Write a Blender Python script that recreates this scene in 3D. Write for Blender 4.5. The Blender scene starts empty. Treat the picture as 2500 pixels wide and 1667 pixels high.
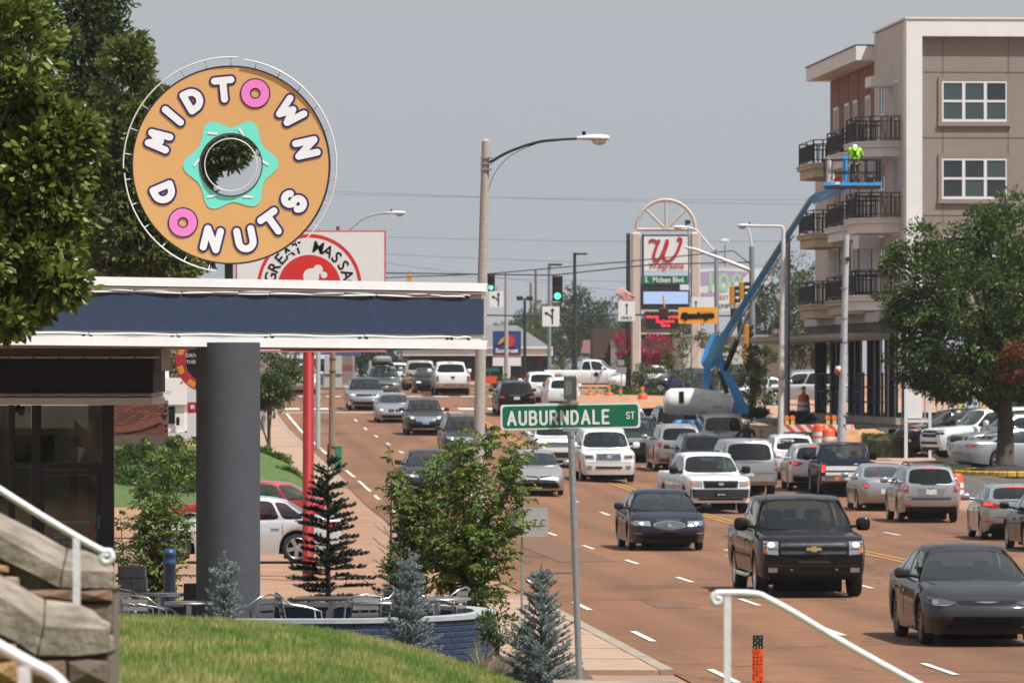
import bpy, bmesh, math, random
import numpy as np
from mathutils import Vector, Matrix
from mathutils.bvhtree import BVHTree
random.seed(7); RNG = np.random.default_rng(7)
sc = bpy.context.scene; COL = sc.collection
PI = math.pi; R = math.radians
# ---------------------------------------------------------------- camera
F = 200.0/36.0*2500.0; CZ = 4.1; HY = 915.0      # focal length in photo pixels, eye height above the road, horizon row
cam = bpy.data.cameras.new('camera'); cam_o = bpy.data.objects.new('camera', cam); COL.objects.link(cam_o)
cam.lens = 200; cam.sensor_width = 36; cam.clip_start = 0.5; cam.clip_end = 12000
cam.shift_y = (HY-833.5)/2500.0
cam_o.location = (0, 0, CZ); cam_o.rotation_euler = (PI/2, 0, 0)
cam.dof.use_dof = True; cam.dof.focus_distance = 63; cam.dof.aperture_fstop = 10.0
sc.camera = cam_o
# ---------------------------------------------------------------- sky, sun, exposure
SUN_EL = 60; SUN_AZ = 128                          # azimuth clockwise from the view direction: right and behind the camera
w = bpy.data.worlds.new('World'); sc.world = w; w.use_nodes = True
nt = w.node_tree; bg = nt.nodes['Background']
sky = nt.nodes.new('ShaderNodeTexSky'); sky.sky_type = 'NISHITA'; sky.sun_disc = False
sky.sun_elevation = R(SUN_EL); sky.sun_rotation = R(SUN_AZ); sky.dust_density = 5.0; sky.air_density = 1.0; sky.ozone_density = 2.0
hs = nt.nodes.new('ShaderNodeHueSaturation'); hs.inputs['Saturation'].default_value = 0.42; hs.inputs['Value'].default_value = 1.0
mx = nt.nodes.new('ShaderNodeMix'); mx.data_type = 'RGBA'; mx.blend_type = 'MIX'; mx.inputs[0].default_value = 0.72
mx.inputs['B'].default_value = (4.75, 4.98, 5.45, 1)  # an even veil of summer haze over the whole sky
nt.links.new(sky.outputs[0], hs.inputs['Color']); nt.links.new(hs.outputs[0], mx.inputs['A']); nt.links.new(mx.outputs['Result'], bg.inputs[0])
bg.inputs[1].default_value = 0.0895
sl = bpy.data.lights.new('sun', 'SUN'); sl.energy = 5.0; sl.angle = R(0.6); sl.color = (1, .982, .95)
so = bpy.data.objects.new('sun', sl); COL.objects.link(so)
sd = Vector((math.sin(R(SUN_AZ))*math.cos(R(SUN_EL)), math.cos(R(SUN_AZ))*math.cos(R(SUN_EL)), math.sin(R(SUN_EL))))
so.rotation_euler = (-sd).to_track_quat('-Z', 'Y').to_euler(); so.location = (0, 0, 60)
sc.view_settings.view_transform = 'Standard'; sc.view_settings.look = 'None'; sc.view_settings.gamma = 1; sc.view_settings.exposure = 0.42
sc.render.engine = 'CYCLES'; sc.cycles.max_bounces = 6; sc.cycles.transparent_max_bounces = 12; sc.cycles.caustics_reflective = False; sc.cycles.caustics_refractive = False
# ---------------------------------------------------------------- places
def P(px, py, d): return Vector(((px-1250)*d/F, d, CZ+(HY-py)*d/F))
HW = ([0,60,80,110,140,165,180,200,220,240,270,290,305,320,340,380,600,3000],
      [4.05,4.05,4.1,4.15,4.25,4.28,4.15,3.8,3.5,3.2,2.7,2.2,1.75,1.35,1.05,.85,.5,.3])
SL = 0.0667; XA = 11.23; TH = math.atan(SL)          # the street runs along (-SL, 1)
def zg(X, d):
    o = X-(XA-SL*d); h = float(np.interp(d, *HW))
    e = float(np.interp(d, [160, 185, 215, 250, 285], [0, .15, .32, .2, 0]))
    return CZ-h-e*min(1, max(0, (o-2)/5.0))
def SX(o, d): return XA-SL*d+o
def S(o, d, dz=0):
    x = SX(o, d); return Vector((x, d, zg(x, d)+dz))
def G(px, py):                                      # where the line of sight meets the street surface
    lo, hi = 45, 900
    for _ in range(50):
        m = (lo+hi)/2; p = P(px, py, m)
        if p.z > zg(p.x, m): lo = m
        else: hi = m
    return P(px, py, lo)
# ---------------------------------------------------------------- materials
MC = {}; KA = .80
def mat(name, col=(.5, .5, .5), rough=.6, metal=0, noise=0, nscale=8, bump=0, bscale=60, emit=0, coat=0, spec=.5, col2=None, trans=0, stretch=None, alpha=None):
    if name in MC: return MC[name]
    if not emit: col = tuple(c*KA for c in col); col2 = col2 and tuple(c*KA for c in col2)
    m = bpy.data.materials.new(name); m.use_nodes = True; t = m.node_tree; b = t.nodes['Principled BSDF']
    b.inputs['Base Color'].default_value = (*col, 1); b.inputs['Roughness'].default_value = rough; b.inputs['Metallic'].default_value = metal
    b.inputs['Specular IOR Level'].default_value = spec
    if coat: b.inputs['Coat Weight'].default_value = coat; b.inputs['Coat Roughness'].default_value = .05
    if emit: b.inputs['Emission Color'].default_value = (*col, 1); b.inputs['Emission Strength'].default_value = emit*.75
    tc = None
    def coords():
        nonlocal tc
        if tc is None:
            tc = t.nodes.new('ShaderNodeTexCoord')
            mp = t.nodes.new('ShaderNodeMapping')
            if stretch: mp.inputs['Scale'].default_value = stretch
            t.links.new(tc.outputs['Object'], mp.inputs[0]); tc = mp
        return tc.outputs[0]
    if noise or col2:
        n = t.nodes.new('ShaderNodeTexNoise'); n.inputs['Scale'].default_value = nscale; n.inputs['Detail'].default_value = 5; n.inputs['Roughness'].default_value = .65
        t.links.new(coords(), n.inputs['Vector'])
        r = t.nodes.new('ShaderNodeValToRGB'); r.color_ramp.elements[0].position = .32; r.color_ramp.elements[1].position = .68
        c2 = col2 or tuple(min(1, c*(1+noise)) for c in col); c1 = col if col2 else tuple(c*(1-noise) for c in col)
        r.color_ramp.elements[0].color = (*c1, 1); r.color_ramp.elements[1].color = (*c2, 1)
        t.links.new(n.outputs[0], r.inputs[0]); t.links.new(r.outputs[0], b.inputs['Base Color'])
    if bump:
        n2 = t.nodes.new('ShaderNodeTexNoise'); n2.inputs['Scale'].default_value = bscale; n2.inputs['Detail'].default_value = 4
        t.links.new(coords(), n2.inputs['Vector'])
        bp = t.nodes.new('ShaderNodeBump'); bp.inputs['Strength'].default_value = bump; bp.inputs['Distance'].default_value = .02
        t.links.new(n2.outputs[0], bp.inputs['Height']); t.links.new(bp.outputs[0], b.inputs['Normal'])
    if trans:
        out = t.nodes['Material Output']; tr = t.nodes.new('ShaderNodeBsdfTranslucent'); tr.inputs[0].default_value = (*[min(1, c*1.5) for c in col], 1)
        ms = t.nodes.new('ShaderNodeMixShader'); ms.inputs[0].default_value = trans
        t.links.new(b.outputs[0], ms.inputs[1]); t.links.new(tr.outputs[0], ms.inputs[2]); t.links.new(ms.outputs[0], out.inputs[0])
    MC[name] = m; return m
def leafmat(name, c1, c2, trans=.3, rough=.45):
    if name in MC: return MC[name]
    c1 = tuple(c*.86 for c in c1); c2 = tuple(c*.86 for c in c2); m = mat(name, c1, rough, trans=trans, spec=.3); t = m.node_tree; b = t.nodes['Principled BSDF']
    g = t.nodes.new('ShaderNodeNewGeometry'); r = t.nodes.new('ShaderNodeValToRGB')
    r.color_ramp.elements[0].color = (*c1, 1); r.color_ramp.elements[1].color = (*c2, 1)
    t.links.new(g.outputs['Random Per Island'], r.inputs[0]); t.links.new(r.outputs[0], b.inputs['Base Color'])
    for n in t.nodes:
        if n.bl_idname == 'ShaderNodeBsdfTranslucent': t.links.new(r.outputs[0], n.inputs[0])
    return m
def glassmat(name, tint, refl=.16):
    if name in MC: return MC[name]
    m = bpy.data.materials.new(name); m.use_nodes = True; t = m.node_tree; t.nodes.clear()
    o = t.nodes.new('ShaderNodeOutputMaterial'); tr = t.nodes.new('ShaderNodeBsdfTransparent'); gl = t.nodes.new('ShaderNodeBsdfGlossy')
    tr.inputs[0].default_value = (*tint, 1); gl.inputs['Roughness'].default_value = .03; gl.inputs[0].default_value = (.9, .95, .95, 1)
    fc = t.nodes.new('ShaderNodeLayerWeight'); lw = t.nodes.new('ShaderNodeMath'); lw.operation = 'POWER'; lw.inputs[1].default_value = 4.0; t.links.new(fc.outputs['Facing'], lw.inputs[0])
    ad = t.nodes.new('ShaderNodeMath'); ad.operation = 'ADD'; ad.inputs[1].default_value = refl; ad.use_clamp = True
    mi = t.nodes.new('ShaderNodeMixShader')
    t.links.new(lw.outputs[0], ad.inputs[0]); t.links.new(ad.outputs[0], mi.inputs[0]); t.links.new(tr.outputs[0], mi.inputs[1]); t.links.new(gl.outputs[0], mi.inputs[2]); t.links.new(mi.outputs[0], o.inputs[0])
    MC[name] = m; return m
# ---------------------------------------------------------------- object helpers
def tag(o, label=None, cat=None, group=None, kind=None):
    if label: o['label'] = label
    if cat: o['category'] = cat
    if group: o['group'] = group
    if kind: o['kind'] = kind
    return o
def empty(name, loc=(0, 0, 0), label=None, cat=None, group=None, rz=0, parent=None):
    o = bpy.data.objects.new(name, None); COL.objects.link(o); o.location = loc; o.rotation_euler = (0, 0, rz); o.empty_display_size = .2
    if parent: o.parent = parent
    return tag(o, label, cat, group)
def wloc(o):
    v = Vector((0, 0, 0))
    while o: v += o.location; o = o.parent
    return v
def mesh_obj(name, me, m, parent=None):
    o = bpy.data.objects.new(name, me); COL.objects.link(o)
    if m and not me.materials: me.materials.append(m)
    if parent: o.parent = parent
    return o
def link_copy(src, parent=None, loc=None, rot=None, scale=None):
    o = src.copy(); COL.objects.link(o)
    if parent: o.parent = parent
    if loc is not None: o.location = loc
    if rot is not None: o.rotation_euler = rot
    if scale is not None: o.scale = scale
    return o
def copy_tree(o, parent=None):
    c = o.copy(); COL.objects.link(c); c.parent = parent
    for ch in list(o.children): copy_tree(ch, c)
    return c
class MB:
    def __init__(s): s.v = []; s.f = []; s.sm = []
    def add(s, vs, fs, smooth=False):
        n = len(s.v); s.v += [tuple(v) for v in vs]; s.f += [tuple(i+n for i in f) for f in fs]; s.sm += [smooth]*len(fs); return s
    def box(s, c, size, rz=0, m=None):
        x, y, z = [q/2 for q in size]
        vs = [Vector((a*x, b*y, d*z)) for a in (-1, 1) for b in (-1, 1) for d in (-1, 1)]
        if rz: rm = Matrix.Rotation(rz, 3, 'Z'); vs = [rm@v for v in vs]
        if m: vs = [m@v for v in vs]
        c = Vector(c)
        return s.add([v+c for v in vs], [(0, 1, 3, 2), (4, 6, 7, 5), (0, 4, 5, 1), (2, 3, 7, 6), (0, 2, 6, 4), (1, 5, 7, 3)])
    def bbox(s, c, size, b=.02, rz=0, m=None):          # a box with chamfered edges
        x, y, z = [q/2 for q in size]; b = min(b, x*.9, y*.9, z*.9)
        rings = []
        for zz, ins in ((-z, b), (-z+b, 0), (z-b, 0), (z, b)):
            X, Y = x-ins, y-ins; k = b
            rings.append([Vector(q) for q in ((X, -Y+k, zz), (X, Y-k, zz), (X-k, Y, zz), (-X+k, Y, zz), (-X, Y-k, zz), (-X, -Y+k, zz), (-X+k, -Y, zz), (X-k, -Y, zz))])
        vs = [v for r in rings for v in r]
        if rz: rm = Matrix.Rotation(rz, 3, 'Z'); vs = [rm@v for v in vs]
        if m: vs = [m@v for v in vs]
        c = Vector(c); fs = [tuple(range(7, -1, -1)), tuple(range(24, 32))]
        for i in range(3):
            for j in range(8): fs.append((i*8+j, i*8+(j+1) % 8, i*8+8+(j+1) % 8, i*8+8+j))
        return s.add([v+c for v in vs], fs)
    def cyl(s, p0, p1, r0, r1=None, n=10, caps=True, smooth=True):
        p0 = Vector(p0); p1 = Vector(p1); r1 = r0 if r1 is None else r1
        q = (p1-p0).to_track_quat('Z', 'X'); vs = []
        for p, r in ((p0, r0), (p1, r1)):
            for i in range(n): a = 2*PI*i/n; vs.append(p+q@Vector((r*math.cos(a), r*math.sin(a), 0)))
        fs = [(i, (i+1) % n, n+(i+1) % n, n+i) for i in range(n)]
        s.add(vs, fs, smooth)
        if caps: s.add(vs, [tuple(range(n-1, -1, -1)), tuple(range(n, 2*n))])
        return s
    def tube(s, pts, r, n=8, caps=True):
        pts = [Vector(p) for p in pts]; rs = r if isinstance(r, (list, tuple)) else [r]*len(pts); rings = []
        up = None
        for i, p in enumerate(pts):
            t = (pts[min(i+1, len(pts)-1)]-pts[max(i-1, 0)]).normalized()
            if up is None: up = t.orthogonal().normalized()
            a = (up-t*up.dot(t))
            a = a.normalized() if a.length > 1e-5 else t.orthogonal().normalized()
            up = a; b = t.cross(a)
            rings += [p+(a*math.cos(2*PI*k/n)+b*math.sin(2*PI*k/n))*rs[i] for k in range(n)]
        fs = [(i*n+k, i*n+(k+1) % n, i*n+n+(k+1) % n, i*n+n+k) for i in range(len(pts)-1) for k in range(n)]
        s.add(rings, fs, True)
        if caps: s.add(rings, [tuple(range(n-1, -1, -1)), tuple(range((len(pts)-1)*n, len(pts)*n))])
        return s
    def lathe(s, prof, n=20, c=(0, 0, 0), m=None, smooth=True):
        c = Vector(c); vs = []
        for r, z in prof:
            for k in range(n):
                v = Vector((r*math.cos(2*PI*k/n), r*math.sin(2*PI*k/n), z)); vs.append((m@v if m else v)+c)
        return s.add(vs, [(i*n+k, i*n+(k+1) % n, i*n+n+(k+1) % n, i*n+n+k) for i in range(len(prof)-1) for k in range(n)], smooth)
    def prism(s, poly, z0, z1, m=None, c=(0, 0, 0)):     # polygon in x,y extruded in z
        n = len(poly); c = Vector(c)
        vs = [Vector((x, y, z)) for z in (z0, z1) for x, y in poly]
        vs = [(m@v if m else v)+c for v in vs]
        return s.add(vs, [tuple(range(n-1, -1, -1)), tuple(range(n, 2*n))]+[(i, (i+1) % n, n+(i+1) % n, n+i) for i in range(n)])
    def loft(s, rings, closed=True, caps=True, smooth=True):
        n = len(rings[0]); vs = [v for r in rings for v in r]
        rng = range(n) if closed else range(n-1)
        s.add(vs, [(i*n+k, i*n+(k+1) % n, i*n+n+(k+1) % n, i*n+n+k) for i in range(len(rings)-1) for k in rng], smooth)
        if caps: s.add(vs, [tuple(range(n-1, -1, -1)), tuple(range((len(rings)-1)*n, len(rings)*n))])
        return s
    def ball(s, c, r, n=12, sq=(1, 1, 1)):
        c = Vector(c); vs = []; h = n//2
        for i in range(h+1):
            t = PI*i/h
            for k in range(n): a = 2*PI*k/n; vs.append(c+Vector((r*sq[0]*math.sin(t)*math.cos(a), r*sq[1]*math.sin(t)*math.sin(a), r*sq[2]*math.cos(t))))
        return s.add(vs, [(i*n+k, i*n+n+k, i*n+n+(k+1) % n, i*n+(k+1) % n) for i in range(h) for k in range(n)], True)
    def sball(s, c, size, n=14, e=.6):
        c = Vector(c); vs = []; h = n//2; pw = lambda v: math.copysign(abs(v)**e, v)
        for i in range(h+1):
            t = PI*i/h
            for k in range(n): a = 2*PI*k/n; vs.append(c+Vector((size[0]/2*pw(math.sin(t))*pw(math.cos(a)), size[1]/2*pw(math.sin(t))*pw(math.sin(a)), size[2]/2*pw(math.cos(t)))))
        return s.add(vs, [(i*n+k, i*n+n+k, i*n+n+(k+1) % n, i*n+(k+1) % n) for i in range(h) for k in range(n)], True)
    def quad(s, a, b, c, d): return s.add([a, b, c, d], [(0, 1, 2, 3)])
    def mesh(s, name, off=None):
        me = bpy.data.meshes.new(name)
        v = s.v if off is None else [(a-off[0], b-off[1], c-off[2]) for a, b, c in s.v]
        me.from_pydata(v, [], s.f); me.update()
        if any(s.sm): me.polygons.foreach_set('use_smooth', s.sm)
        return me
    def build(s, name, m, parent=None, local=False, base=None):
        off = None
        if not local: off = wloc(parent) if parent else (Vector(base) if base is not None else None)
        o = mesh_obj(name, s.mesh(name, off), m, parent)
        if base is not None and not parent: o.location = base
        return o
def np_mesh(name, V, Fq, m, parent=None, smooth=False, off=None):   # numpy verts and equal-sized faces, fast
    me = bpy.data.meshes.new(name); V = np.asarray(V, dtype=np.float32).reshape(-1, 3); Fq = np.asarray(Fq, dtype=np.int32)
    if off is not None: V = V-np.array(off, dtype=np.float32)
    k = Fq.shape[1]; nf = len(Fq)
    me.vertices.add(len(V)); me.vertices.foreach_set('co', V.ravel()); me.loops.add(nf*k); me.loops.foreach_set('vertex_index', Fq.ravel())
    me.polygons.add(nf); me.polygons.foreach_set('loop_start', np.arange(nf, dtype=np.int32)*k); me.polygons.foreach_set('loop_total', np.full(nf, k, dtype=np.int32))
    if smooth: me.polygons.foreach_set('use_smooth', np.ones(nf, dtype=bool))
    me.update(calc_edges=True); me.validate()
    return mesh_obj(name, me, m, parent)
def text_mesh(txt, size, sx=1.0, bold=0.0, align='CENTER', spacing=1.0):
    cu = bpy.data.curves.new('t', 'FONT'); cu.body = txt; cu.size = size; cu.align_x = align; cu.align_y = 'CENTER'; cu.offset = bold; cu.space_character = spacing; cu.resolution_u = 3
    o = bpy.data.objects.new('t', cu); me = bpy.data.meshes.new_from_object(o); bpy.data.objects.remove(o); bpy.data.curves.remove(cu)
    if sx != 1: me.transform(Matrix.Diagonal((sx, 1, 1, 1)))
    return me
def facing(rz=0):                                    # x right, y up on a sheet facing the camera, z towards it, turned by rz
    return Matrix.Rotation(rz, 4, 'Z')@Matrix.Rotation(PI/2, 4, 'X')
def lettering(name, txt, size, m, parent, centre, rz=0, sx=1.0, bold=0, align='CENTER', spacing=1.0, roll=0, local=False):
    me = text_mesh(txt, size, sx, bold, align, spacing)
    me.transform(facing(rz)@Matrix.Rotation(roll, 4, 'Z'))
    o = mesh_obj(name, me, m, parent); o.location = Vector(centre)-(Vector((0, 0, 0)) if local or not parent else wloc(parent)); return o
def sdf_mesh(lines, r, step):                        # flat filled mesh of all points within r of the strokes (rounded lettering, arrows, logos)
    pts = np.array([p for l in lines for p in l], dtype=float); lo = pts.min(0)-r-step*2; hi = pts.max(0)+r+step*2
    nx, ny = [int(math.ceil((hi[i]-lo[i])/step))+1 for i in (0, 1)]
    gx, gy = np.meshgrid(lo[0]+np.arange(nx)*step, lo[1]+np.arange(ny)*step, indexing='ij'); D = np.full(gx.shape, 1e9)
    for l in lines:
        for (ax, ay), (bx, by) in zip(l[:-1], l[1:]):
            dx, dy = bx-ax, by-ay; t = np.clip(((gx-ax)*dx+(gy-ay)*dy)/max(dx*dx+dy*dy, 1e-12), 0, 1)
            D = np.minimum(D, np.hypot(gx-ax-t*dx, gy-ay-t*dy))
    D -= r; vs = []; fs = []; idx = {}
    def vert(x, y):
        k = (round(x, 6), round(y, 6))
        if k not in idx: idx[k] = len(vs); vs.append((x, y, 0))
        return idx[k]
    for i in range(nx-1):
        for j in range(ny-1):
            c = [(i, j), (i+1, j), (i+1, j+1), (i, j+1)]; q = [D[a] for a in c]
            if min(q) > 0: continue
            poly = []
            for k in range(4):
                a, b = c[k], c[(k+1) % 4]; da, db = q[k], q[(k+1) % 4]
                if da <= 0: poly.append(vert(gx[a], gy[a]))
                if (da <= 0) != (db <= 0):
                    t = da/(da-db); poly.append(vert(gx[a]+(gx[b]-gx[a])*t, gy[a]+(gy[b]-gy[a])*t))
            p2 = [p for n, p in enumerate(poly) if p != poly[n-1]]
            if len(p2) >= 3: fs.append(tuple(p2))
    me = bpy.data.meshes.new('mark'); me.from_pydata(vs, [], fs); me.update(); return me
def mark(name, lines, r, step, m, parent, centre, rz=0, roll=0, local=False):
    me = sdf_mesh(lines, r, step); me.transform(facing(rz)@Matrix.Rotation(roll, 4, 'Z'))
    o = mesh_obj(name, me, m, parent); o.location = Vector(centre)-(Vector((0, 0, 0)) if local or not parent else wloc(parent)); return o
def arc(cx, cy, r, a0, a1, n=10, ry=None):
    ry = r if ry is None else ry
    return [(cx+r*math.cos(R(a0+(a1-a0)*i/n)), cy+ry*math.sin(R(a0+(a1-a0)*i/n))) for i in range(n+1)]
def flat(name, poly, m, parent, centre, rz=0, local=False, roll=0, th=0):   # flat polygon (x right, y up) on a sheet facing the camera
    b = MB()
    if th: b.prism(poly, -th, 0)
    else: b.add([(x, y, 0) for x, y in poly], [tuple(range(len(poly)))])
    me = b.mesh(name); me.transform(facing(rz)@Matrix.Rotation(roll, 4, 'Z'))
    o = mesh_obj(name, me, m, parent); o.location = Vector(centre)-(Vector((0, 0, 0)) if local or not parent else wloc(parent)); return o
def rrect(w, h, r, n=4):
    out = []
    for cx, cy, a in ((w/2-r, h/2-r, 0), (-w/2+r, h/2-r, 90), (-w/2+r, -h/2+r, 180), (w/2-r, -h/2+r, 270)): out += arc(cx, cy, r, a, a+90, n)
    return out
# ---------------------------------------------------------------- ground and road
M_road = mat('asphalt', (.222, .098, .044), .92, noise=.14, nscale=1.3, bump=.5, bscale=70)
def asphalt_detail(m):
    t = m.node_tree; b = t.nodes['Principled BSDF']; src = b.inputs['Base Color'].links[0].from_socket
    tc = t.nodes.new('ShaderNodeTexCoord')
    def mul(sock, scale, lo, hi, p0, p1, vor=False, st=None):
        mp = t.nodes.new('ShaderNodeMapping'); mp.inputs['Scale'].default_value = st or (1, 1, 1); t.links.new(tc.outputs['Object'], mp.inputs[0])
        if vor:
            n = t.nodes.new('ShaderNodeTexVoronoi'); n.feature = 'DISTANCE_TO_EDGE'; n.inputs['Scale'].default_value = scale
            w_ = t.nodes.new('ShaderNodeTexNoise'); w_.inputs['Scale'].default_value = .6; w_.inputs['Detail'].default_value = 6; t.links.new(mp.outputs[0], w_.inputs['Vector'])
            ad = t.nodes.new('ShaderNodeVectorMath'); ad.operation = 'MULTIPLY_ADD'; ad.inputs[1].default_value = (3, 3, 3); t.links.new(w_.outputs['Color'], ad.inputs[0]); t.links.new(mp.outputs[0], ad.inputs[2])
            t.links.new(ad.outputs[0], n.inputs['Vector'])
        else:
            n = t.nodes.new('ShaderNodeTexNoise'); n.inputs['Scale'].default_value = scale; n.inputs['Detail'].default_value = 4; t.links.new(mp.outputs[0], n.inputs['Vector'])
        r = t.nodes.new('ShaderNodeValToRGB'); r.color_ramp.elements[0].position = p0; r.color_ramp.elements[1].position = p1
        r.color_ramp.elements[0].color = (lo, lo, lo, 1); r.color_ramp.elements[1].color = (hi, hi, hi, 1); t.links.new(n.outputs[0], r.inputs[0])
        k = t.nodes.new('ShaderNodeMix'); k.data_type = 'RGBA'; k.blend_type = 'MULTIPLY'; k.inputs[0].default_value = 1
        t.links.new(sock, k.inputs['A']); t.links.new(r.outputs[0], k.inputs['B']); return k.outputs['Result']
    s = mul(src, 30, .72, 1.22, .3, .7)                                # grains of the aggregate
    s = mul(s, .35, .8, 1.12, .35, .65, st=(1, .12, 1))                # long worn and oily tracks
    s = mul(s, .13, .55, 1.0, 0.0, .012, vor=True, st=(1, .45, 1))     # sealed cracks
    # wheel tracks and oil strips that follow the lanes
    sx = t.nodes.new('ShaderNodeSeparateXYZ'); t.links.new(tc.outputs['Object'], sx.inputs[0])
    def mth(op, a, b_=None):
        q = t.nodes.new('ShaderNodeMath'); q.operation = op
        for i, v in enumerate((a, b_)):
            if v is None: continue
            if isinstance(v, (int, float)): q.inputs[i].default_value = v
            else: t.links.new(v, q.inputs[i])
        return q.outputs[0]
    o_ = mth('ADD', sx.outputs[0], mth('MULTIPLY', sx.outputs[1], SL)); c_ = mth('COSINE', mth('MULTIPLY', mth('SUBTRACT', o_, XA), 2*PI/3.12)); r = t.nodes.new('ShaderNodeValToRGB')
    r.color_ramp.elements[0].position = 0; r.color_ramp.elements[0].color = (.80, .80, .80, 1); r.color_ramp.elements[1].position = 1; r.color_ramp.elements[1].color = (.98, .97, .95, 1); e = r.color_ramp.elements.new(.30); e.color = (1.04, 1.03, 1.02, 1); e = r.color_ramp.elements.new(.12); e.color = (.90, .90, .90, 1)
    t.links.new(mth('ADD', mth('MULTIPLY', c_, .5), .5), r.inputs[0]); k = t.nodes.new('ShaderNodeMix'); k.data_type = 'RGBA'; k.blend_type = 'MULTIPLY'; k.inputs[0].default_value = 1; t.links.new(s, k.inputs['A']); t.links.new(r.outputs[0], k.inputs['B']); s = k.outputs['Result']
    s = mul(s, .22, .66, 1.0, .30, .44, st=(1, .5, 1))                 # dark stains here and there
    t.links.new(s, b.inputs['Base Color'])
asphalt_detail(M_road)
M_lot = mat('worn_concrete', (.33, .185, .112), .95, noise=.16, nscale=.5, bump=.4, bscale=40)
M_walk = mat('pavement_concrete', (.40, .265, .185), .95, noise=.14, nscale=1.6, bump=.4, bscale=50)
M_kerb = mat('kerb_concrete', (.33, .26, .20), .95, noise=.2, nscale=2)
M_white = mat('road_paint_white', (.66, .63, .58), .85, noise=.12, nscale=14)
M_yel = mat('road_paint_yellow', (.50, .25, .05), .85, noise=.15, nscale=9)
DST = [-400, -200, -100, 0, 40, 50, 60, 70, 80, 90, 100, 110, 120, 130, 140, 150, 160, 165, 170, 175, 180, 185, 190, 195, 200, 205, 210, 215, 220, 225, 230, 235, 240, 245, 250, 260, 270, 280, 285, 290, 295, 300, 305, 310, 315, 320, 330, 340, 360, 380, 420, 500, 600]
def strip(name, offs, d0, d1, dz, m, parent=None, skirt=0, ds=None):
    ds = ds or sorted({d0, d1} | {d for d in DST if d0 < d < d1}); rows = []
    b = MB(); vs = [S(o, d, dz) for d in ds for o in offs]; n = len(offs)
    fs = [(i*n+j, i*n+j+1, i*n+n+j+1, i*n+n+j) for i in range(len(ds)-1) for j in range(n-1)]
    b.add(vs, fs)
    if skirt:
        lp = [i*n for i in range(len(ds))]+[(len(ds)-1)*n+j for j in range(1, n)]+[i*n+n-1 for i in range(len(ds)-2, -1, -1)]+[j for j in range(n-2, 0, -1)]
        k = len(lp); lo = [Vector(vs[i])-Vector((0, 0, skirt)) for i in lp]; up = [vs[i] for i in lp]
        b.add(up+lo, [(i, (i+1) % k, k+(i+1) % k, k+i) for i in range(k)])
    return b.build(name, m, parent)
g = MB(); gd = DST+[800, 1200, 2000]; go = [-1400, -800, -200, -80, -40, -20, -10, -4, -3.8, -2, 0, 2, 3, 4, 5, 6, 7, 9, 12, 15, 20, 40, 80, 200, 800, 1400]; n = len(go)
vs = [Vector((SX(o, min(d, 600)), d, zg(SX(o, d), d)-.02)) for d in gd for o in go]
g.add(vs, [(i*n+j, i*n+j+1, i*n+n+j+1, i*n+n+j) for i in range(len(gd)-1) for j in range(n-1)])
tag(g.build('ground', M_lot), 'wide tan concrete ground under the whole street scene', kind='structure')
RO = [-3.8, -2, 0, 2, 3, 4, 5, 6, 7, 9, 12, 15.0]
tag(strip('road', RO, -400, 600, 0, M_road), 'wide reddish brown asphalt avenue', kind='structure')
tag(strip('cross_street', [-120, -60, -30, -3.81], 303, 322, -.01, M_road), 'reddish cross street west of the crossing', kind='structure')
tag(strip('cross_street', [15.01, 30, 60, 120], 303, 322, -.01, M_road), 'reddish cross street east of the crossing', kind='structure')
mk = empty('road_marking', S(0, 100)); tag(mk, 'white and yellow painted lane lines on the avenue', kind='structure')
def dash(o, d0, d1, w_=.11, m=M_white):
    strip('lane_dash' if m is M_white else 'centre_line', [o-w_/2, o+w_/2], d0, d1, .012, m, mk, ds=list(np.linspace(d0, d1, max(2, int((d1-d0)/2)+1))))
for d in np.arange(77.6, 292, 12.19): dash(0, d, d+3.2)
for d in np.arange(74+12.19, 292, 12.19): dash(3.15, d, d+3.2); dash(9.15, d+4, d+7.2)
for d in np.arange(75.5, 186, 12.19): dash(-3.2, d, d+3.6)
for d in np.arange(340, 420, 12.19): dash(0, d, d+3.2); dash(9.15, d, d+3.2)
dash(-3.2, 192, 202); dash(-3.2, 206, 214); dash(-3.2, 219, 296, .13)
for o in (6.08, 6.38): dash(o, 60, 296, .11, M_yel); dash(o, 330, 420, .11, M_yel)
for o in np.arange(-3.2, 14, 1.55):                                     # zebra bars of the crossing
    for da, db in ((301.5, 304.0), (326, 328)): strip('crossing_bar', [o, o+.85], da, db, .013, M_white, mk, ds=[da, db])
strip('stop_line', [-3.4, 6.0], 297.2, 297.8, .012, M_white, mk, ds=[297.2, 297.8])
# pavements with kerbs; the near ones slab by slab
def pavement(name, o0, o1, d0, d1, label, slab=1.6, h=.12, cols=1):
    root = empty(name, S((o0+o1)/2, d0)); tag(root, label, kind='structure')
    d = d0
    while d < d1-.1:
        e = min(d+slab, d1)
        for c in range(cols):
            a = o0+(o1-o0)*c/cols; b_ = o0+(o1-o0)*(c+1)/cols
            strip('slab', [a+.008, b_-.008], d+.008, e-.008, h+random.uniform(-.006, .006), M_walk, root, skirt=.13, ds=[d+.008, e-.008])
        d = e
    return root
def kerb(o0, o1, d0, d1, root, h=.125):
    d = d0
    while d < d1-.1:
        e = min(d+3, d1); strip('kerb_stone', [o0, o1], d+.006, e-.006, h, M_kerb, root, skirt=.14, ds=[d+.006, e-.006]); d = e
k = pavement('pavement', -5.9, -4.0, 78, 104, 'pale pink pavement at the street corner below the street sign', cols=1, h=.055); kerb(-4.0, -3.8, 78, 104, k, .06)
k = pavement('pavement', -7.2, -4.0, 196, 296, 'tan pavement with kerb running past the massage sign pole', slab=2.4); kerb(-4.0, -3.8, 196, 296, k)
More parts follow.
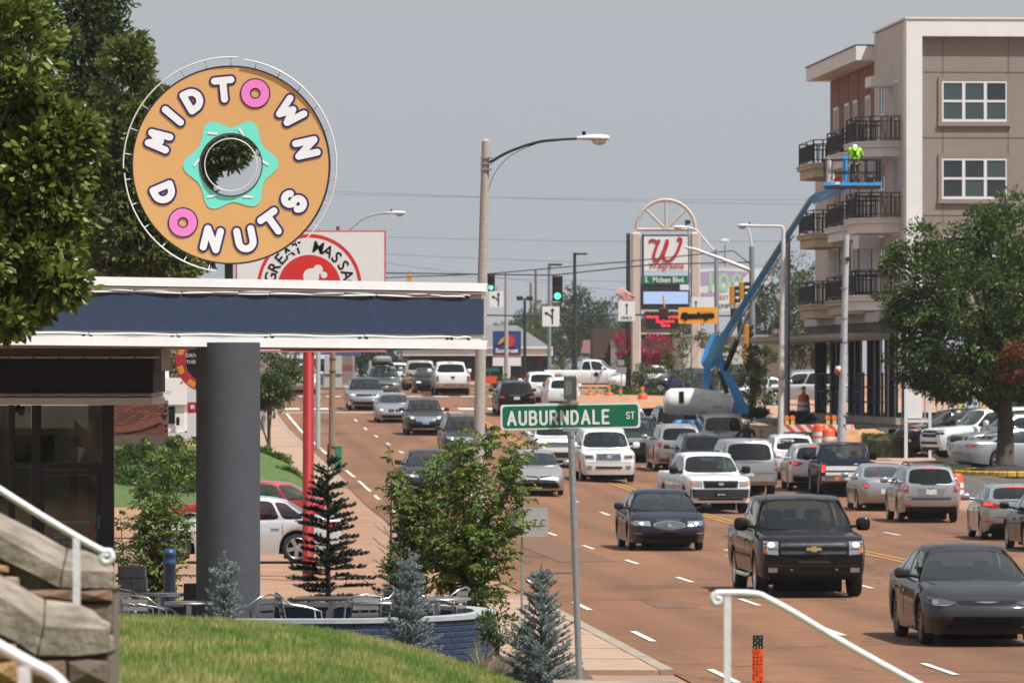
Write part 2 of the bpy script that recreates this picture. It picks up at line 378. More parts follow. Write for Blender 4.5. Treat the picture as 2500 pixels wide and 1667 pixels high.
k = pavement('pavement', 15.22, 17.6, 222, 296, 'pale pavement behind the barricades near the lift', slab=2.4); kerb(15.0, 15.22, 190, 296, k)

M_iron = mat('cast_iron', (.06, .05, .045), .7, .4, noise=.2, nscale=10)
for o_, d_, lab in ((1.9, 113.5, 'round manhole cover in the lane left of the black pickup'), (-2.2, 120, 'round manhole cover in the kerb lane near the cherry tree'), (4.6, 150, 'round manhole cover behind the blue sedan')):
    p = S(o_, d_, .014); b = MB(); b.lathe([(0, 0), (.28, 0), (.30, -.01)], 24, c=p); tag(b.build('manhole_cover', M_iron, base=p), lab, 'manhole cover')
M_patch = mat('asphalt_patch', (.165, .083, .046), .95, noise=.2, nscale=3, bump=.5, bscale=60); M_patch2 = mat('concrete_patch', (.30, .24, .19), .95, noise=.2, nscale=3)
for o0, o1, d0, d1, m_ in ((2.6, 3.5, 131, 133.5, M_patch2), (-1.9, -1.2, 101, 104, M_patch), (-1.6, -.3, 128, 146, M_patch)): strip('road_patch', [o0, o1], d0, d1, .006, m_, mk, ds=[d0, (d0+d1)/2, d1])
# ---------------------------------------------------------------- vehicles
def paint(name, col, metal=.35, rough=.28): dk = max(col) < .06; return mat('paint_'+name, col, .5 if dk else rough, 0 if dk else metal, coat=.6 if dk else .7, noise=.05, nscale=2.5, spec=.05 if dk else .5)
M_blk = mat('black_plastic', (.008, .008, .009), .5, spec=.18); M_rub = mat('tyre_rubber', (.016, .015, .015), .85, noise=.2, nscale=20)
M_chr = mat('chrome', (.75, .76, .78), .12, 1.0); M_alloy = mat('alloy', (.52, .53, .55), .3, .9, noise=.1, nscale=12); M_lens = mat('lamp_glass', (.50, .52, .54), .10, .75, coat=1)
M_amber = mat('amber_lens', (.75, .24, .04), .2, coat=1); M_red = mat('tail_lens', (.42, .012, .016), .2, coat=1); M_redlit = mat('brake_lamp_lit', (.95, .05, .04), .3, emit=1.2)
M_glow = mat('headlamp_glow', (1, .93, .80), .3, emit=.3); M_plate = mat('number_plate', (.62, .66, .68), .5, noise=.25, nscale=30); M_dk = mat('dark_interior', (.02, .02, .022), .9, spec=.1); M_seat = mat('seat_fabric', (.07, .07, .072), .9, noise=.2, nscale=10)  # headlamp glow: far lamps are lit, near unlit ones glow to imitate reflection
M_mesh = mat('grille_mesh', (.012, .012, .013), .35, .4, col2=(.20, .20, .21), nscale=45, spec=.3); M_gold = mat('gold_badge', (.70, .52, .22), .3, .8); M_seam = mat('panel_gap', (.01, .01, .01), .8); M_grey = mat('grey_cladding', (.035, .035, .038), .6, spec=.25)
G_clear = glassmat('windscreen_glass', (.34, .41, .40), .075); G_dark = glassmat('privacy_glass', (.05, .055, .055), .05)
WH = {}
def wheel_meshes(style):
    if style in WH: return WH[style]
    t = MB(); m = Matrix.Rotation(PI/2, 3, 'X')     # axis along y, unit radius 1, width .62
    t.lathe([(.70, -.27), (.80, -.31), (.93, -.29), (.99, -.22), (1.0, -.08), (1.0, .08), (.99, .22), (.93, .29), (.80, .31), (.70, .27)], 28, m=m)
    r = MB(); r.lathe([(.70, .27), (.72, .285), (.68, .28), (.655, .2), (.64, .05), (.64, -.2), (.70, -.25)], 24, m=m)
    r.lathe([(.0, .235), (.12, .235), (.15, .2), (.15, .1), (0, .1)], 12, m=m)
    k = {'five': 5, 'six': 6, 'ten': 10, 'steel': 7}[style]; ww = {'five': .115, 'six': .085, 'ten': .05, 'steel': .13}[style]
    for i in range(k):
        a = 2*PI*i/k; c, s_ = math.cos(a), math.sin(a)
        def q(rr, tt, y): return (rr*c-tt*s_, -y, rr*s_+tt*c)
        r.add([q(.1, -ww, .23), q(.1, ww, .23), q(.67, ww*1.25, .255), q(.67, -ww*1.25, .255), q(.1, -ww, .12), q(.1, ww, .12), q(.67, ww*1.25, .14), q(.67, -ww*1.25, .14)],
              [(0, 1, 2, 3), (0, 4, 5, 1), (1, 5, 6, 2), (3, 2, 6, 7), (0, 3, 7, 4)])
    d = MB(); d.lathe([(0, .03), (.66, .03)], 20, m=m)
    WH[style] = (t.mesh('wheel'), r.mesh('rim'), d.mesh('brake_disc')); return WH[style]
def seat_mesh():
    if 'seat' in WH: return WH['seat']
    b = MB(); b.bbox((.1, 0, .42), (.5, .5, .16), .06); b.bbox((-.22, 0, .72), (.16, .48, .56), .07, m=Matrix.Rotation(-.2, 3, 'Y')); b.bbox((-.32, 0, 1.1), (.1, .26, .18), .045)
    WH['seat'] = b.mesh('seat'); return WH['seat']
NOSE = [.12, .03, 0, .05, .13, .15, .16, .17]
TAIL_SED = [.10, .02, 0, .02, .07, .08, .08, .08]
TAIL_BOX = [.08, .0, 0, .0, .02, .02, .02, .02]
CARS = []
def car(name, label, cat, sp, col, g, away=False, yaw=0, panels=(), group=None, glass_rear=None, wheel='five', wheel_mat=None, cladding=False, at_mid=False, detail=True, roof_mat=None, rails=False, person=None, heading=None):
    L, W, H, wb, fo, wr = [sp[k] for k in ('L', 'W', 'H', 'wb', 'fo', 'wr')]; hw = W/2
    top = sp['top']; cab = sp['cab']; sill = sp.get('sill', .22); zf = sp.get('zf', sill-.01); zr = sp.get('zr', sill+.06); bed = sp.get('bed')
    nose = [q*sp.get('nk', 1) for q in NOSE]; tail = TAIL_BOX if sp.get('box') else TAIL_SED
    x0 = wb/2+fo
    ang = (math.atan2(1, -SL) if away else math.atan2(-1, SL)) if heading is None else R(heading)
    ang += R(yaw); fw = Vector((math.cos(ang), math.sin(ang), 0)); g = Vector(g)
    org = g if at_mid else (g+fw*(wb/2) if away else g-fw*(wb/2))
    pf = org+fw*wb/2; pr = org-fw*wb/2
    za, zb_ = (zg(pf.x, pf.y), zg(pr.x, pr.y)) if g.z > -50 and not sp.get('fixz') else (g.z, g.z)
    root = bpy.data.objects.new(name, None); COL.objects.link(root); root.empty_display_size = .3
    root.location = (org.x, org.y, (za+zb_)/2+.003); root.rotation_euler = (0, -math.atan2(za-zb_, wb), ang); tag(root, label, cat, group)
    # --- body shell
    arches = [(fo, wr*1.12+.03), (fo+wb, wr*1.12+.03)]
    ss = {0, .03, .08, .16, .28, .45, .65, L, L-.03, L-.08, L-.16, L-.28, L-.45}
    for c, ra in arches:
        for i in range(11): ss.add(round(c+ra*math.cos(PI*i/10), 4))
        ss.add(round(c-ra-.006, 4)); ss.add(round(c+ra+.006, 4))
    for q in np.arange(.9, L-.5, .3): ss.add(round(float(q), 3))
    for q in (cab[0], cab[6]): ss.add(round(q, 3))
    if bed: ss.add(round(bed, 3)); ss.add(round(bed+.02, 3)); ss.add(round(L-.07, 3)); ss.add(round(L-.09, 3))
    ss = [s_ for s_ in sorted(ss) if 0 <= s_ <= L]
    ss = [s_ for i, s_ in enumerate(ss) if i == 0 or s_-ss[i-1] > .004]
    tx, tz, tc = zip(*top); pw = sp.get('plan', (.75, .20, .55, .14))
    def half(s_):
        k = 1.0
        if s_ < pw[0]: k -= pw[1]*(1-s_/pw[0])**2.2
        if L-s_ < pw[2]: k -= pw[3]*(1-(L-s_)/pw[2])**2.2
        return hw*k
    def zlow(s_):
        z = sill
        if s_ < fo: z = float(np.interp(s_, [0, fo-arches[0][1]], [zf, sill]))
        if s_ > fo+wb: z = float(np.interp(s_, [fo+wb+arches[1][1], L], [sill, zr]))
        for c, ra in arches:
            if abs(s_-c) <= ra+1e-4: z = max(z, wr+math.sqrt(max(0, ra*ra-(s_-c)**2)))
        return z
    rows = 8; mids = []; V = []; idx = {}
    fy = sp.get('sec', [.955, .985, 1.0, .98, .94, .86, .46, 0])
    for i, s_ in enumerate(ss):
        zs = float(np.interp(s_, tx, tz)); zc = float(np.interp(s_, tx, tc)); w_ = half(s_); zl = zlow(s_)
        zz = [zl, max(zl+.012, sill+.16), max(zl+.024, sill+.52*(zs-sill)), max(zl+.036, zs-.075), zs, zs+.62*(zc-zs), zc-.012*(zc > zs), zc]
        yy = [q*w_ for q in fy]
        if bed and s_ > bed+.01 and s_ < L-.075: yy[5] = w_*.88; zz[5] = zz[6] = zz[7] = zs-.42; yy[4] = w_*.93
        elif bed and s_ >= L-.075: zz[5] = zz[6] = zz[7] = zs
        kf = max(0, 1-s_/.8)**2; kr = max(0, 1-(L-s_)/.5)**2
        for sd_ in (1, -1):
            for r in range(rows):
                if r == 7 and sd_ == -1: idx[(i, r, -1)] = idx[(i, 7, 1)]; continue
                y = yy[r]; t = 1-(y/w_)**2
                x = x0-s_+kf*(sp.get('bf', .10)*t-nose[r])-kr*(sp.get('br', .06)*t-tail[r])
                idx[(i, r, sd_)] = len(V); V.append((x, sd_*y, zz[r]))
    Fc = []
    for i in range(len(ss)-1):
        inc = cab[0]+.12 <= ss[i] and ss[i+1] <= cab[6]-.08
        for r in range(7):
            if r >= 4 and inc: continue
            a, b, c, d = idx[(i, r, 1)], idx[(i+1, r, 1)], idx[(i+1, r+1, 1)], idx[(i, r+1, 1)]; Fc.append((a, b, c, d))
            a, b, c, d = idx[(i, r, -1)], idx[(i+1, r, -1)], idx[(i+1, r+1, -1)], idx[(i, r+1, -1)]; Fc.append((d, c, b, a))
    for end, i in ((0, 0), (1, len(ss)-1)):           # nose and tail faces
        cols = [(4, 1), (5, 1), (6, 1), (7, 1), (6, -1), (5, -1), (4, -1)]; prev = None; w_ = half(ss[i])
        for r in range(5):
            row = []
            for ci, (cr, cs) in enumerate(cols):
                if r == 4: row.append(idx[(i, cr, cs)]); continue
                if ci in (0, 6): row.append(idx[(i, r, cs)]); continue
                b0 = Vector(V[idx[(i, r, 1)]]); c = cs*fy[cr]/fy[4]; y = c*b0.y
                tt = (1-(y/w_)**2)-(1-(b0.y/w_)**2); x = b0.x+(sp.get('bf', .10)*tt if end == 0 else -sp.get('br', .06)*tt)
                row.append(len(V)); V.append((x, y, b0.z))
            if prev:
                for c in range(6):
                    q = (prev[c], prev[c+1], row[c+1], row[c]); Fc.append(q if end else q[::-1])
            prev = row
    me = bpy.data.meshes.new('body'); me.from_pydata(V, [], Fc); me.update()
    bm = bmesh.new(); bm.from_mesh(me); bmesh.ops.recalc_face_normals(bm, faces=bm.faces); bm.to_mesh(me); bm.free()
    me.polygons.foreach_set('use_smooth', [True]*len(me.polygons)); me.set_sharp_from_angle(angle=R(60))
    body = mesh_obj('body', me, col, root)
    ZS = lambda s_: float(np.interp(s_, tx, tz))
    # --- cabin
    sc_, zc_, swt, zwt, srt, zrt, srb, zrb = cab; yb = hw*sp.get('yb', .915); yr = hw*sp.get('yr', .70)
    def belt(s_): return Vector((x0-s_, yb*min(1, half(s_)/hw*1.0), ZS(s_)-.012))
    def redge(s_):
        t = (s_-swt)/max(srt-swt, .01); z = zwt+(zrt-zwt)*t+(H-.03-max(zwt, zrt))*4*t*(1-t); return Vector((x0-s_, yr*(1-.05*(2*t-1)**2), z))
    cb = MB(); glass = []
    def ring(Pf, u0, u1, v0, v1, mg, gm, nm, hole=True):
        n = 6; sq = [(-1+2*i/n, -1) for i in range(n)]+[(1, -1+2*i/n) for i in range(n)]+[(1-2*i/n, 1) for i in range(n)]+[(-1, 1-2*i/n) for i in range(n)]
        o = [Pf(u0+(u1-u0)*(a+1)/2, v0+(v1-v0)*(b+1)/2) for a, b in sq]; k = len(o)
        cu, cv = (u0+mg[0]+u1-mg[1])/2, (v0+mg[2]+v1-mg[3])/2; au, av = (u1-mg[1]-u0-mg[0])/2, (v1-mg[3]-v0-mg[2])/2
        rd = lambda a, b: 1-.10*abs(a*b)**7
        if not hole:
            lo = [[Pf(u0+(u1-u0)*i/6, v0+(v1-v0)*j/3) for i in range(7)] for j in range(4)]
            cb.add([p for r_ in lo for p in r_], [(j*7+i, j*7+i+1, j*7+8+i, j*7+7+i) for j in range(3) for i in range(6)], True); return
        inn = [Pf(cu+au*a*rd(a, b), cv+av*b*rd(a, b)) for a, b in sq]
        cb.add(o+inn, [(i, (i+1) % k, k+(i+1) % k, k+i) for i in range(k)], True)
        gb = MB(); loops = []; cen = Vector((x0-(sc_+srb)/2, 0, (zc_+H)/2-.3))
        for q in (1.0, .66, .33):
            loops += [Pf(cu+au*a*rd(a, b)*q, cv+av*b*rd(a, b)*q) for a, b in sq]
        loops.append(Pf(cu, cv)); loops = [p+(cen-p).normalized()*.006 for p in loops]
        fs = [(l*k+i, l*k+(i+1) % k, l*k+k+(i+1) % k, l*k+k+i) for l in (0, 1) for i in range(k)]+[(2*k+i, 2*k+(i+1) % k, 3*k) for i in range(k)]
        gb.add(loops, fs, True); glass.append((nm, gb, gm))
    def Pw(u, v):                                      # windscreen, u -1..1
        a = belt(sc_); b = redge(swt); y = u*(a.y+(b.y-a.y)*v); bul = (1-u*u)
        return Vector((a.x+(b.x-a.x)*v+bul*(.20-.10*v)-.10+.0*v, y, (zc_ if abs(u) < .999 else a.z)*(1-v)+v*b.z+v*bul*.03+.03*v*(1-v))) if v > .001 else Vector((a.x+bul*.20-.10, y, zc_*bul+a.z*(1-bul)))
    def Pb(u, v):                                      # rear window
        a = belt(srb); b = redge(srt); y = u*(a.y+(b.y-a.y)*v); bul = 1-u*u
        return Vector((a.x+(b.x-a.x)*v-bul*(.12-.06*v)+.06*0, y, (zrb*bul+a.z*(1-bul))*(1-v)+v*(b.z+bul*.03)+.05*v*(1-v)))
    gr = glass_rear or G_clear
    ring(Pw, -1, 1, 0, 1, (.055, .055, .04, .06), G_clear, 'windscreen')
    rm = sp.get('rm', (.12, .12, .12, .12)); ring(Pb, -1, 1, 0, 1, rm, gr, 'rear_window')
    br = sp.get('sides', [0, .42, .80, 1.0]); ho = sp.get('holes', [1, 1, 0])
    for sd_ in (1, -1):
        def Ps(u, v):
            a = belt(sc_+(srb-sc_)*u); b = redge(swt+(srt-swt)*u)
            if u < .001: a = Pw(1, 0)
            p = a+(b-a)*v; p.y += .035*4*v*(1-v); p.y *= sd_; return p
        for i in range(len(br)-1):
            wd = br[i+1]-br[i]
            if ho[i]: ring(Ps, br[i], br[i+1], 0, 1, (wd*.05+.012*(i == 0), wd*.05, .05, .12), G_clear if i == 0 else gr, 'side_window')
            else: ring(Ps, br[i], br[i+1], 0, 1, (0, 0, 0, 0), 0, '', False)
    rf = []
    for j in range(9):
        s_ = swt+(srt-swt)*j/8; e = redge(s_); rf.append([Vector((e.x+(.10-.0*1)*(1-u*u)*(1 if j == 0 else 0)*0, u*e.y, e.z+.03*(1-u**4)+.012*(1-abs(u)))) for u in (-1, -.92, -.7, -.35, 0, .35, .7, .92, 1)])
    for u_i, u in enumerate((-1, -.92, -.7, -.35, 0, .35, .7, .92, 1)):
        rf[0][u_i] = Pw(u, 1) if abs(u) < 1 else rf[0][u_i]; rf[8][u_i] = Pb(u, 1) if abs(u) < 1 else rf[8][u_i]
    cb.add([p for r_ in rf for p in r_], [(j*9+i, j*9+i+1, j*9+10+i, j*9+9+i) for j in range(8) for i in range(8)], True)
    cm = cb.mesh('cabin'); bm = bmesh.new(); bm.from_mesh(cm); bmesh.ops.remove_doubles(bm, verts=bm.verts, dist=.004); bmesh.ops.recalc_face_normals(bm, faces=bm.faces); bm.to_mesh(cm); bm.free(); cm.set_sharp_from_angle(angle=R(50))
    mesh_obj('cabin', cm, roof_mat or col, root)
    for nm, gb, gm in glass: gb.build(nm, gm, root, local=True)
    # --- inside and under
    ib = MB(); ib.box((x0-(sc_+srb)/2, 0, .36), (srb-sc_-.1, W*.80, .04)); ib.box((x0-(sc_+.10), 0, (.36+zc_-.05)/2), (.08, W*.80, zc_-.05-.36)); ib.box((x0-L/2, 0, (sill+.36)/2+.02), (L-.5, W*.62, .36-sill+.06))
    if detail:
        ib.box((x0-(srb-.06), 0, (.36+zrb-.08)/2), (.06, W*.80, zrb-.08-.36))
        for sd_ in (1, -1): ib.box((x0-(sc_+srb)/2, sd_*hw*.84, .6), (srb-sc_-.1, .04, .5))
    for c in (fo, fo+wb): ib.box((x0-c, 0, wr+.02), (wr*1.7, W*.60, wr*1.6))
    ib.build('underbody', M_dk, root, local=True)
    db = MB(); db.bbox((x0-(sc_+.38), 0, zc_-.12), (.5, W*.76, .2), .06); db.build('dashboard', M_dk, root, local=True)
    if detail:
        zt = H-.42-1.0 if False else (zrt+zwt)/2-1.40
        sx = x0-(swt+.55); lst = [(sx, .37), (sx, -.37)]
        if srt-swt > 1.1: lst += [(sx-.9, .40), (sx-.9, -.40), (sx-.92, 0)]
        for a, b in lst: o = mesh_obj('seat', seat_mesh(), M_seat, root); o.location = (a, b, max(.02, zt))
        sw = MB(); c = Vector((x0-(sc_+.72), .37, zc_-.02)); pts = [c+Matrix.Rotation(-.45, 3, 'Y')@Vector((0, .18*math.cos(a), .18*math.sin(a))) for a in np.linspace(0, 2*PI, 17)]
        sw.tube(pts, .014, 6); sw.cyl(c, c+Vector((.25, 0, -.12)), .03, n=6); sw.build('steering_wheel', M_dk, root, local=True)
    # --- wheels
    tm, rmh, dm = wheel_meshes(wheel)
    for c in (fo, fo+wb):
        for sd_ in (1, -1):
            o = mesh_obj('wheel', tm, M_rub, root); o.location = (x0-c, sd_*(hw-.62*wr*.5*.62/.62*.62-.06), wr); o.scale = (wr, wr*(1.0 if W > 1.95 else .88), wr); o.rotation_euler = (0, random.uniform(0, 3), 0 if sd_ < 0 else PI)
            for mm, nm, ml in ((rmh, 'rim', wheel_mat or M_alloy), (dm, 'brake_disc', M_dk)): q = mesh_obj(nm, mm, ml, o)
    # --- mirrors, handles, seams
    zz = zc_+.10; mxp = x0-(sc_+.42)
    for sd_ in (1, -1):
        mb = MB(); ms = sp.get('mirror', (.14, .23, .16)); yy = belt(sc_+.4).y
        mb.sball((mxp, sd_*(yy+.10+ms[1]/2), zz), [q*1.05 for q in ms]); mb.cyl((mxp, sd_*(yy-.04), zz-.06), (mxp, sd_*(yy+.13), zz-.03), .03, n=6)
        mb.build('mirror', sp.get('mirror_mat') or col, root, local=True)
    bv = BVHTree.FromPolygons(V+[tuple(v.co) for v in cm.vertices], Fc+[tuple(i+len(V) for i in p.vertices) for p in cm.polygons])
    def panel(nm, m, face, poly, off=.008, par=None):
        bm = bmesh.new(); bm.faces.new([bm.verts.new((a, b, 0)) for a, b in poly]); bmesh.ops.triangulate(bm, faces=bm.faces)
        for _ in range(4):
            e = [e for e in bm.edges if e.calc_length() > (.16 if face in 'Lr' else .085)]
            if not e: break
            bmesh.ops.subdivide_edges(bm, edges=e, cuts=1); bmesh.ops.triangulate(bm, faces=bm.faces)
        d = {'F': Vector((-1, 0, 0)), 'R': Vector((1, 0, 0)), 'L': Vector((0, -1, 0)), 'r': Vector((0, 1, 0)), 'T': Vector((0, 0, -1))}[face]
        miss = []; xs = []
        for v in bm.verts:
            a, b = v.co.x, v.co.y
            q = {'F': (6, a, b), 'R': (-6, a, b), 'L': (a, 4, b), 'r': (a, -4, b), 'T': (a, b, 5)}[face]
            hit = bv.ray_cast(Vector(q), d)
            if hit[0] is None: miss.append((v, Vector(q))); continue
            v.co = hit[0]-d*off; xs.append(v.co.dot(d))
        if not xs: bm.free(); return None
        for v, q in miss: v.co = q+d*(max(xs)-q.dot(d))
        be = [e for e in bm.edges if e.is_boundary]
        ex = bmesh.ops.extrude_edge_only(bm, edges=be)
        for v in [q for q in ex['geom'] if isinstance(q, bmesh.types.BMVert)]: v.co += d*(off+.02)
        me = bpy.data.meshes.new(nm); bm.to_mesh(me); bm.free(); return mesh_obj(nm, me, m, par or root)
    hd = sp.get('handles')
    for sd_, fc in ((1, 'L'), (-1, 'r')):
        br_s = [sc_+.18, sc_+(srb-sc_)*br[1], min(sc_+(srb-sc_)*br[2], fo+wb-.02)] if len(br) > 3 else [sc_+.18, sc_+(srb-sc_)*br[1]]
        if len(br) > 3 and sp.get('two_door'): br_s = br_s[:2]
        for s_ in br_s:
            z1 = ZS(s_)-.05; z0 = sill+.1
            if any(abs(s_-c) < ra for c, ra in arches): z0 = max(z0, zlow(s_)+.03)
            panel('door_gap', M_seam, fc, [(x0-s_-.007, z0), (x0-s_+.007, z0), (x0-s_+.007, z1), (x0-s_-.007, z1)], .003)
        for s_ in br_s[1:]:
            z = ZS(s_)-.17; panel('door_handle', col, fc, [(x0-s_+.06, z-.018), (x0-s_+.24, z-.018), (x0-s_+.24, z+.018), (x0-s_+.06, z+.018)], .03)
        if cladding: panel('sill_trim', M_grey, fc, [(x0-fo-wr*1.2-.03, sill+.02), (x0-fo-wb+wr*1.2+.03, sill+.02), (x0-fo-wb+wr*1.2+.03, sill+.16), (x0-fo-wr*1.2-.03, sill+.16)], .012)
        if rails:
            pts = [redge(swt+(srt-swt)*t)+Vector((0, -.10, .05+.03*math.sin(PI*min(1, max(0, t)))**.3)) for t in np.linspace(.06, .96, 8)]; rb = MB(); rb.tube([Vector((p.x, sd_*p.y, p.z)) for p in pts], .022, 6)
            rb.build('roof_rail', M_blk if rails is True else rails, root, local=True)
    zh = x0
    for pn in panels:
        nm, m, face, poly = pn[:4]; off = pn[4] if len(pn) > 4 and pn[4] is not None else .008; mir = len(pn) > 5 and pn[5]
        panel(nm, m, face, poly, off)
        if mir: panel(nm, m, face, [(-a, b) for a, b in poly] if face in 'FR' else poly, off)
    root['x0'] = x0; CARS.append(root); del root['x0']
    return root, x0
def rc(a0, z0, a1, z1): return [(a0, z0), (a1, z0), (a1, z1), (a0, z1)]
def oval(cy, cz, ry, rz, n=18): return [(cy+ry*math.cos(2*PI*i/n), cz+rz*math.sin(2*PI*i/n)) for i in range(n)]
def SEDAN(L=4.9, W=1.86, H=1.47, wb=2.8, fo=.95, wr=.33, hood=0, **k):
    h = H/1.47
    d = dict(L=L, W=W, H=H, wb=wb, fo=fo, wr=wr, sill=.20, zf=.19, zr=.27,
             top=[(0, .68*h+hood, .71*h+hood), (.25, .75*h+hood, .80*h+hood), (.7, .83*h+hood, .90*h+hood), (1.30, .90*h, .97*h), (2.4, .93*h, .97*h), (3.6, .96*h, 1.0*h), (L-.75, .99*h, 1.05*h), (L-.25, .99*h, 1.06*h), (L, .95*h, 1.0*h)],
             cab=(1.28, .965*h, 2.12, 1.37*h, 3.28, 1.37*h, L-.78, 1.05*h), yr=.69, nk=1.3, sides=[0, .43, .78, 1], holes=[1, 1, 1], rm=(.13, .13, .08, .1), plan=(.85, .24, .7, .20))
    d.update(k); return d
def SUV(L=4.75, W=1.88, H=1.72, wb=2.72, fo=.93, wr=.36, **k):
    h = H/1.72
    d = dict(L=L, W=W, H=H, wb=wb, fo=fo, wr=wr, sill=.28, zf=.26, zr=.32,
             top=[(0, .84*h, .87*h), (.22, .93*h, .98*h), (.7, 1.0*h, 1.06*h), (1.2, 1.05*h, 1.12*h), (2.4, 1.08*h, 1.1*h), (L-.5, 1.13*h, 1.15*h), (L, 1.12*h, 1.12*h)],
             cab=(1.18, 1.10*h, 1.88, 1.60*h, L-.62, 1.62*h, L-.10, 1.13*h), yr=.735, nk=.9, box=1, sides=[0, .36, .68, 1], holes=[1, 1, 1], rm=(.13, .13, .04, .13), plan=(.7, .18, .5, .11), br=.05)
    d.update(k); return d
def TRUCKSUV(L=5.2, W=2.0, H=1.92, wb=2.95, fo=.98, wr=.39, **k):
    h = H/1.92
    d = dict(L=L, W=W, H=H, wb=wb, fo=fo, wr=wr, sill=.36, zf=.30, zr=.38,
             top=[(0, 1.02*h, 1.04*h), (.15, 1.07*h, 1.11*h), (.7, 1.12*h, 1.18*h), (1.3, 1.15*h, 1.22*h), (2.4, 1.17*h, 1.18*h), (L-.4, 1.18*h, 1.19*h), (L, 1.17*h, 1.17*h)],
             cab=(1.32, 1.20*h, 1.95, 1.78*h, L-.32, 1.82*h, L-.06, 1.18*h), yr=.77, nk=.5, bf=.06, box=1, sides=[0, .33, .62, 1], holes=[1, 1, 1], rm=(.11, .11, .03, .13), plan=(.5, .12, .4, .07), br=.03, mirror=(.16, .26, .22))
    d.update(k); return d
def PICKUP(L=5.75, W=2.03, H=1.88, wb=3.65, fo=.98, wr=.40, bed=4.0, cabr=3.85, **k):
    h = H/1.88
    d = dict(L=L, W=W, H=H, wb=wb, fo=fo, wr=wr, sill=.42, zf=.34, zr=.44, bed=bed+.1, two_door=False,
             top=[(0, 1.06*h, 1.08*h), (.15, 1.11*h, 1.15*h), (.7, 1.15*h, 1.21*h), (1.35, 1.18*h, 1.25*h), (2.4, 1.20*h, 1.21*h), (bed+.1, 1.22*h, 1.22*h), (L, 1.23*h, 1.23*h)],
             cab=(1.40, 1.23*h, 2.05, 1.77*h, cabr-.12, 1.79*h, cabr+.02, 1.22*h), yr=.765, nk=.35, bf=.06, box=1, sides=[0, .50, 1], holes=[1, 1], rm=(.10, .10, .08, .14), plan=(.5, .10, .3, .04), br=.02, mirror=(.16, .26, .24))
    d.update(k); return d
WHT = paint('white', (.80, .80, .79), 0, .3); SIL = paint('silver', (.42, .43, .44), .65, .3); SIL2 = paint('warm_silver', (.44, .42, .39), .6, .3); BLK = paint('black', (.005, .005, .006), 0, .2)
GRA = paint('graphite', (.030, .031, .034), .5, .26); NAVY = paint('navy', (.012, .014, .03), .35, .25); BEI = paint('beige', (.50, .47, .41), .4, .3); RED = paint('red', (.38, .015, .03), .3, .25); GRY = paint('mid_grey', (.15, .155, .16), .6, .3)
def plateF(z, w_=.15): return ('number_plate', M_plate, 'F', rc(-w_, z-.07, w_, z+.07), .015)
def plateR(z, w_=.155, y=0): return ('number_plate', M_plate, 'R', rc(y-w_, z-.075, y+w_, z+.075), .015)
def badge(z, r=.06, face='F', m=M_chr): return ('badge', m, face, oval(0, z, r, r*.7, 12), .025)
def gapR(z, y=.80): return ('panel_gap', M_seam, 'R', rc(-y, z-.006, y, z+.006), .004)
LQ = 'queue facing the camera'; RQ = 'queue of cars seen from behind'
# ---- oncoming vehicles
car('sedan', 'dark grey sedan with slim headlamps, nearest car at the right edge', 'car', SEDAN(L=4.89, W=1.87, H=1.49, wb=2.74, fo=.98, wr=.345, yr=.68, cab=(1.30, .97, 2.25, 1.39, 3.2, 1.39, 4.30, 1.06)), GRA, G(2388, 1572), wheel='ten', wheel_mat=mat('dark_alloy', (.10, .10, .105), .3, .8), panels=[
    ('headlamp', mat('smoked_lens', (.10, .105, .11), .08, .4, coat=1), 'F', [(.44, .665), (.62, .625), (.80, .63), (.88, .68), (.90, .76), (.72, .735)], .01, True), ('headlamp_bulb', M_lens, 'F', oval(.77, .675, .045, .04, 10), .02, True), ('lamp_strip', M_lens, 'F', [(.5, .645), (.62, .622), (.80, .625), (.80, .637), (.62, .636)], .02, True),
    ('grille', M_blk, 'F', [(-.43, .655), (-.3, .63), (.3, .63), (.43, .655), (.46, .70), (-.46, .70)], .01), ('badge', M_chr, 'F', [(-.20, .682), (-.05, .662), (.05, .662), (.20, .682), (.04, .688), (-.04, .688)], .025),
    ('lower_grille', M_blk, 'F', [(-.62, .31), (.62, .31), (.52, .46), (-.52, .46)], .006), ('lower_bar', GRA, 'F', [(-.62, .36), (-.40, .35), (-.38, .375), (-.62, .39)], .015, True), ('lower_bar', GRA, 'F', rc(-.36, .40, .36, .408), .015), ('lower_bar', GRA, 'F', rc(-.36, .35, .36, .358), .015), ('fog_slot', M_blk, 'F', [(.66, .33), (.82, .36), (.84, .42), (.70, .41)], .006, True),
    ('splitter', GRA, 'F', [(-.80, .235), (0, .215), (.80, .235), (.82, .275), (0, .255), (-.82, .275)], .045), ('bonnet_crease', M_seam, 'F', [(-.86, .745), (0, .775), (.86, .745), (.86, .75), (0, .78), (-.86, .75)], .003)])
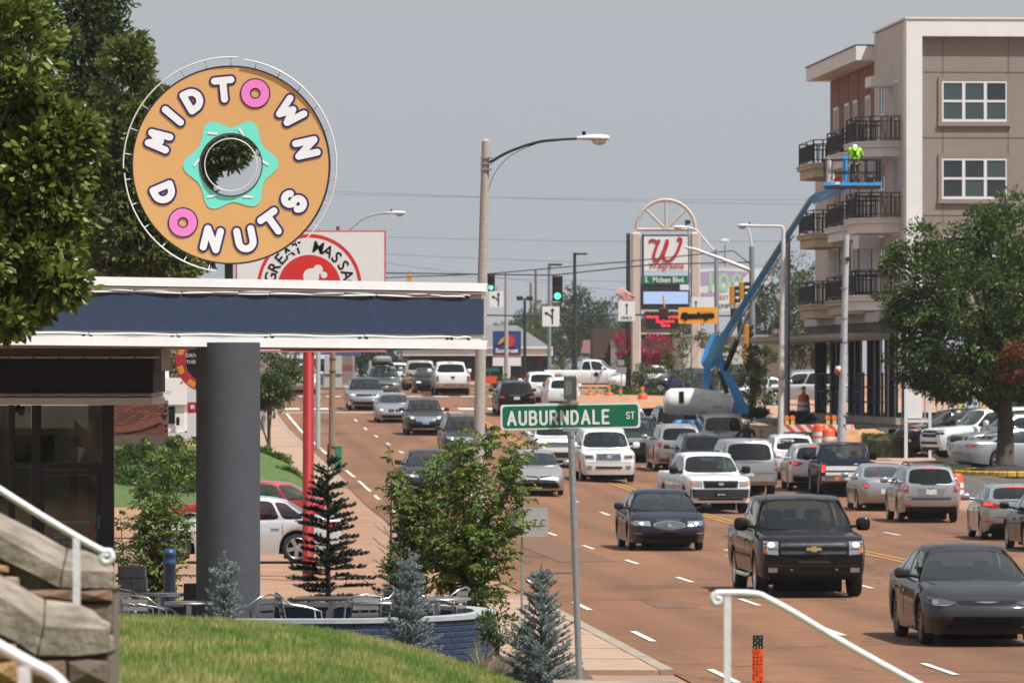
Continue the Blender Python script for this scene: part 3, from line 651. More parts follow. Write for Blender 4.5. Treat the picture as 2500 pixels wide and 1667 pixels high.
tr, tx0 = car('pickup_truck', 'shiny black crew cab pickup truck with gold cross badge, headlamps facing camera', 'pickup truck', PICKUP(L=5.84, H=1.88, mirror_mat=BLK, sec=[.96, .99, 1.0, .985, .95, .87, .46, 0]), BLK, G(1971, 1455), wheel='six', wheel_mat=M_chr, panels=[
    ('headlamp', M_lens, 'F', [(.66, .80), (.93, .82), (.93, 1.06), (.66, 1.05)], .012, True), ('turn_lamp', M_amber, 'F', [(.85, .82), (.93, .83), (.93, .95), (.85, .94)], .022, True), ('headlamp_bulb', M_glow, 'F', oval(.79, .99, .07, .05, 12), .022, True), ('lamp_bezel', M_blk, 'F', rc(.67, .905, .90, .915), .022, True),  # headlamps are off; bulb emission stands in for light they reflect
    ('grille', M_blk, 'F', rc(-.64, .79, .64, 1.045), .008), ('grille_mesh', M_mesh, 'F', rc(-.62, .955, .62, 1.02), .018), ('grille_mesh', M_mesh, 'F', rc(-.62, .815, .62, .885), .018), ('grille_bar', BLK, 'F', rc(-.66, .89, .66, .95), .03),
    ('badge', M_gold, 'F', [(-.15, .885), (-.055, .885), (-.05, .86), (.05, .86), (.055, .885), (.15, .885), (.13, .94), (.05, .94), (.045, .965), (-.045, .965), (-.05, .94), (-.13, .94)], .05),
    ('bumper', BLK, 'F', [(-.92, .44), (.92, .44), (.94, .60), (.90, .755), (.5, .745), (-.5, .745), (-.90, .755), (-.94, .60)], .06), ('bumper_slot', M_grey, 'F', rc(-.30, .65, .30, .70), .066), ('bumper_crease', M_seam, 'F', rc(-.88, .595, .88, .61), .063), ('fog_lamp', M_lens, 'F', rc(.68, .48, .85, .565), .068, True), ('tow_hook', M_chr, 'F', oval(.42, .53, .025, .02, 8), .075, True), ('air_dam', M_blk, 'F', rc(-.92, .34, .92, .42), .006), ('door_trim', M_blk, 'L', rc(-1.3, .72, 1.1, .76), .012), ('door_trim', M_blk, 'r', rc(-1.3, .72, 1.1, .76), .012)])
for sd_ in (1, -1): MB().tube([(1.15, sd_*.98, .40), (1.0, sd_*1.04, .37), (-1.0, sd_*1.04, .37), (-1.15, sd_*.98, .40)], .045, 8).build('running_board', M_chr, tr, local=True)
for y in (.48, -.18): MB().tube([(tx0-1.36, y, 1.24), (tx0-1.38, y-.5, 1.255)], .012, 5).build('wiper', M_blk, tr, local=True)
b = MB(); b.tube([(tx0-1.3, -.72, 1.18), (tx0-1.33, -.73, 1.95)], .006, 5); b.build('aerial', M_blk, tr, local=True)
car('sedan', 'midnight blue sedan with oval chrome grille ahead of the white pickup', 'car', SEDAN(L=5.08, W=1.87, H=1.45, wb=2.85, fo=1.05, wr=.325, yr=.70, hood=.03), NAVY, G(1624, 1342), wheel='steel', panels=[
    ('headlamp', M_lens, 'F', [(.44, .60), (.82, .61), (.89, .66), (.88, .73), (.46, .72)], .01, True), ('headlamp_bulb', M_glow, 'F', oval(.66, .66, .05, .035, 10), .02, True), ('grille_ring', M_chr, 'F', oval(0, .625, .39, .105, 24), .012), ('grille', M_mesh, 'F', oval(0, .625, .36, .085, 24), .03), ('badge', M_chr, 'F', oval(0, .625, .045, .05, 12), .045),  # unlit headlamps too, their reflected brightness added as emission
    ('bumper_gap', M_seam, 'F', rc(-.88, .525, .88, .535), .006), ('marker_lamp', M_amber, 'F', rc(.66, .41, .84, .435), .012, True), ('lower_grille', M_blk, 'F', rc(-.62, .27, .62, .36), .006), ('plate_holder', M_blk, 'F', rc(-.17, .40, .17, .52), .012), ('bonnet_trim', M_chr, 'F', rc(-.30, .745, .30, .755), .012)])
car('pickup_truck', 'white older pickup truck with chrome grille and dark bumper turning ahead of traffic', 'pickup truck', PICKUP(L=5.7, W=2.0, H=1.86, wb=3.5, sec=[.96, .99, 1.0, .985, .94, .87, .46, 0], mirror_mat=M_blk), WHT, G(1745, 1252), yaw=5, wheel='steel', panels=[
    ('headlamp', M_lens, 'F', [(.58, .84), (.82, .85), (.82, 1.03), (.58, 1.02)], .012, True), ('turn_lamp', M_amber, 'F', [(.82, .86), (.93, .87), (.93, 1.02), (.82, 1.03)], .012, True), ('grille_surround', M_grey, 'F', [(-.52, .80), (.52, .80), (.56, 1.03), (-.56, 1.03)], .012), ('grille', M_blk, 'F', [(-.46, .83), (.46, .83), (.50, 1.0), (-.50, 1.0)], .022), ('grille_bar', M_grey, 'F', rc(-.48, .91, .48, .925), .035), ('badge', M_chr, 'F', oval(0, .92, .09, .045, 14), .045),
    ('bumper', M_grey, 'F', rc(-.94, .50, .94, .76), .06), ('number_plate', M_blk, 'F', rc(-.2, .54, .2, .66), .075), ('bumper_slot', M_blk, 'F', rc(-.7, .42, .7, .48), .01)])
q = CARS[-1]; lettering('plate_text', 'Bobbie', .09, mat('plate_lettering', (.75, .75, .7), .6), q, (1.75+.98+.15, 0, .60), rz=PI/2, local=True)
car('suv', 'large white suv with tall chrome grille behind the street sign pole', 'suv', TRUCKSUV(L=5.25, W=2.0, H=1.97, wb=3.13, nk=.6), WHT, G(1481, 1177), wheel='six', wheel_mat=M_chr, panels=[
    ('headlamp', M_lens, 'F', [(.54, .86), (.95, .88), (.95, 1.04), (.54, 1.03)], .01, True), ('lamp_bezel', M_grey, 'F', rc(.60, .92, .86, .99), .02, True), ('grille', M_chr, 'F', [(-.44, .82), (.44, .82), (.48, 1.07), (-.48, 1.07)], .018)]+[('grille_slot', M_blk, 'F', rc(-.42, z, .42, z+.025), .03) for z in (.85, .895, .94, .985, 1.03)]+[('badge', M_chr, 'F', oval(0, .95, .11, .06, 14), .045), ('lower_grille', M_blk, 'F', rc(-.48, .52, .48, .60), .008), ('fog_lamp', M_lens, 'F', rc(.62, .53, .80, .63), .012, True), ('bumper_crease', M_seam, 'F', rc(-.9, .73, .9, .74), .005)])
car('suv', 'white boxy suv half hidden behind the green street sign', 'suv', TRUCKSUV(W=2.0, H=1.93), WHT, G(1362, 1140), panels=[
    ('headlamp', M_lens, 'F', rc(.62, .86, .86, 1.0), .01, True), ('turn_lamp', M_amber, 'F', rc(.86, .86, .96, 1.0), .012, True), ('grille', M_chr, 'F', rc(-.52, .82, .52, 1.02), .012)]+[('grille_slot', M_blk, 'F', rc(-.49, z, .49, z+.03), .024) for z in (.85, .91, .96)]+[('bumper', M_grey, 'F', rc(-.95, .40, .95, .62), .02)])
car('sedan', 'champagne silver sedan with wide black lower grille beside the leafy tree', 'car', SEDAN(L=4.85, W=1.83, H=1.47, wb=2.78, fo=.96), SIL2, G(1310, 1209), panels=[
    ('headlamp', M_lens, 'F', [(.45, .66), (.70, .68), (.90, .80), (.88, .70), (.66, .60)], .01, True), ('upper_grille', M_blk, 'F', [(-.42, .655), (0, .60), (.42, .655), (.42, .675), (0, .645), (-.42, .675)], .012), ('chrome_wing', M_chr, 'F', [(-.44, .68), (0, .65), (.44, .68), (.44, .69), (0, .668), (-.44, .69)], .02), ('badge', M_chr, 'F', oval(0, .64, .06, .045, 12), .03),
    ('lower_grille', M_blk, 'F', [(-.74, .27), (.74, .27), (.66, .40), (.50, .56), (-.50, .56), (-.66, .40)], .008), ('lip', M_chr, 'F', rc(-.72, .235, .72, .255), .012)])
car('sedan', 'dark grey sedan in the kerb lane behind the cherry tree leaves', 'car', SEDAN(L=4.85, W=1.86, H=1.46), GRA, G(1052, 1207), panels=[
    ('headlamp', M_lens, 'F', [(.45, .60), (.86, .63), (.88, .72), (.46, .69)], .01, True), ('headlamp_bulb', M_glow, 'F', oval(.66, .655, .06, .03, 10), .02, True), ('grille', M_blk, 'F', rc(-.30, .56, -.03, .69), .012, True), ('grille_ring', M_chr, 'F', rc(-.34, .685, .34, .71), .02), ('lower_grille', M_blk, 'F', rc(-.6, .26, .6, .38), .008)])
def vgrille(z0, z1, z2): return [('grille', M_blk, 'F', [(-.40, z0), (.40, z0), (.52, z2), (-.52, z2)], .010), ('chrome_v', M_chr, 'F', [(-.46, z2), (-.56, z2), (-.42, z0-.03), (.42, z0-.03), (.56, z2), (.46, z2), (.34, z0+.04), (-.34, z0+.04)], .02), ('badge', M_chr, 'F', oval(0, (z0+z2)/2+.02, .085, .075, 14), .035)]
car('suv', 'charcoal suv with chrome u-shaped grille, behind the concrete lamp post', 'suv', SUV(L=5.0, W=1.96, H=1.78, wb=2.9, wr=.37), GRA, G(1139, 1121), panels=vgrille(.72, 0, .93)+[('headlamp', M_lens, 'F', [(.58, .80), (.90, .86), (.93, .97), (.60, .93)], .01, True), ('headlamp_bulb', M_glow, 'F', [(.58, .79), (.66, .80), (.64, .92), (.57, .90)], .02, True), ('lower_grille', M_blk, 'F', rc(-.7, .36, .7, .50), .008), ('skid_trim', M_chr, 'F', rc(-.62, .30, .62, .345), .015), ('fog_lamp', M_lens, 'F', oval(.74, .55, .05, .04, 10), .012, True)], rails=True)
car('suv', 'black crossover with chrome v grille and blue front plate in traffic', 'suv', SUV(L=4.65, W=1.84, H=1.70, wb=2.7), GRA, G(1037, 1062), panels=vgrille(.68, 0, .90)+[('headlamp', M_lens, 'F', [(.54, .80), (.88, .88), (.88, .96), (.56, .90)], .01, True), ('headlamp_bulb', M_glow, 'F', [(.54, .78), (.70, .80), (.66, .88), (.56, .87)], .02, True), ('lower_grille', M_blk, 'F', rc(-.7, .36, .7, .55), .008), ('number_plate', mat('blue_plate', (.10, .32, .55), .5), 'F', rc(-.16, .52, .16, .66), .02), ('skid_trim', M_chr, 'F', rc(-.62, .28, .62, .34), .015)])
car('sedan', 'silver sedan with lit headlamp between two suvs on the far road', 'car', SEDAN(L=4.6, W=1.81, H=1.44, wb=2.8), SIL, G(962, 1031), panels=[('headlamp', M_lens, 'F', [(.45, .60), (.86, .63), (.88, .71), (.46, .69)], .01, True), ('headlamp_bulb', M_glow, 'F', oval(-.66, .655, .08, .04, 10), .02), ('grille', M_blk, 'F', rc(-.32, .55, -.02, .68), .012, True), ('lower_grille', M_blk, 'F', rc(-.7, .26, .7, .38), .008), ('lip', M_chr, 'F', rc(-.7, .225, .7, .25), .012)])
car('suv', 'silver sleek suv with black roof crossing the stop line', 'suv', SUV(L=4.8, W=1.95, H=1.68, wb=2.87, wr=.38), SIL, G(893, 1001), roof_mat=BLK, panels=[('headlamp', M_lens, 'F', [(.56, .80), (.92, .84), (.92, .92), (.56, .88)], .01, True), ('headlamp_bulb', M_glow, 'F', rc(.62, .81, .84, .85), .02, True), ('grille', M_blk, 'F', rc(-.52, .76, .52, .87), .01), ('badge', M_chr, 'F', oval(.34, .81, .06, .04, 10), .02), ('lower_grille', M_blk, 'F', rc(-.72, .32, .72, .48), .01), ('fog_slot', M_blk, 'F', [(.62, .50), (.88, .52), (.86, .62), (.74, .58)], .01, True)])
mv, mx0 = car('minivan', 'dark grey minivan with grey roof box on the far road', 'minivan', SUV(L=5.05, W=1.95, H=1.80, wb=3.0), GRY, S(3.0, 322), panels=[('headlamp', M_lens, 'F', rc(.6, .74, .88, .86), .01, True), ('grille', M_blk, 'F', rc(-.5, .72, .5, .84), .01)])
b = MB(); b.bbox((-.3, 0, 2.16), (1.9, .98, .40), .12); o = b.build('roof_box', mat('roof_box_grey', (.22, .225, .23), .5), mv, local=True)
b = MB(); b.box((.2, 0, 1.90), (.08, 1.2, .12)); b.box((-.9, 0, 1.90), (.08, 1.2, .12)); b.build('roof_bar', M_blk, mv, local=True)
car('suv', 'pale old suv waiting beyond the crossing beside the sign pillar', 'suv', SUV(W=1.9, H=1.75), paint('cream', (.6, .58, .5), .1), S(-1.2, 335), detail=False, panels=[('headlamp', M_glow, 'F', rc(.6, .74, .86, .84), .01, True), ('grille', M_blk, 'F', rc(-.5, .68, .5, .84), .01)])
car('sedan', 'small black car with lit headlamp behind the roof box minivan', 'car', SEDAN(), BLK, S(6.4, 338), detail=False, panels=[('headlamp', M_glow, 'F', rc(.55, .62, .82, .70), .01, True)])
# ---- vehicles seen from behind
car('suv', 'white suv with dark rear window on the far road beside beige pickup', 'suv', SUV(L=4.9, W=1.9, H=1.70), WHT, G(969, 949), away=True, glass_rear=G_dark, detail=False, panels=[('tail_lamp', M_red, 'R', [(.52, 1.0), (.90, 1.02), (.90, .90), (.56, .94)], .01, True), plateR(.86), ('rear_bumper', M_blk, 'R', rc(-.85, .34, .85, .50), .01)])
def tailgate(lz0, lz1): return [('tail_lamp', M_red, 'R', rc(.84, lz0, .985, lz1), .012, True), ('tailgate_gap', M_seam, 'R', rc(.805, .72, .82, 1.2), .004, True), ('rear_bumper', M_chr, 'R', rc(-.97, .50, .97, .70), .05), plateR(.61), ('handle', M_blk, 'R', rc(-.12, 1.06, .12, 1.12), .012)]
car('pickup_truck', 'beige pickup truck seen from behind left of the white pickup', 'pickup truck', PICKUP(), BEI, G(1028, 953), away=True, glass_rear=G_dark, detail=False, panels=tailgate(.86, 1.16))
car('pickup_truck', 'white pickup truck with ram emblem on tailgate seen from behind', 'pickup truck', PICKUP(W=2.05, H=1.95), WHT, G(1103, 965), away=True, glass_rear=G_dark, detail=False, panels=tailgate(.80, 1.14)+[('badge', M_blk, 'R', [(0, .92), (.05, 1.0), (.13, 1.08), (.06, 1.10), (-.06, 1.10), (-.13, 1.08), (-.05, 1.0)], .012), ('brake_lamp', M_red, 'R', rc(-.2, 1.86, .2, 1.93), .012)])
car('suv', 'black suv with red tail lamps left of the green street sign', 'suv', SUV(L=5.1, W=2.0, H=1.78, wb=3.0, wr=.38), BLK, G(1258, 1014), away=True, glass_rear=G_dark, panels=[('tail_lamp', M_red, 'R', [(.62, .92), (.94, .94), (.94, 1.06), (.66, 1.06)], .012, True), ('tail_lens', M_lens, 'R', oval(.78, .99, .06, .04, 10), .02, True), plateR(.93), ('chrome_strip', M_chr, 'R', rc(-.42, 1.06, .42, 1.09), .015), ('rear_step', M_chr, 'R', rc(-.55, .44, .55, .48), .015), gapR(.76)], rails=True)
def vert_lamps(z0, z1, m=M_red): return [('tail_lamp', m, 'R', [(.80, z0), (.92, z0+.02), (.84, z1), (.74, z1-.02)], .012, True)]
car('suv', 'white compact suv with tall red lamps behind another white suv', 'suv', SUV(L=4.5, W=1.82, H=1.68), WHT, G(1322, 982), away=True, glass_rear=G_dark, detail=False, panels=vert_lamps(.95, 1.5)+[plateR(.85)])
car('suv', 'white suv with orange-red tall tail lamps behind the street sign', 'suv', SUV(L=4.7, W=1.86, H=1.72), WHT, G(1372, 1000), away=True, glass_rear=G_dark, panels=vert_lamps(.98, 1.48)+[('turn_lamp', M_amber, 'R', [(.76, 1.30), (.86, 1.30), (.84, 1.44), (.75, 1.44)], .016, True), plateR(.85), ('rear_bumper', M_grey, 'R', rc(-.85, .34, .85, .5), .01)])
car('sedan', 'grey sedan roof showing above the green street sign', 'car', SEDAN(W=1.85, H=1.48), GRY, G(1458, 1062), away=True, panels=[('tail_lamp', M_red, 'R', rc(.55, .78, .88, .92), .01, True)])
car('sedan', 'pale silver car with its windscreen just above the street sign', 'car', SEDAN(W=1.8, H=1.45), SIL, G(1345, 1062), panels=[('headlamp', M_lens, 'F', rc(.5, .6, .85, .7), .01, True)])
car('sedan', 'white sedan peeking out right of the green street sign', 'car', SEDAN(W=1.84, H=1.48), WHT, G(1540, 1078), panels=[('headlamp', M_lens, 'F', rc(.5, .6, .85, .7), .01, True)])
car('pickup_truck', 'dark green pickup truck mostly hidden beside the big white suv', 'pickup truck', PICKUP(H=1.85), paint('dark_green', (.012, .022, .02), .3), G(1556, 1128), panels=[('headlamp', M_lens, 'F', rc(.66, .86, .92, 1.0), .01, True), ('grille', M_chr, 'F', rc(-.6, .84, .6, 1.02), .01)])
car('suv', 'black boxy suv behind the silver suv below the lift', 'suv', TRUCKSUV(W=2.0, H=1.93), BLK, G(1648, 1098), away=True, glass_rear=G_dark, rails=M_chr, panels=[('tail_lamp', M_red, 'R', rc(.86, .85, .97, 1.15), .012, True), plateR(.9)])
car('suv', 'pearl beige boxy suv seen from behind below the lift engine cover', 'suv', TRUCKSUV(W=2.0, H=1.94), paint('pearl', (.56, .54, .50), .15), G(1758, 1122), away=True, glass_rear=G_dark, rails=True, panels=[('tail_lamp', M_red, 'R', rc(.86, .88, .98, 1.2), .012, True), plateR(.86), ('chrome_strip', WHT, 'R', rc(-.36, 1.0, .36, 1.07), .02), ('wiper', M_blk, 'R', rc(-.1, 1.16, .4, 1.19), .02), gapR(.68)])
car('suv', 'silver suv with dark rear glass, leftmost of the queue seen from behind', 'suv', SUV(L=5.1, W=1.95, H=1.83, wb=3.0, wr=.38), SIL2, G(1655, 1149), away=True, glass_rear=G_dark, panels=[('tail_lamp', M_red, 'R', [(.76, .96), (.94, .98), (.94, 1.16), (.82, 1.20), (.76, 1.1)], .012, True), plateR(.88), ('rear_bumper', M_grey, 'R', rc(-.3, .40, .9, .54), .012), gapR(.72)], rails=M_chr)
car('suv', 'dark grey suv with decal on rear window between silver suvs', 'suv', SUV(L=4.9, W=1.95, H=1.80, wr=.38), GRA, G(1713, 1176), away=True, glass_rear=G_dark, panels=[('tail_lamp', M_red, 'R', rc(.78, .9, .94, 1.1), .012, True), plateR(.9)], rails=True)
car('suv', 'silver boxy suv with black rear window behind the white pickup cab', 'suv', TRUCKSUV(W=2.0, H=1.95, yr=.79), SIL, G(1820, 1209), away=True, glass_rear=G_dark, panels=[('tail_lamp', M_red, 'R', rc(.86, .86, .98, 1.18), .012, True), ('tail_lens', M_lens, 'R', rc(.86, .97, .98, 1.04), .02, True), plateR(.72), gapR(.80, .9), ('rear_bumper', SIL2, 'R', rc(-.96, .46, .96, .70), .03)])
car('suv', 'white suv with handwritten sign in its rear window', 'suv', SUV(L=4.7, W=1.84, H=1.70), WHT, G(1932, 1170), away=True, glass_rear=G_dark, rails=True, panels=[('tail_lamp', M_red, 'R', rc(.76, .9, .9, 1.1), .012, True), plateR(.86)])
q = CARS[-1]; xr = .93+2.72/2-4.7
b = MB(); b.box((xr+.33, .30, 1.38), (.02, .62, .26)); b.build('paper_sign', mat('paper', (.8, .8, .78), .8), q, local=True); lettering('paper_lettering', 'TKE', .24, M_blk, q, (xr+.31, .30, 1.38), rz=-PI/2, local=True, bold=.006)
car('suv', 'white angular crossover with brake lamps lit behind the blue pickup', 'suv', SUV(L=4.63, W=1.85, H=1.65, wb=2.66, yr=.70), WHT, G(1985, 1197), away=True, yaw=-2, glass_rear=G_dark, panels=[('tail_lamp', M_red, 'R', [(.40, 1.0), (.90, 1.06), (.92, .96), (.62, .88)], .014, True), ('brake_lamp', M_redlit, 'R', [(.64, .93), (.86, .99), (.86, 1.02), (.66, .99)], .022, True), ('high_brake_lamp', M_redlit, 'R', rc(-.20, 1.535, .20, 1.56), .02), plateR(.80), ('rear_bumper', M_blk, 'R', [(-.85, .34), (.85, .34), (.78, .52), (-.78, .52)], .012), ('reflector', M_red, 'R', rc(.6, .54, .8, .57), .015, True)])
tr, tx0 = car('pickup_truck', 'old navy blue pickup truck with white tailgate panel and chrome bumper', 'pickup truck', PICKUP(L=5.4, W=1.98, H=1.80, wb=3.4, bed=3.35, cabr=3.25, yr=.80, sides=[0, 1], holes=[1], rm=(.09, .09, .06, .12), mirror_mat=M_blk), paint('deep_blue', (.014, .017, .045), .4, .3), G(2067, 1211), away=True, yaw=-2, wheel='steel', wheel_mat=M_chr, panels=[('tailgate_panel', WHT, 'R', rc(-.80, .90, .80, 1.05), .014), ('tailgate_panel', WHT, 'R', rc(-.80, .74, .80, .84), .014), ('tailgate_strip', M_blk, 'R', rc(-.82, .85, .82, .89), .016), ('tail_lamp', M_redlit, 'R', rc(.83, .84, .95, 1.10), .016, True), ('rear_bumper', M_chr, 'R', rc(-.94, .54, .94, .72), .06), ('number_plate', M_plate, 'R', rc(-.16, .57, .16, .70), .075), ('bumper_sticker', M_amber, 'R', rc(.36, .58, .5, .69), .075), ('high_brake_lamp', M_red, 'R', rc(-.12, 1.72, .12, 1.76), .012), ('badge', M_plate, 'R', rc(-.28, 1.11, -.16, 1.135), .012)])
car('coupe', 'small silver coupe with round tail lamps left of the silver wagon', 'car', SEDAN(L=4.2, W=1.74, H=1.48, wb=2.52, fo=.85, cab=(1.15, .97, 1.95, 1.40, 2.75, 1.38, 3.75, 1.03), sides=[0, .55, .9, 1], holes=[1, 1, 0], plan=(.85, .24, .8, .28)), SIL, G(2155, 1246), away=True, yaw=-1, panels=[('tail_lamp', M_red, 'R', oval(.62, .80, .085, .08, 14), .014, True), ('brake_lamp', M_redlit, 'R', oval(.62, .80, .045, .04, 10), .024, True), ('reflector', M_red, 'R', rc(.7, .60, .74, .66), .012, True), plateR(.62)])
car('suv', 'silver wagon suv with roof rails and red tail lamps, rear to camera', 'suv', SUV(L=4.6, W=1.80, H=1.70, wb=2.64, wr=.36, sides=[0, .36, .70, 1], yr=.74), SIL, G(2263, 1274), away=True, yaw=-1, rails=True, glass_rear=G_dark, panels=[('tail_lamp', M_red, 'R', [(.66, .90), (.90, .90), (.90, 1.14), (.74, 1.16), (.67, 1.10)], .014, True), ('tail_lens', M_lens, 'R', [(.70, .97), (.86, .97), (.86, 1.06), (.72, 1.05)], .022, True), ('high_brake_lamp', M_redlit, 'R', [(-.22, 1.585), (.22, 1.585), (.16, 1.56), (-.16, 1.56)], .02), plateR(.90), ('plate_recess', paint('silver_shade', (.36, .37, .38), .6), 'R', [(-.36, .80), (.36, .80), (.42, 1.0), (-.42, 1.0)], .005), badge(1.07, .07, 'R'), gapR(.76, .72), ('bumper_top', M_grey, 'R', rc(-.58, .68, .58, .73), .012), ('rear_bumper', M_blk, 'R', rc(-.85, .32, .85, .48), .012), ('reflector', M_red, 'R', rc(.58, .50, .80, .535), .014, True), ('wiper', M_blk, 'R', rc(-.15, 1.12, .30, 1.15), .03), ('sticker', mat('purple_sticker', (.16, .12, .5), .6), 'R', rc(-.72, 1.17, -.65, 1.25), .02)])
q = CARS[-1]; lettering('plate_text', 'BEZ-AT3', .085, M_blk, q, (.93+1.32-4.6-.035, 0, .90), rz=-PI/2, local=True, bold=.004)
car('hatchback', 'silver hatchback with lit high brake lamp at the right edge', 'car', SEDAN(L=4.36, W=1.78, H=1.45, wb=2.7, fo=.88, box=1, top=[(0, .68, .71), (.25, .75, .80), (.7, .84, .9), (1.25, .91, .98), (2.4, .95, .97), (3.6, 1.0, 1.0), (4.36, 1.0, 1.0)], cab=(1.2, .97, 2.05, 1.37, 3.55, 1.37, 4.22, 1.02), sides=[0, .40, .72, 1], holes=[1, 1, 1], plan=(.85, .24, .6, .17), rm=(.15, .15, .10, .14)), SIL, G(2474, 1317), away=True, yaw=-2, glass_rear=G_dark, panels=[('tail_lamp', M_red, 'R', [(.36, .88), (.56, .83), (.88, .86), (.90, 1.0), (.70, 1.0)], .014, True), ('brake_lamp', M_redlit, 'R', [(.62, .90), (.84, .90), (.84, .97), (.64, .97)], .022, True), ('high_brake_lamp', M_redlit, 'R', rc(-.22, 1.345, .22, 1.37), .02), plateR(.74), badge(.93, .06, 'R'), ('rear_bumper', M_blk, 'R', [(-.80, .27), (.80, .27), (.62, .44), (-.62, .44)], .012), ('reflector', M_red, 'R', rc(.62, .48, .84, .51), .014, True), gapR(.60, .6)])
q = CARS[-1]; lettering('plate_text', 'U46-92N', .085, M_blk, q, (.88+1.35-4.36-.03, 0, .74), rz=-PI/2, local=True, bold=.004)
b = MB(); b.tube([(-1.3, .0, 1.44), (-1.5, 0, 1.62)], .006, 5); b.build('aerial', M_blk, q, local=True)
car('sedan', 'black car cut off by the right edge of the picture', 'car', SEDAN(W=1.85, H=1.46), BLK, G(2590, 1345), away=True, panels=[('tail_lamp', M_red, 'R', rc(.55, .78, .9, .92), .01, True)])
# ---- parked on the right, behind the mulch bed
def parked(px, py, d): p = P(px, py, d); return p
FZ = dict(fixz=1)
car('suv', 'black suv parked nose to the hedge', 'suv', SUV(L=4.9, W=1.92, H=1.72, wr=.38, **FZ), BLK, parked(2335, 1107, 213.5), at_mid=True, heading=-159, wheel='six', panels=[('headlamp', M_lens, 'F', [(.56, .86), (.92, .90), (.90, 1.0), (.58, .96)], .012, True), ('turn_lamp', M_amber, 'F', rc(.80, .86, .94, .92), .02, True), ('grille', M_chr, 'F', rc(-.48, .66, .48, .96), .012), ('grille_mesh', M_blk, 'F', rc(-.43, .70, .43, .93), .022), ('fog_ring', M_chr, 'F', oval(.66, .50, .14, .07, 14), .012, True)])
car('suv', 'silver car roof showing behind the parked black suv', 'car', SEDAN(**FZ), SIL, parked(2385, 1092, 216.8), at_mid=True, heading=-157, detail=False)
car('suv', 'white full-size suv parked between the black and grey ones', 'suv', TRUCKSUV(W=2.04, H=1.90, L=5.2, **FZ), WHT, parked(2418, 1118, 210), at_mid=True, heading=-160, wheel='six', panels=[('headlamp', M_lens, 'F', [(.60, .94), (.95, .96), (.95, 1.07), (.60, 1.06)], .012, True), ('lamp_bezel', M_blk, 'F', rc(.60, .88, .95, .955), .014, True), ('grille', M_blk, 'F', rc(-.60, .78, .60, 1.04), .012), ('chrome_strip', M_chr, 'F', rc(-.62, .90, .62, .93), .03), ('lower_grille', M_blk, 'F', rc(-.7, .52, .7, .62), .01), ('air_dam', M_blk, 'F', rc(-.9, .30, .9, .42), .01)])
car('suv', 'grey full-size suv with big square grille parked by the tree', 'suv', TRUCKSUV(W=2.04, H=1.88, L=5.3, wb=3.0, **FZ), paint('pewter', (.30, .31, .32), .6), parked(2488, 1132, 206.5), at_mid=True, heading=-160, wheel='six', panels=[('headlamp', M_lens, 'F', rc(.64, .84, .95, 1.04), .012, True), ('lamp_bezel', M_blk, 'F', rc(.70, .88, .86, 1.0), .02, True), ('grille_surround', M_chr, 'F', rc(-.58, .76, .58, 1.05), .014), ('grille', M_grey, 'F', rc(-.52, .80, .52, 1.01), .026), ('fog_lamp', M_lens, 'F', rc(.58, .50, .80, .58), .012, True), ('lower_grille', M_blk, 'F', rc(-.5, .50, .5, .60), .01)])
car('sedan', 'silver sedan parked with its boot towards the road behind tree trunk', 'car', SEDAN(L=4.87, W=1.83, H=1.47, **FZ), SIL, parked(2498, 1146, 203), at_mid=True, heading=22, wheel='six', panels=[('tail_lamp', M_red, 'R', [(.44, .88), (.60, .80), (.88, .84), (.90, .93), (.62, .94)], .014, True), plateR(.80), gapR(.60)])
# ---- parked beyond the crossing and by the shops
car('suv', 'navy blue suv parked left of the lift engine cover', 'suv', SUV(L=4.6, W=1.85, H=1.68, **FZ), paint('ink_blue', (.02, .025, .055), .5), parked(1655, 968, 330), at_mid=True, heading=196, wheel='five', wheel_mat=M_chr, panels=[('headlamp', M_lens, 'F', rc(.6, .76, .88, .86), .01, True)])
car('sedan', 'white car parked behind shrubs left of the navy suv', 'car', SEDAN(**FZ), WHT, parked(1580, 950, 350), at_mid=True, heading=200, detail=False)
car('suv', 'dark suv with red tail lamp parked behind the lift arm', 'suv', SUV(**FZ), GRA, parked(1770, 958, 345), at_mid=True, heading=172, detail=False, panels=[('tail_lamp', M_red, 'R', rc(.66, .92, .9, 1.08), .012, True)])
car('sedan', 'silver car parked behind young trees right of the lift arm', 'car', SEDAN(**FZ), SIL, parked(1860, 985, 318), at_mid=True, heading=190, detail=False, panels=[('headlamp', M_lens, 'F', rc(.5, .6, .85, .7), .01, True)])
car('sedan', 'grey car with pale windscreen parked behind the lift engine cover', 'car', SEDAN(**FZ), GRY, parked(1720, 965, 352), at_mid=True, heading=185, detail=False)
car('suv', 'silver suv with roof rails parked between utility pole and apartment building', 'suv', TRUCKSUV(L=4.75, W=1.9, H=1.78, wb=2.79, **FZ), SIL, parked(1952, 992, 282), at_mid=True, heading=187, glass_rear=G_dark, rails=M_chr, panels=[('tail_lamp', M_red, 'R', rc(.76, .9, .93, 1.16), .012, True)])
car('pickup_truck', 'white pickup truck in side view with door emblem beyond the crossing', 'pickup truck', PICKUP(L=5.5, H=1.9, bed=3.3, cabr=3.2, sides=[0, .62, 1], holes=[1, 1], **FZ), WHT, parked(1440, 952, 352), at_mid=True, heading=-10, wheel='steel', glass_rear=G_dark, panels=[('door_emblem', M_blk, 'r', oval(.55, .98, .15, .16, 12), .012), ('headlamp', M_lens, 'F', rc(.6, .85, .9, 1.0), .01, True), ('marker_lamp', M_red, 'F', rc(-.97, .9, -.92, 1.0), .01)])
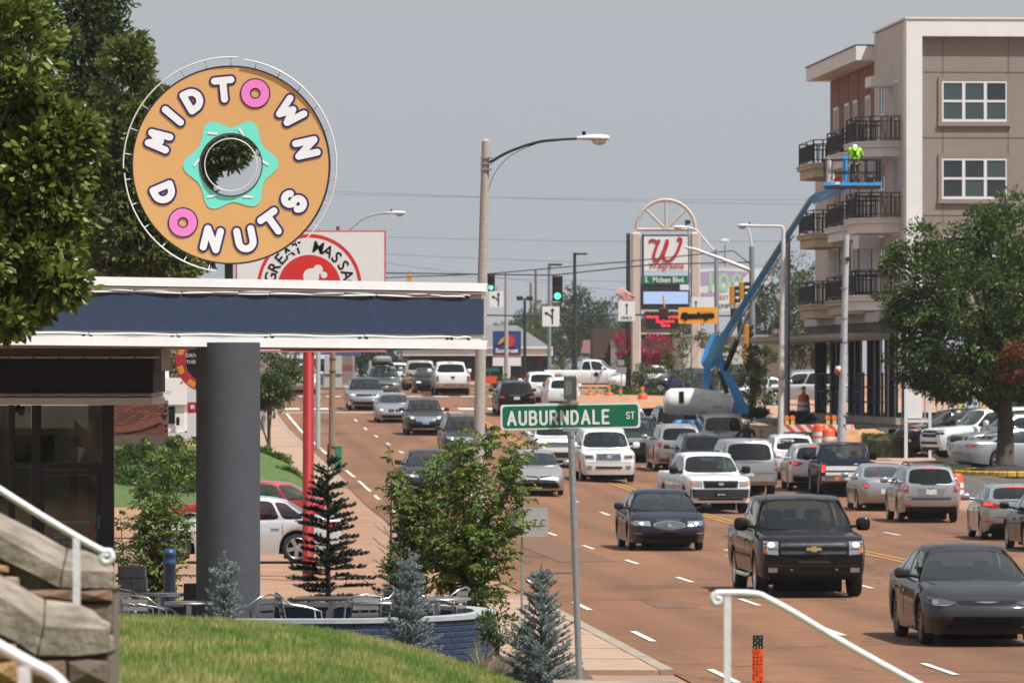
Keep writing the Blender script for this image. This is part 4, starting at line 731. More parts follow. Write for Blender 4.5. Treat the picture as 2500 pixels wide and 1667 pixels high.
# ---- left lot
car('sedan', 'silver sedan parked side-on behind the grey column', 'car', SEDAN(L=4.6, W=1.80, H=1.48, wb=2.69, fo=.9), paint('bright_silver', (.60, .61, .62), .35), G(578, 1371), at_mid=True, heading=183, wheel='five', panels=[('tail_lamp', M_red, 'r', [(-2.30, .78), (-2.05, .80), (-2.12, .92), (-2.30, .92)], .012), ('tail_lamp', M_red, 'R', rc(.5, .78, .86, .92), .012, True)])
car('hatchback', 'red hatchback parked behind the silver sedan', 'car', SEDAN(L=4.3, W=1.76, H=1.52, wb=2.6, fo=.88, box=1, top=[(0, .70, .73), (.25, .77, .82), (.7, .86, .92), (1.25, .93, 1.0), (2.4, .97, .99), (3.5, 1.02, 1.02), (4.3, 1.02, 1.02)], cab=(1.15, .98, 2.0, 1.42, 3.45, 1.42, 4.18, 1.04), sides=[0, .42, .72, 1], holes=[1, 1, 1]), RED, G(588, 1316), at_mid=True, heading=184, panels=[('tail_lamp', M_red, 'R', rc(.55, .86, .86, 1.02), .012, True), ('tail_lamp', M_redlit, 'r', [(-2.14, .88), (-1.98, .90), (-2.05, 1.06), (-2.14, 1.08)], .012)])
# ---------------------------------------------------------------- vegetation builders
def unit(v): return v/np.maximum(np.linalg.norm(v, axis=1, keepdims=True), 1e-9)
def leaf_quads(Pp, D, L, wr=.45, fold=.15, rng=RNG):
    n = len(Pp); L = np.asarray(L).reshape(-1, 1)*np.ones((n, 1)); D = unit(D); r = unit(rng.normal(size=(n, 3))); side = unit(np.cross(D, r)); nrm = np.cross(side, D)
    a = Pp; b = Pp+D*L*.45+side*L*wr*.5+nrm*L*fold; c = Pp+D*L; d = Pp+D*L*.45-side*L*wr*.5+nrm*L*fold
    return np.stack([a, b, c, d], 1).reshape(-1, 3), np.arange(n*4).reshape(-1, 4)
def leaf_hex(Pp, D, L, wr=.45, fold=.10, rng=RNG):        # rounder leaf: two halves folded along the midrib
    n = len(Pp); L = np.asarray(L).reshape(-1, 1)*np.ones((n, 1)); D = unit(D); r = unit(rng.normal(size=(n, 3))); s_ = unit(np.cross(D, r)); m_ = np.cross(s_, D); b = L*wr*.5; f = L*fold
    V = np.stack([Pp, Pp+D*L*.30+s_*b*.78+m_*f, Pp+D*L*.68+s_*b+m_*f*.8, Pp+D*L-m_*f*.6, Pp+D*L*.68-s_*b+m_*f*.8, Pp+D*L*.30-s_*b*.78+m_*f], 1).reshape(-1, 3); k = np.arange(n)[:, None]*6
    return V, np.concatenate([k+np.array([[0, 1, 2, 3]]), k+np.array([[0, 3, 4, 5]])], 1).reshape(-1, 4)
def crown_points(blobs, per, clump_r, shell=.55, rng=RNG):
    """blobs: (centre, radii, clumps); returns leaf points and outward directions, gathered in clumps"""
    PP, DD, CC = [], [], []
    for c, r, k in blobs:
        c = np.array(c, float); r = np.array(r, float); u = unit(rng.normal(size=(k, 3))); rad = shell+(1-shell)*rng.random((k, 1))**.6; cc = c+u*r*rad; CC.append(cc)
        v = rng.normal(size=(k, per, 3)); v = v/np.maximum(np.linalg.norm(v, axis=2, keepdims=True), 1e-9)*rng.random((k, per, 1))**.45
        s = clump_r*(.6+.8*rng.random((k, 1, 1))); sq = np.array([1, 1, .62]); p = cc[:, None, :]+v*s*sq
        d = v*.7+u[:, None, :]*.8+rng.normal(size=v.shape)*.45+np.array([0, 0, -.12]); PP.append(p.reshape(-1, 3)); DD.append(d.reshape(-1, 3))
    return np.concatenate(PP), np.concatenate(DD), np.concatenate(CC)
M_bark = mat('bark', (.085, .065, .05), .95, noise=.35, nscale=9, bump=.8, bscale=14, stretch=(1, 1, .3)); M_bark_grey = mat('grey_bark', (.15, .12, .10), .95, noise=.3, nscale=9, bump=.6, bscale=20)
def tree(name, label, base, blobs, per, clump_r, leaf, m, trunk_r=.2, fork=.4, limbs=7, cat='tree', group=None, wr=.45, bark=None, shell=.55, stems=1, trunk_to=None, leaf_fn=None):
    base = Vector(base); root = empty(name, base, label, cat, group); bark = bark or M_bark
    Pp, D, CC = crown_points(blobs, per, clump_r, shell)
    V, Fq = (leaf_fn or leaf_quads)(Pp, D, leaf*(.65+.7*RNG.random(len(Pp))), wr)
    o = np_mesh('crown', V, Fq, m, root, off=base, smooth=bool(leaf_fn)); o['kind'] = 'stuff'
    top = Vector(trunk_to) if trunk_to else Vector(blobs[0][0]); b = MB()
    for st in range(stems):
        of = Vector((random.uniform(-1, 1), random.uniform(-1, 1), 0))*trunk_r*1.5*(stems > 1); tt = top+of*6
        pts = [base+of+(tt-base)*t+Vector((math.sin(t*5+st)*trunk_r*.3, math.cos(t*4+st)*trunk_r*.3, 0))*(t > 0) for t in np.linspace(0, 1, 7)]
        b.tube([base+of-Vector((0, 0, .2))]+pts, [trunk_r*1.35]+[trunk_r*(1-.55*t) for t in np.linspace(0, 1, 7)], 9)
    b.build('trunk', bark, root)
    lb = MB(); fk = base+(top-base)*fork
    for i in np.random.default_rng(3).choice(len(CC), min(limbs, len(CC)), replace=False):
        c = Vector(CC[i]); st = base+(top-base)*random.uniform(fork, .95); mid = st+(c-st)*.5+Vector((0, 0, .08*(c-st).length)); lb.tube([st, mid, c], [trunk_r*.42, trunk_r*.25, trunk_r*.06], 6)
    q = lb.build('limbs', bark, root); q['kind'] = 'stuff'
    return root
def shrub(name, label, base, blobs, per, clump_r, leaf, m, cat='shrub', group=None, wr=.45, stems=5, shell=.3):
    base = Vector(base); root = empty(name, base, label, cat, group); Pp, D, CC = crown_points(blobs, per, clump_r, shell)
    V, Fq = leaf_quads(Pp, D, leaf*(.65+.7*RNG.random(len(Pp))), wr); o = np_mesh('foliage', V, Fq, m, root, off=base); o['kind'] = 'stuff'
    b = MB()
    for i in range(stems):
        c = Vector(CC[i % len(CC)]); b.tube([base, base+(c-base)*.5, c], [.02, .014, .005], 5)
    q = b.build('stems', M_bark, root); q['kind'] = 'stuff'; return root
def brush(segs, nl, dens, fwd, rng=RNG, wid=.13):          # needles along twigs: segs of (p0, p1)
    A = np.array([s_[0] for s_ in segs], float); B = np.array([s_[1] for s_ in segs], float); ln = np.linalg.norm(B-A, axis=1); k = np.maximum((ln*dens).astype(int), 4)
    i = np.repeat(np.arange(len(segs)), k); t = rng.random(len(i))[:, None]; ax = unit(B-A)[i]; p = A[i]+(B-A)[i]*t
    r = unit(np.cross(ax, rng.normal(size=(len(i), 3)))); d = unit(r+ax*fwd); L = nl*(.7+.6*rng.random((len(i), 1)))*(1-.35*t); s_ = unit(np.cross(d, rng.normal(size=d.shape)))
    V = np.stack([p-s_*L*wid, p+s_*L*wid, p+d*L], 1).reshape(-1, 3); return V, np.arange(len(V)).reshape(-1, 3)
def spruce(name, label, base, h, r, m, nl=.034, dens=620, cat='conifer', up=.45, whorl=.085, group=None, droop=0, twig=.11, sparse=1.0, seed=1, jit=.45):
    rg = np.random.default_rng(seed); base = Vector(base); root = empty(name, base, label, cat, group); segs = []; b = MB()
    b.tube([base-Vector((0, 0, .1)), base+Vector((0, 0, h*.5)), base+Vector((0, 0, h*.97))], [.014*h+.006, .010*h, .004], 7)
    z = .06*h
    while z < h*.93:
        t = z/h; bl = r*(1-t)**.85*(.8+.35*rg.random())+.04; k = max(3, int((7 if t < .8 else 5)*sparse))
        for j in range(k):
            a = 2*PI*(j+rg.random()*.7)/k+z*9; L = bl*(.7+.5*rg.random()); dz = up*(.6+.8*t)-droop*(1-t)
            p0 = np.array(base)+[0, 0, min(h*.95, z+whorl*jit*(rg.random()-.5)*2)]; d = np.array([math.cos(a), math.sin(a), dz]); d /= np.linalg.norm(d)
            n = max(2, int(L/.07)); prev = p0
            for q in range(1, n+1):
                f = q/n; p = p0+d*L*f+np.array([0, 0, (.10-droop*.35)*L*f*f]); segs.append((prev, p)); b.tube([prev, p], .005, 4, False)
                if f > .25 and L > .1:
                    for sgn in (-1, 1):
                        s_ = np.cross(d, [0, 0, 1])*sgn; dd = d*.75+s_*.75+np.array([0, 0, .25+.2*rg.random()]); dd /= np.linalg.norm(dd); l2 = twig*(1.15-f*.6)*(.6+.6*rg.random()); segs.append((p, p+dd*l2))
                prev = p
        z += whorl*(.8+.5*rg.random())*(.8+.5*t)
    segs.append((np.array(base)+[0, 0, h*.9], np.array(base)+[0, 0, h]))
    V, Fq = brush(segs, nl, dens, .8, rg); o = np_mesh('needles', V, Fq, m, root, off=base); o['kind'] = 'stuff'
    q = b.build('trunk', M_bark, root); return root
def cherry(name, label, base, h, spread, m, leaf=.07, stems=5, seed=2, trunk=0, cat='tree', n_tw=150, zmin=.3, cx=0):
    """upright ornamental cherry: stems, arching twigs, long hanging leaves set along the twigs"""
    rg = np.random.default_rng(seed); base = Vector(base); root = empty(name, base, label, cat); b = MB(); tips = []
    b0 = base+Vector((0, 0, trunk))
    if trunk: b.tube([base-Vector((0, 0, .1)), b0], [.028, .022], 7)
    sp = []
    for i in range(stems):
        a = 2*PI*i/stems+rg.random(); hf = .55+.5*rg.random() if i else 1.0; tl = 1.55-.75*hf; d = Vector((math.cos(a)*spread*.62*tl+cx, math.sin(a)*spread*.55*tl, (h-trunk)*hf)); pts = [b0+Vector((d.x*t*t*.6+d.x*t*.4, d.y*t, d.z*t)) for t in np.linspace(0, 1, 7)]
        b.tube(pts, [.020, .017, .014, .011, .008, .006, .003], 6); sp.append(pts)
    Pp, D = [], []
    for i in range(n_tw):
        s_ = sp[i % stems]; t = zmin+(1-zmin)*rg.random()**.8; f = t*6; k = min(int(f), 5); p = s_[k]+(s_[k+1]-s_[k])*(f-k)
        a = rg.random()*2*PI; L = spread*(.18+.62*rg.random()**1.5)*(1.15-.5*t); d = Vector((math.cos(a), math.sin(a), .75+.5*rg.random())).normalized(); prev = p; n = max(4, int(L/.045))
        pts = [p]
        for q in range(1, n+1):
            f = q/n; x = p+d*L*f+Vector((0, 0, -.45*L*f*f)); pts.append(x)
            for sgn in (-1, 1):
                sd_ = d.cross(Vector((0, 0, 1))).normalized()*sgn; dd = d*.55+sd_*.55+Vector((0, 0, -.55-.4*rg.random())); Pp.append(tuple(x)); D.append(tuple(dd))
        b.tube([pts[0], pts[n//2], pts[-1]], [.005, .004, .002], 4, False)
    Pp = np.array(Pp); D = np.array(D)+rg.normal(size=(len(D), 3))*.22
    V, Fq = leaf_hex(Pp, D, leaf*(.7+.6*rg.random(len(Pp))), .36, .06, rg); o = np_mesh('crown', V, Fq, m, root, off=base, smooth=True); o['kind'] = 'stuff'
    q = b.build('trunk', mat('cherry_bark', (.05, .03, .025), .8), root); return root
def grass_tuft(name, label, base, n, h, spread, m, seed=1, cat='grass clump', group=None):
    rg = np.random.default_rng(seed); V = []; Fq = []; base = Vector(base)
    for i in range(n):
        a = rg.random()*2*PI; sp = spread*rg.random()**.7; L = h*(.55+.6*rg.random()); p = np.array([math.cos(a), math.sin(a), 0])*.05*rg.random(); s_ = np.array([-math.sin(a), math.cos(a), 0])*.0035; prev = None
        for t in np.linspace(0, 1, 6):
            q = np.array(base)+p+np.array([math.cos(a)*sp*t**1.7, math.sin(a)*sp*t**1.7, L*(t-.35*t*t*t*sp/spread)]); k = len(V); w_ = (1-.85*t); V += [q-s_*w_, q+s_*w_]
            if prev is not None: Fq.append((prev, prev+1, k+1, k))
            prev = k
    o = np_mesh(name, np.array(V), Fq, m, None, off=base); o.location = base; return tag(o, label, cat, group)
def box_hedge(name, label, c, size, n, leaf, m, cat='hedge'):
    c = Vector(c); root = empty(name, c-Vector((0, 0, size[2]/2)), label, cat); q = RNG.random((n, 3))*2-1; ax = RNG.integers(0, 3, n); sg = np.sign(q[np.arange(n), ax]); q[np.arange(n), ax] = sg*(1-.22*RNG.random(n)**2); q = np.sign(q)*np.abs(q)**.85
    D = np.zeros((n, 3)); D[np.arange(n), ax] = sg; D += RNG.normal(size=(n, 3))*.7; V, Fq = leaf_quads(np.array(c)+q*np.array(size)/2*(1+.04*RNG.normal(size=(n, 1))), D, leaf*(.6+.8*RNG.random(n))); o = np_mesh('foliage', V, Fq, m, root, off=root.location); o['kind'] = 'stuff'
    MB().bbox(c, [k*.82 for k in size], .1).build('inner_twigs', M_bark, root); return root
LEAF_MAG = leafmat('magnolia_leaf', (.03, .06, .010), (.24, .29, .065), .32, .35); LEAF_DK = leafmat('dark_leaf', (.034, .062, .02), (.14, .19, .06), .3); LEAF_YG = leafmat('yellow_green_leaf', (.06, .09, .018), (.17, .20, .045), .3)
LEAF_CH = leafmat('cherry_leaf', (.05, .10, .012), (.21, .285, .06), .35); LEAF_ELM = leafmat('elm_leaf', (.028, .062, .012), (.13, .19, .042), .3); LEAF_RED = leafmat('red_leaf', (.14, .045, .02), (.22, .08, .03), .3); LEAF_PINK = leafmat('crape_blossom', (.30, .015, .05), (.5, .06, .12), .2)
LEAF_FAR = leafmat('far_leaf', (.03, .05, .022), (.06, .085, .035), .15, .7); LEAF_YOUNG = leafmat('young_leaf', (.05, .09, .02), (.13, .17, .05), .35); NEED_BLUE = leafmat('blue_needles', (.15, .205, .205), (.33, .40, .39), .1, .6); NEED_DARK = leafmat('dark_needles', (.012, .022, .02), (.035, .055, .045), .05, .6); LEAF_HEDGE = leafmat('hedge_leaf', (.03, .06, .012), (.09, .14, .03), .25)
GRASS_DRY = leafmat('dry_grass', (.28, .24, .12), (.45, .40, .22), .3); GRASS_GRN = leafmat('bed_grass', (.10, .14, .03), (.2, .22, .06), .3)
# ---------------------------------------------------------------- donut shop: canopy, column, round sign
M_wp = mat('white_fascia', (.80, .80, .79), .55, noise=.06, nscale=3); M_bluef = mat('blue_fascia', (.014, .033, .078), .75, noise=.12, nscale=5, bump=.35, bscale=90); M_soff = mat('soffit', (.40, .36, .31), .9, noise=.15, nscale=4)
M_colm = mat('grey_column', (.060, .066, .076), .8, noise=.10, nscale=2, bump=.2, bscale=50); M_neon = mat('unlit_neon_tube', (.78, .78, .76), .3); M_dkm = mat('dark_metal', (.03, .03, .032), .5, .3); M_alu = mat('aluminium', (.55, .56, .57), .28, .95); M_chan = mat('neon_channel', (.55, .54, .51), .6)
cL, cR_ = P(-600, 760, 63.2), P(1193, 760, 68.6)
fd = (cR_-cL); fd.z = 0; flen = fd.length; fd.normalize(); fn = Vector((fd.y, -fd.x, 0))           # along the fascia, and outwards to the camera
frz = math.atan2(fd.y, fd.x)
shop = empty('donut_shop_canopy', P(557, 1500, 66.6)-Vector((0, 0, .25)), 'flat canopy with navy blue fascia and white neon trim on a grey column', 'canopy')
zt0, zb0 = 4.1+(915-674)*66.4/F, 4.1+(915-840)*66.4/F     # top and bottom of the fascia
def band(name, za, zb, out, m, n_end=8, par=shop):          # fascia band with rounded far corner
    b = MB(); rad = .28; pts = [cL+fn*out]
    c = cR_-fd*rad-fn*rad
    for i in range(n_end+1): a = PI/2*i/n_end; pts.append(c+fn*(rad+out)*math.cos(a)+fd*(rad+out)*math.sin(a))
    pts.append(cR_+fd*out-fn*5.0)
    dz = -.05
    lo = [Vector((p.x, p.y, za+dz*(p-cL).dot(fd)/flen)) for p in pts]; hi = [Vector((p.x, p.y, zb+dz*(p-cL).dot(fd)/flen)) for p in pts]; k = len(pts)
    ib = [p-fn*.25 if i == 0 else p-fn*.18-fd*.18 for i, p in enumerate(lo)]; it = [p-fn*.25 if i == 0 else p-fn*.18-fd*.18 for i, p in enumerate(hi)]
    b.add(lo+hi, [(i, i+1, k+i+1, k+i) for i in range(k-1)], True); b.add(hi+it, [(i, i+1, k+i+1, k+i) for i in range(k-1)]); b.add(lo+ib, [(i, k+i, k+i+1, i+1) for i in range(k-1)])
    return b.build(name, m, par)
hf = zt0-zb0
band('top_lip', zt0-.10, zt0, .10, M_wp); band('upper_channel', zt0-.19, zt0-.10, .02, M_chan); band('blue_band', zb0+.175, zt0-.19, .05, M_bluef); band('lower_channel', zb0+.105, zb0+.175, .02, M_chan); band('bottom_lip', zb0, zb0+.105, .10, M_wp); band('middle_rib', zt0-.135, zt0-.115, .07, M_wp)
b = MB(); q = [cL, cR_, cR_-fn*5, cL-fn*5]
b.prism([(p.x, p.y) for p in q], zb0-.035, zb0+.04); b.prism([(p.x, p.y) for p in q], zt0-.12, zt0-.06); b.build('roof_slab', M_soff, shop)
for zz in (zt0-.15, zt0-.17, zb0+.14):
    x = 0
    while x < flen-.4:
        l = random.uniform(1.1, 1.5); l = min(l, flen-.3-x); dz = -.05*x/flen; dz2 = -.05*(x+l)/flen
        pts = [Vector((*(cL+fd*(x+l*t)+fn*(.06+.012*math.sin(t*9))).xy, zz+dz*(1-t)+dz2*t+.006*math.sin(t*7+x))) for t in np.linspace(0, .985, 9)]
        MB().tube(pts, .011, 6).build('neon_tube', M_neon, shop)
        for t in (.03, .96):
            p = cL+fd*(x+l*t)+fn*.03; MB().box((p.x, p.y, zz+dz-.015), (.02, .05, .04), frz).build('tube_support', M_dkm, shop)
        x += l
cc = P(557, 1500, 66.6)
b = MB(); b.cyl((cc.x, cc.y, .3), (cc.x, cc.y, zb0+.02), .375, n=36); b.build('column', M_colm, shop)
# round sign on the roof
SD = 67.8; ss_ = F/SD; sg0 = P(564, 403, SD); root = empty('donut_sign', P(556, 690, SD+.15), 'round tan donut sign with teal icing reading midtown donuts on the canopy roof', 'sign')
M_tan = mat('sign_tan', (.76, .42, .155), .5, noise=.03, nscale=2); M_teal = mat('sign_teal', (.20, .84, .68), .45); M_navy = mat('sign_navy', (.03, .015, .13), .45); M_swhite = mat('sign_white', (.92, .93, .94), .45); M_pink = mat('sign_pink', (.95, .25, .64), .45)
RO_, RI_ = 241.5/ss_, 75/ss_
def annulus(r0, r1, y0, y1, n=72):
    b = MB(); a = [2*PI*i/n for i in range(n)]; vs = []
    for r, y in ((r0, y0), (r1, y0), (r1, y1), (r0, y1)): vs += [Vector((sg0.x+r*math.cos(t), sg0.y+y, sg0.z+r*math.sin(t))) for t in a]
    b.add(vs, [(k*n+i, k*n+(i+1) % n, ((k+1) % 4)*n+(i+1) % n, ((k+1) % 4)*n+i) for k in range(4) for i in range(n)]); return b
annulus(RI_+.006, RO_-.004, -.02, .16).build('sign_body', M_tan, root); annulus(RO_-.012, RO_+.004, -.024, .18).build('rim_edge', M_dkm, root); annulus(RI_, RI_+.012, -.035, .18).build('inner_rim', M_dkm, root)
# icing splash, six soft points
b = MB(); n = 144; out = []; inn = []
pk = [2, 62, 118, 181, 244, 303]                               # directions of the six points
for i in range(n):
    t = 360*i/n; dmin = min(abs((t-p+180) % 360-180) for p in pk); r = (.4464/ss_)*(200+62*math.exp(-(dmin/17.0)**2))
    out.append(Vector((sg0.x+r*math.cos(R(t)), sg0.y-.026, sg0.z+r*math.sin(R(t))))); inn.append(Vector((sg0.x+(RI_+.010)*math.cos(R(t)), sg0.y-.026, sg0.z+(RI_+.010)*math.sin(R(t)))))
b.add(out+inn, [(i, (i+1) % n, n+(i+1) % n, n+i) for i in range(n)]); b.build('icing', M_teal, root)
u = .4464/ss_
for x, y, a in ((-100, 172, -5), (58, 178, -58), (-186, 14, 50), (183, 14, -32), (-105, -170, 12), (94, -174, -2)):
    l = 22*u; c, s_ = math.cos(R(a)), math.sin(R(a)); mark('sprinkle', [[(-l*c, -l*s_), (l*c, l*s_)]], 6*u, 3*u, M_swhite, root, sg0+Vector((x*u, -.032, y*u)))
GL = {'M': [[(-38, -52), (-30, 52), (0, -10), (30, 52), (38, -52)]], 'I': [[(0, -55), (0, 55)]], 'D': [[(-36, -50), (-36, 50)]+arc(-12, 0, 48, 80, -80, 12)+[(-36, -50)]], 'T': [[(-46, 50), (46, 50)], [(0, 50), (0, -55)]], 'W': [[(-58, 52), (-32, -50), (0, 22), (32, -50), (58, 52)]], 'N': [[(-36, -54), (-36, 52), (36, -52), (36, 54)]], 'U': [[(-40, 52), (-40, -14)]+arc(0, -14, 40, 180, 360, 10)+[(40, 52)]], 'S': [arc(0, 27, 30, 25, 250, 10)+arc(0, -27, 30, 90, -160, 10)]}
for ch, x, y, up in [('M', -394, 132, 1), ('I', -317, 267, 1), ('D', -207, 354, 1), ('T', -40, 412, 1), ('O', 133, 390, 1), ('W', 323, 287, 1), ('N', 413, 92, 1), ('D', -367, -155, -1), ('O', -262, -315, -1), ('N', -104, -406, -1), ('U', 80, -406, -1), ('T', 228, -318, -1), ('S', 345, -200, -1)]:
    a = math.atan2(y, x); roll = a-PI/2 if up > 0 else a+PI/2; ce = sg0+Vector((x*u, 0, y*u))
    if ch == 'O':
        ring_ = [[(53*u*math.cos(t), 53*u*math.sin(t)) for t in np.linspace(0, 2*PI, 40)]]
        mark('letter_outline', ring_, 30*u, 4*u, M_navy, root, ce-Vector((0, .028, 0))); mark('letter', ring_, 23*u, 4*u, M_pink, root, ce-Vector((0, .034, 0))); continue
    L_ = [[(p[0]*u*.98, p[1]*u*.98) for p in l] for l in GL[ch]]
    mark('letter_outline', L_, 30*u, 3.5*u, M_navy, root, ce-Vector((0, .028, 0)), roll=roll); mark('letter', L_, 19*u, 3.5*u, M_swhite, root, ce-Vector((0, .034, 0)), roll=roll)
# broken neon hoops round the sign
def hoop(r, a0, a1, name, th=.009, dx=0, dz=0): MB().tube([sg0+Vector((dx+r*math.cos(R(t)), -.06, dz+r*math.sin(R(t)))) for t in np.linspace(a0, a1, 60)], th, 6).build(name, M_neon, root)
hoop(RO_+.080, -60, 83, 'neon_hoop', dx=0); hoop(RO_+.10, 86, 182, 'neon_hoop'); hoop(RO_+.09, 184, 262, 'neon_hoop', dz=-.01); hoop(RI_-.055, 0, 360, 'neon_hoop', .007)
for a in range(-50, 262, 14):
    v = Vector((math.cos(R(a)), 0, math.sin(R(a)))); MB().cyl(sg0+v*(RO_-.01)+Vector((0, .05, 0)), sg0+v*(RO_+.09)+Vector((0, -.06, 0)), .006, n=5).build('hoop_bracket', M_neon, root)
MB().cyl(sg0+Vector((-.03, .08, -RO_+.05)), Vector((sg0.x-.03, sg0.y+.08, zt0-.2)), .05, n=12).build('post', M_dkm, root)
# ---------------------------------------------------------------- shop front under the canopy
sf = empty('donut_shop', P(150, 1500, 71)-Vector((0, 0, .3)), 'dark framed glass shop front under the canopy with black fascia', 'building')
M_bframe = mat('black_frame', (.012, .012, .013), .45); G_shop = glassmat('shop_glass', (.34, .34, .33), .06)
def pbox(name, x0, y0, x1, y1, d, th, m, par, dd=0):           # a box filling a photo rectangle at depth d
    a, c = P(x0, y0, d), P(x1, y1, d); return MB().box(((a.x+c.x)/2, d+th/2+dd, (a.z+c.z)/2), (abs(c.x-a.x), th, abs(a.z-c.z))).build(name, m, par)
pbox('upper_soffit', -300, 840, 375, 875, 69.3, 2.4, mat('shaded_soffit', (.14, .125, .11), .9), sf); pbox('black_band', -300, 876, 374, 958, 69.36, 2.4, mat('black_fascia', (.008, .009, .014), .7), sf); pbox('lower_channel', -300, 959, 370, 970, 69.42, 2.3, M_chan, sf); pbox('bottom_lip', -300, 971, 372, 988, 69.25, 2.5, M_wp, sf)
for i, x in enumerate(range(-40, 360, 62)):
    MB().tube([P(x, 872, 69.25), P(x+30, 873, 69.22), P(x+58, 872, 69.25)], .01, 5).build('neon_tube', M_neon, sf); MB().tube([P(x, 964, 69.3), P(x+30, 965, 69.28), P(x+58, 964, 69.3)], .01, 5).build('neon_tube', M_neon, sf)
pbox('side_return', 375, 852, 393, 905, 69.6, 2.0, mat('return_grey', (.34, .36, .40), .6), sf); pbox('return_edge', 393.5, 852, 396, 905, 69.6, .1, M_wp, sf)
for x0, y0, x1, y1, nm in ((247, 989, 278, 1545, 'corner_frame'), (77, 989, 99, 1545, 'frame_post'), (20, 989, 35, 1520, 'frame_post'), (99.5, 1128, 246.5, 1146, 'transom_bar'), (99.5, 1146.5, 107, 1520, 'door_stile'), (236, 1146.5, 246.5, 1520, 'door_stile'), (35.5, 1128, 76.5, 1140, 'transom_bar'), (107.5, 1147, 235.5, 1159, 'door_rail'), (-300, 989, -40, 1520, 'frame_post')): pbox(nm, x0, y0, x1, y1, 71, .10, M_bframe, sf)
for x0, y0, x1, y1 in ((99.5, 990, 246.5, 1127.5), (35.5, 990, 76.5, 1127.5), (35.5, 1140.5, 76.5, 1519), (107.5, 1159.5, 235.5, 1519), (-39.5, 990, 19.5, 1519)): pbox('pane', x0, y0, x1, y1, 71.04, .012, G_shop, sf)
pbox('back_wall', -300, 990, 245, 1560, 76, .1, mat('shop_inside', (.10, .085, .07), .9, noise=.2, nscale=2), sf); MB().add([P(x, y, d_) for y in (995, 1520) for x, d_ in ((250, 71.2), (277, 71.2), (277, 76), (250, 76))], [(0, 1, 2, 3), (7, 6, 5, 4), (0, 4, 5, 1), (1, 5, 6, 2), (2, 6, 7, 3), (3, 7, 4, 0)]).build('side_wall', M_bframe, sf); pbox('inner_wall', 35, 960, 215, 1045, 75.2, .05, mat('inner_cream', (.55, .48, .38), .8), sf); pbox('inner_post', 190, 1085, 214, 1530, 74, .1, mat('inner_cream', (.5, .45, .38), .8), sf)
M_or = mat('orange_reflection_and_line', (.95, .13, .04), .7); pbox('reflected_panel', 36, 1063, 132, 1140, 71.2, .03, M_or, sf); flat('reflected_arrow', [(P(x, y, 71.15).x, P(x, y, 71.15).z) for x, y in ((160, 1090), (181, 1090), (181, 1024), (231, 1074), (231, 1092), (200, 1091))], M_or, sf, (0, 71.15, 0), local=False)  # sign reflected in the shop glass, put in as flat orange shapes
o = lettering('reflected_number', '1720', .16, M_blk, sf, P(190, 1077, 71.12), sx=-1)
M_dec = mat('door_lettering', (.6, .6, .6), .6)
for tx_, y, sz in (('MIDTOWN DONUTS', 1274, .058), ('Monday - Saturday', 1303, .048), ('4:00 am - 7:00 pm', 1311, .048), ('Sunday', 1323, .048), ('4:00 am - 6:00 pm', 1331, .048)): lettering('door_lettering', tx_, sz, M_dec, sf, P(165, y, 70.98))
for i, ch in enumerate('PULL'): lettering('door_lettering', ch, .05, M_dec, sf, P(242, 1262+i*8, 70.98))
flat('round_sticker', arc(0, 0, .04, 0, 345, 16), mat('sticker_red', (.4, .08, .07), .6), sf, P(225, 1288, 70.98))
b = MB(); b.box(P(48, 998, 70.6), (.12, .12, .06)); b.cyl(P(44, 996, 70.6), P(52, 1006, 70.4), .045, n=8); b.build('security_camera', M_bframe, sf)
# ---------------------------------------------------------------- patio with curved painted-brick wall
M_brkb = mat('blue_paint_brick', (.016, .036, .076), .6, noise=.12, nscale=6, bump=.3, bscale=30); M_mortb = mat('blue_paint_joint', (.014, .032, .066), .8); M_capw = mat('wall_cap', (.36, .38, .40), .8, noise=.12, nscale=6); FZ_ = .72; WT = 1.30
bed = MB()
def mound(name, poly, z, z0, spread, m, label):
    b = MB(); c = Vector((sum(p[0] for p in poly)/len(poly), sum(p[1] for p in poly)/len(poly), 0)); inn = [Vector((x, y, z)) for x, y in poly]; out = [Vector((x+(x-c.x)*spread, y+(y-c.y)*spread, z0)) for x, y in poly]; n = len(poly)
    b.add(inn+out, [tuple(range(n))]+[(i, n+i, n+(i+1) % n, (i+1) % n) for i in range(n)]); return tag(b.build(name, m), label, kind='structure')
M_soil = mat('planting_soil', (.12, .075, .05), 1, noise=.3, nscale=6, bump=.8, bscale=25)
bedpoly = [(-8, 58)]+[(.35+.55*math.cos(t), 63.5+4.0*math.sin(t)) for t in np.linspace(-1.5, 1.5, 9)]+[(-8, 75)]
mound('planting_bed', bedpoly, FZ_, -.1, .25, M_soil, 'planted soil bed around the patio')
wall = empty('patio_wall', (-2.2, 67.6, FZ_), 'curved low patio wall of blue painted brick with grey cap', 'wall')
path = [(-7.0, 65.35)]; cx, cy, rx, ry = -2.3, 67.7, 1.98, 2.35
path = [Vector((x, cy-ry)) for x in np.arange(-7.5, cx, .05)]+[Vector((cx+rx*math.sin(t), cy-ry*math.cos(t))) for t in np.arange(0, PI, .018)]+[Vector((x, cy+ry)) for x in np.arange(cx, -7.5, -.05)]
def offset(pth, o):
    r_ = []
    for i, p in enumerate(pth): t = (pth[min(i+1, len(pth)-1)]-pth[max(i-1, 0)]).normalized(); r_.append(p+Vector((t.y, -t.x))*o)
    return r_
pi_, po_ = offset(path, -.10), offset(path, .094)
b = MB(); n = len(path); vs = [Vector((p.x, p.y, z)) for z in (FZ_-.1, WT-.05) for p in pi_]+[Vector((p.x, p.y, z)) for z in (FZ_-.1, WT-.05) for p in po_]
b.add(vs, [(i, i+1, n+i+1, n+i) for i in range(n-1)]+[(2*n+i, 3*n+i, 3*n+i+1, 2*n+i+1) for i in range(n-1)]); b.build('wall_core', M_mortb, wall)
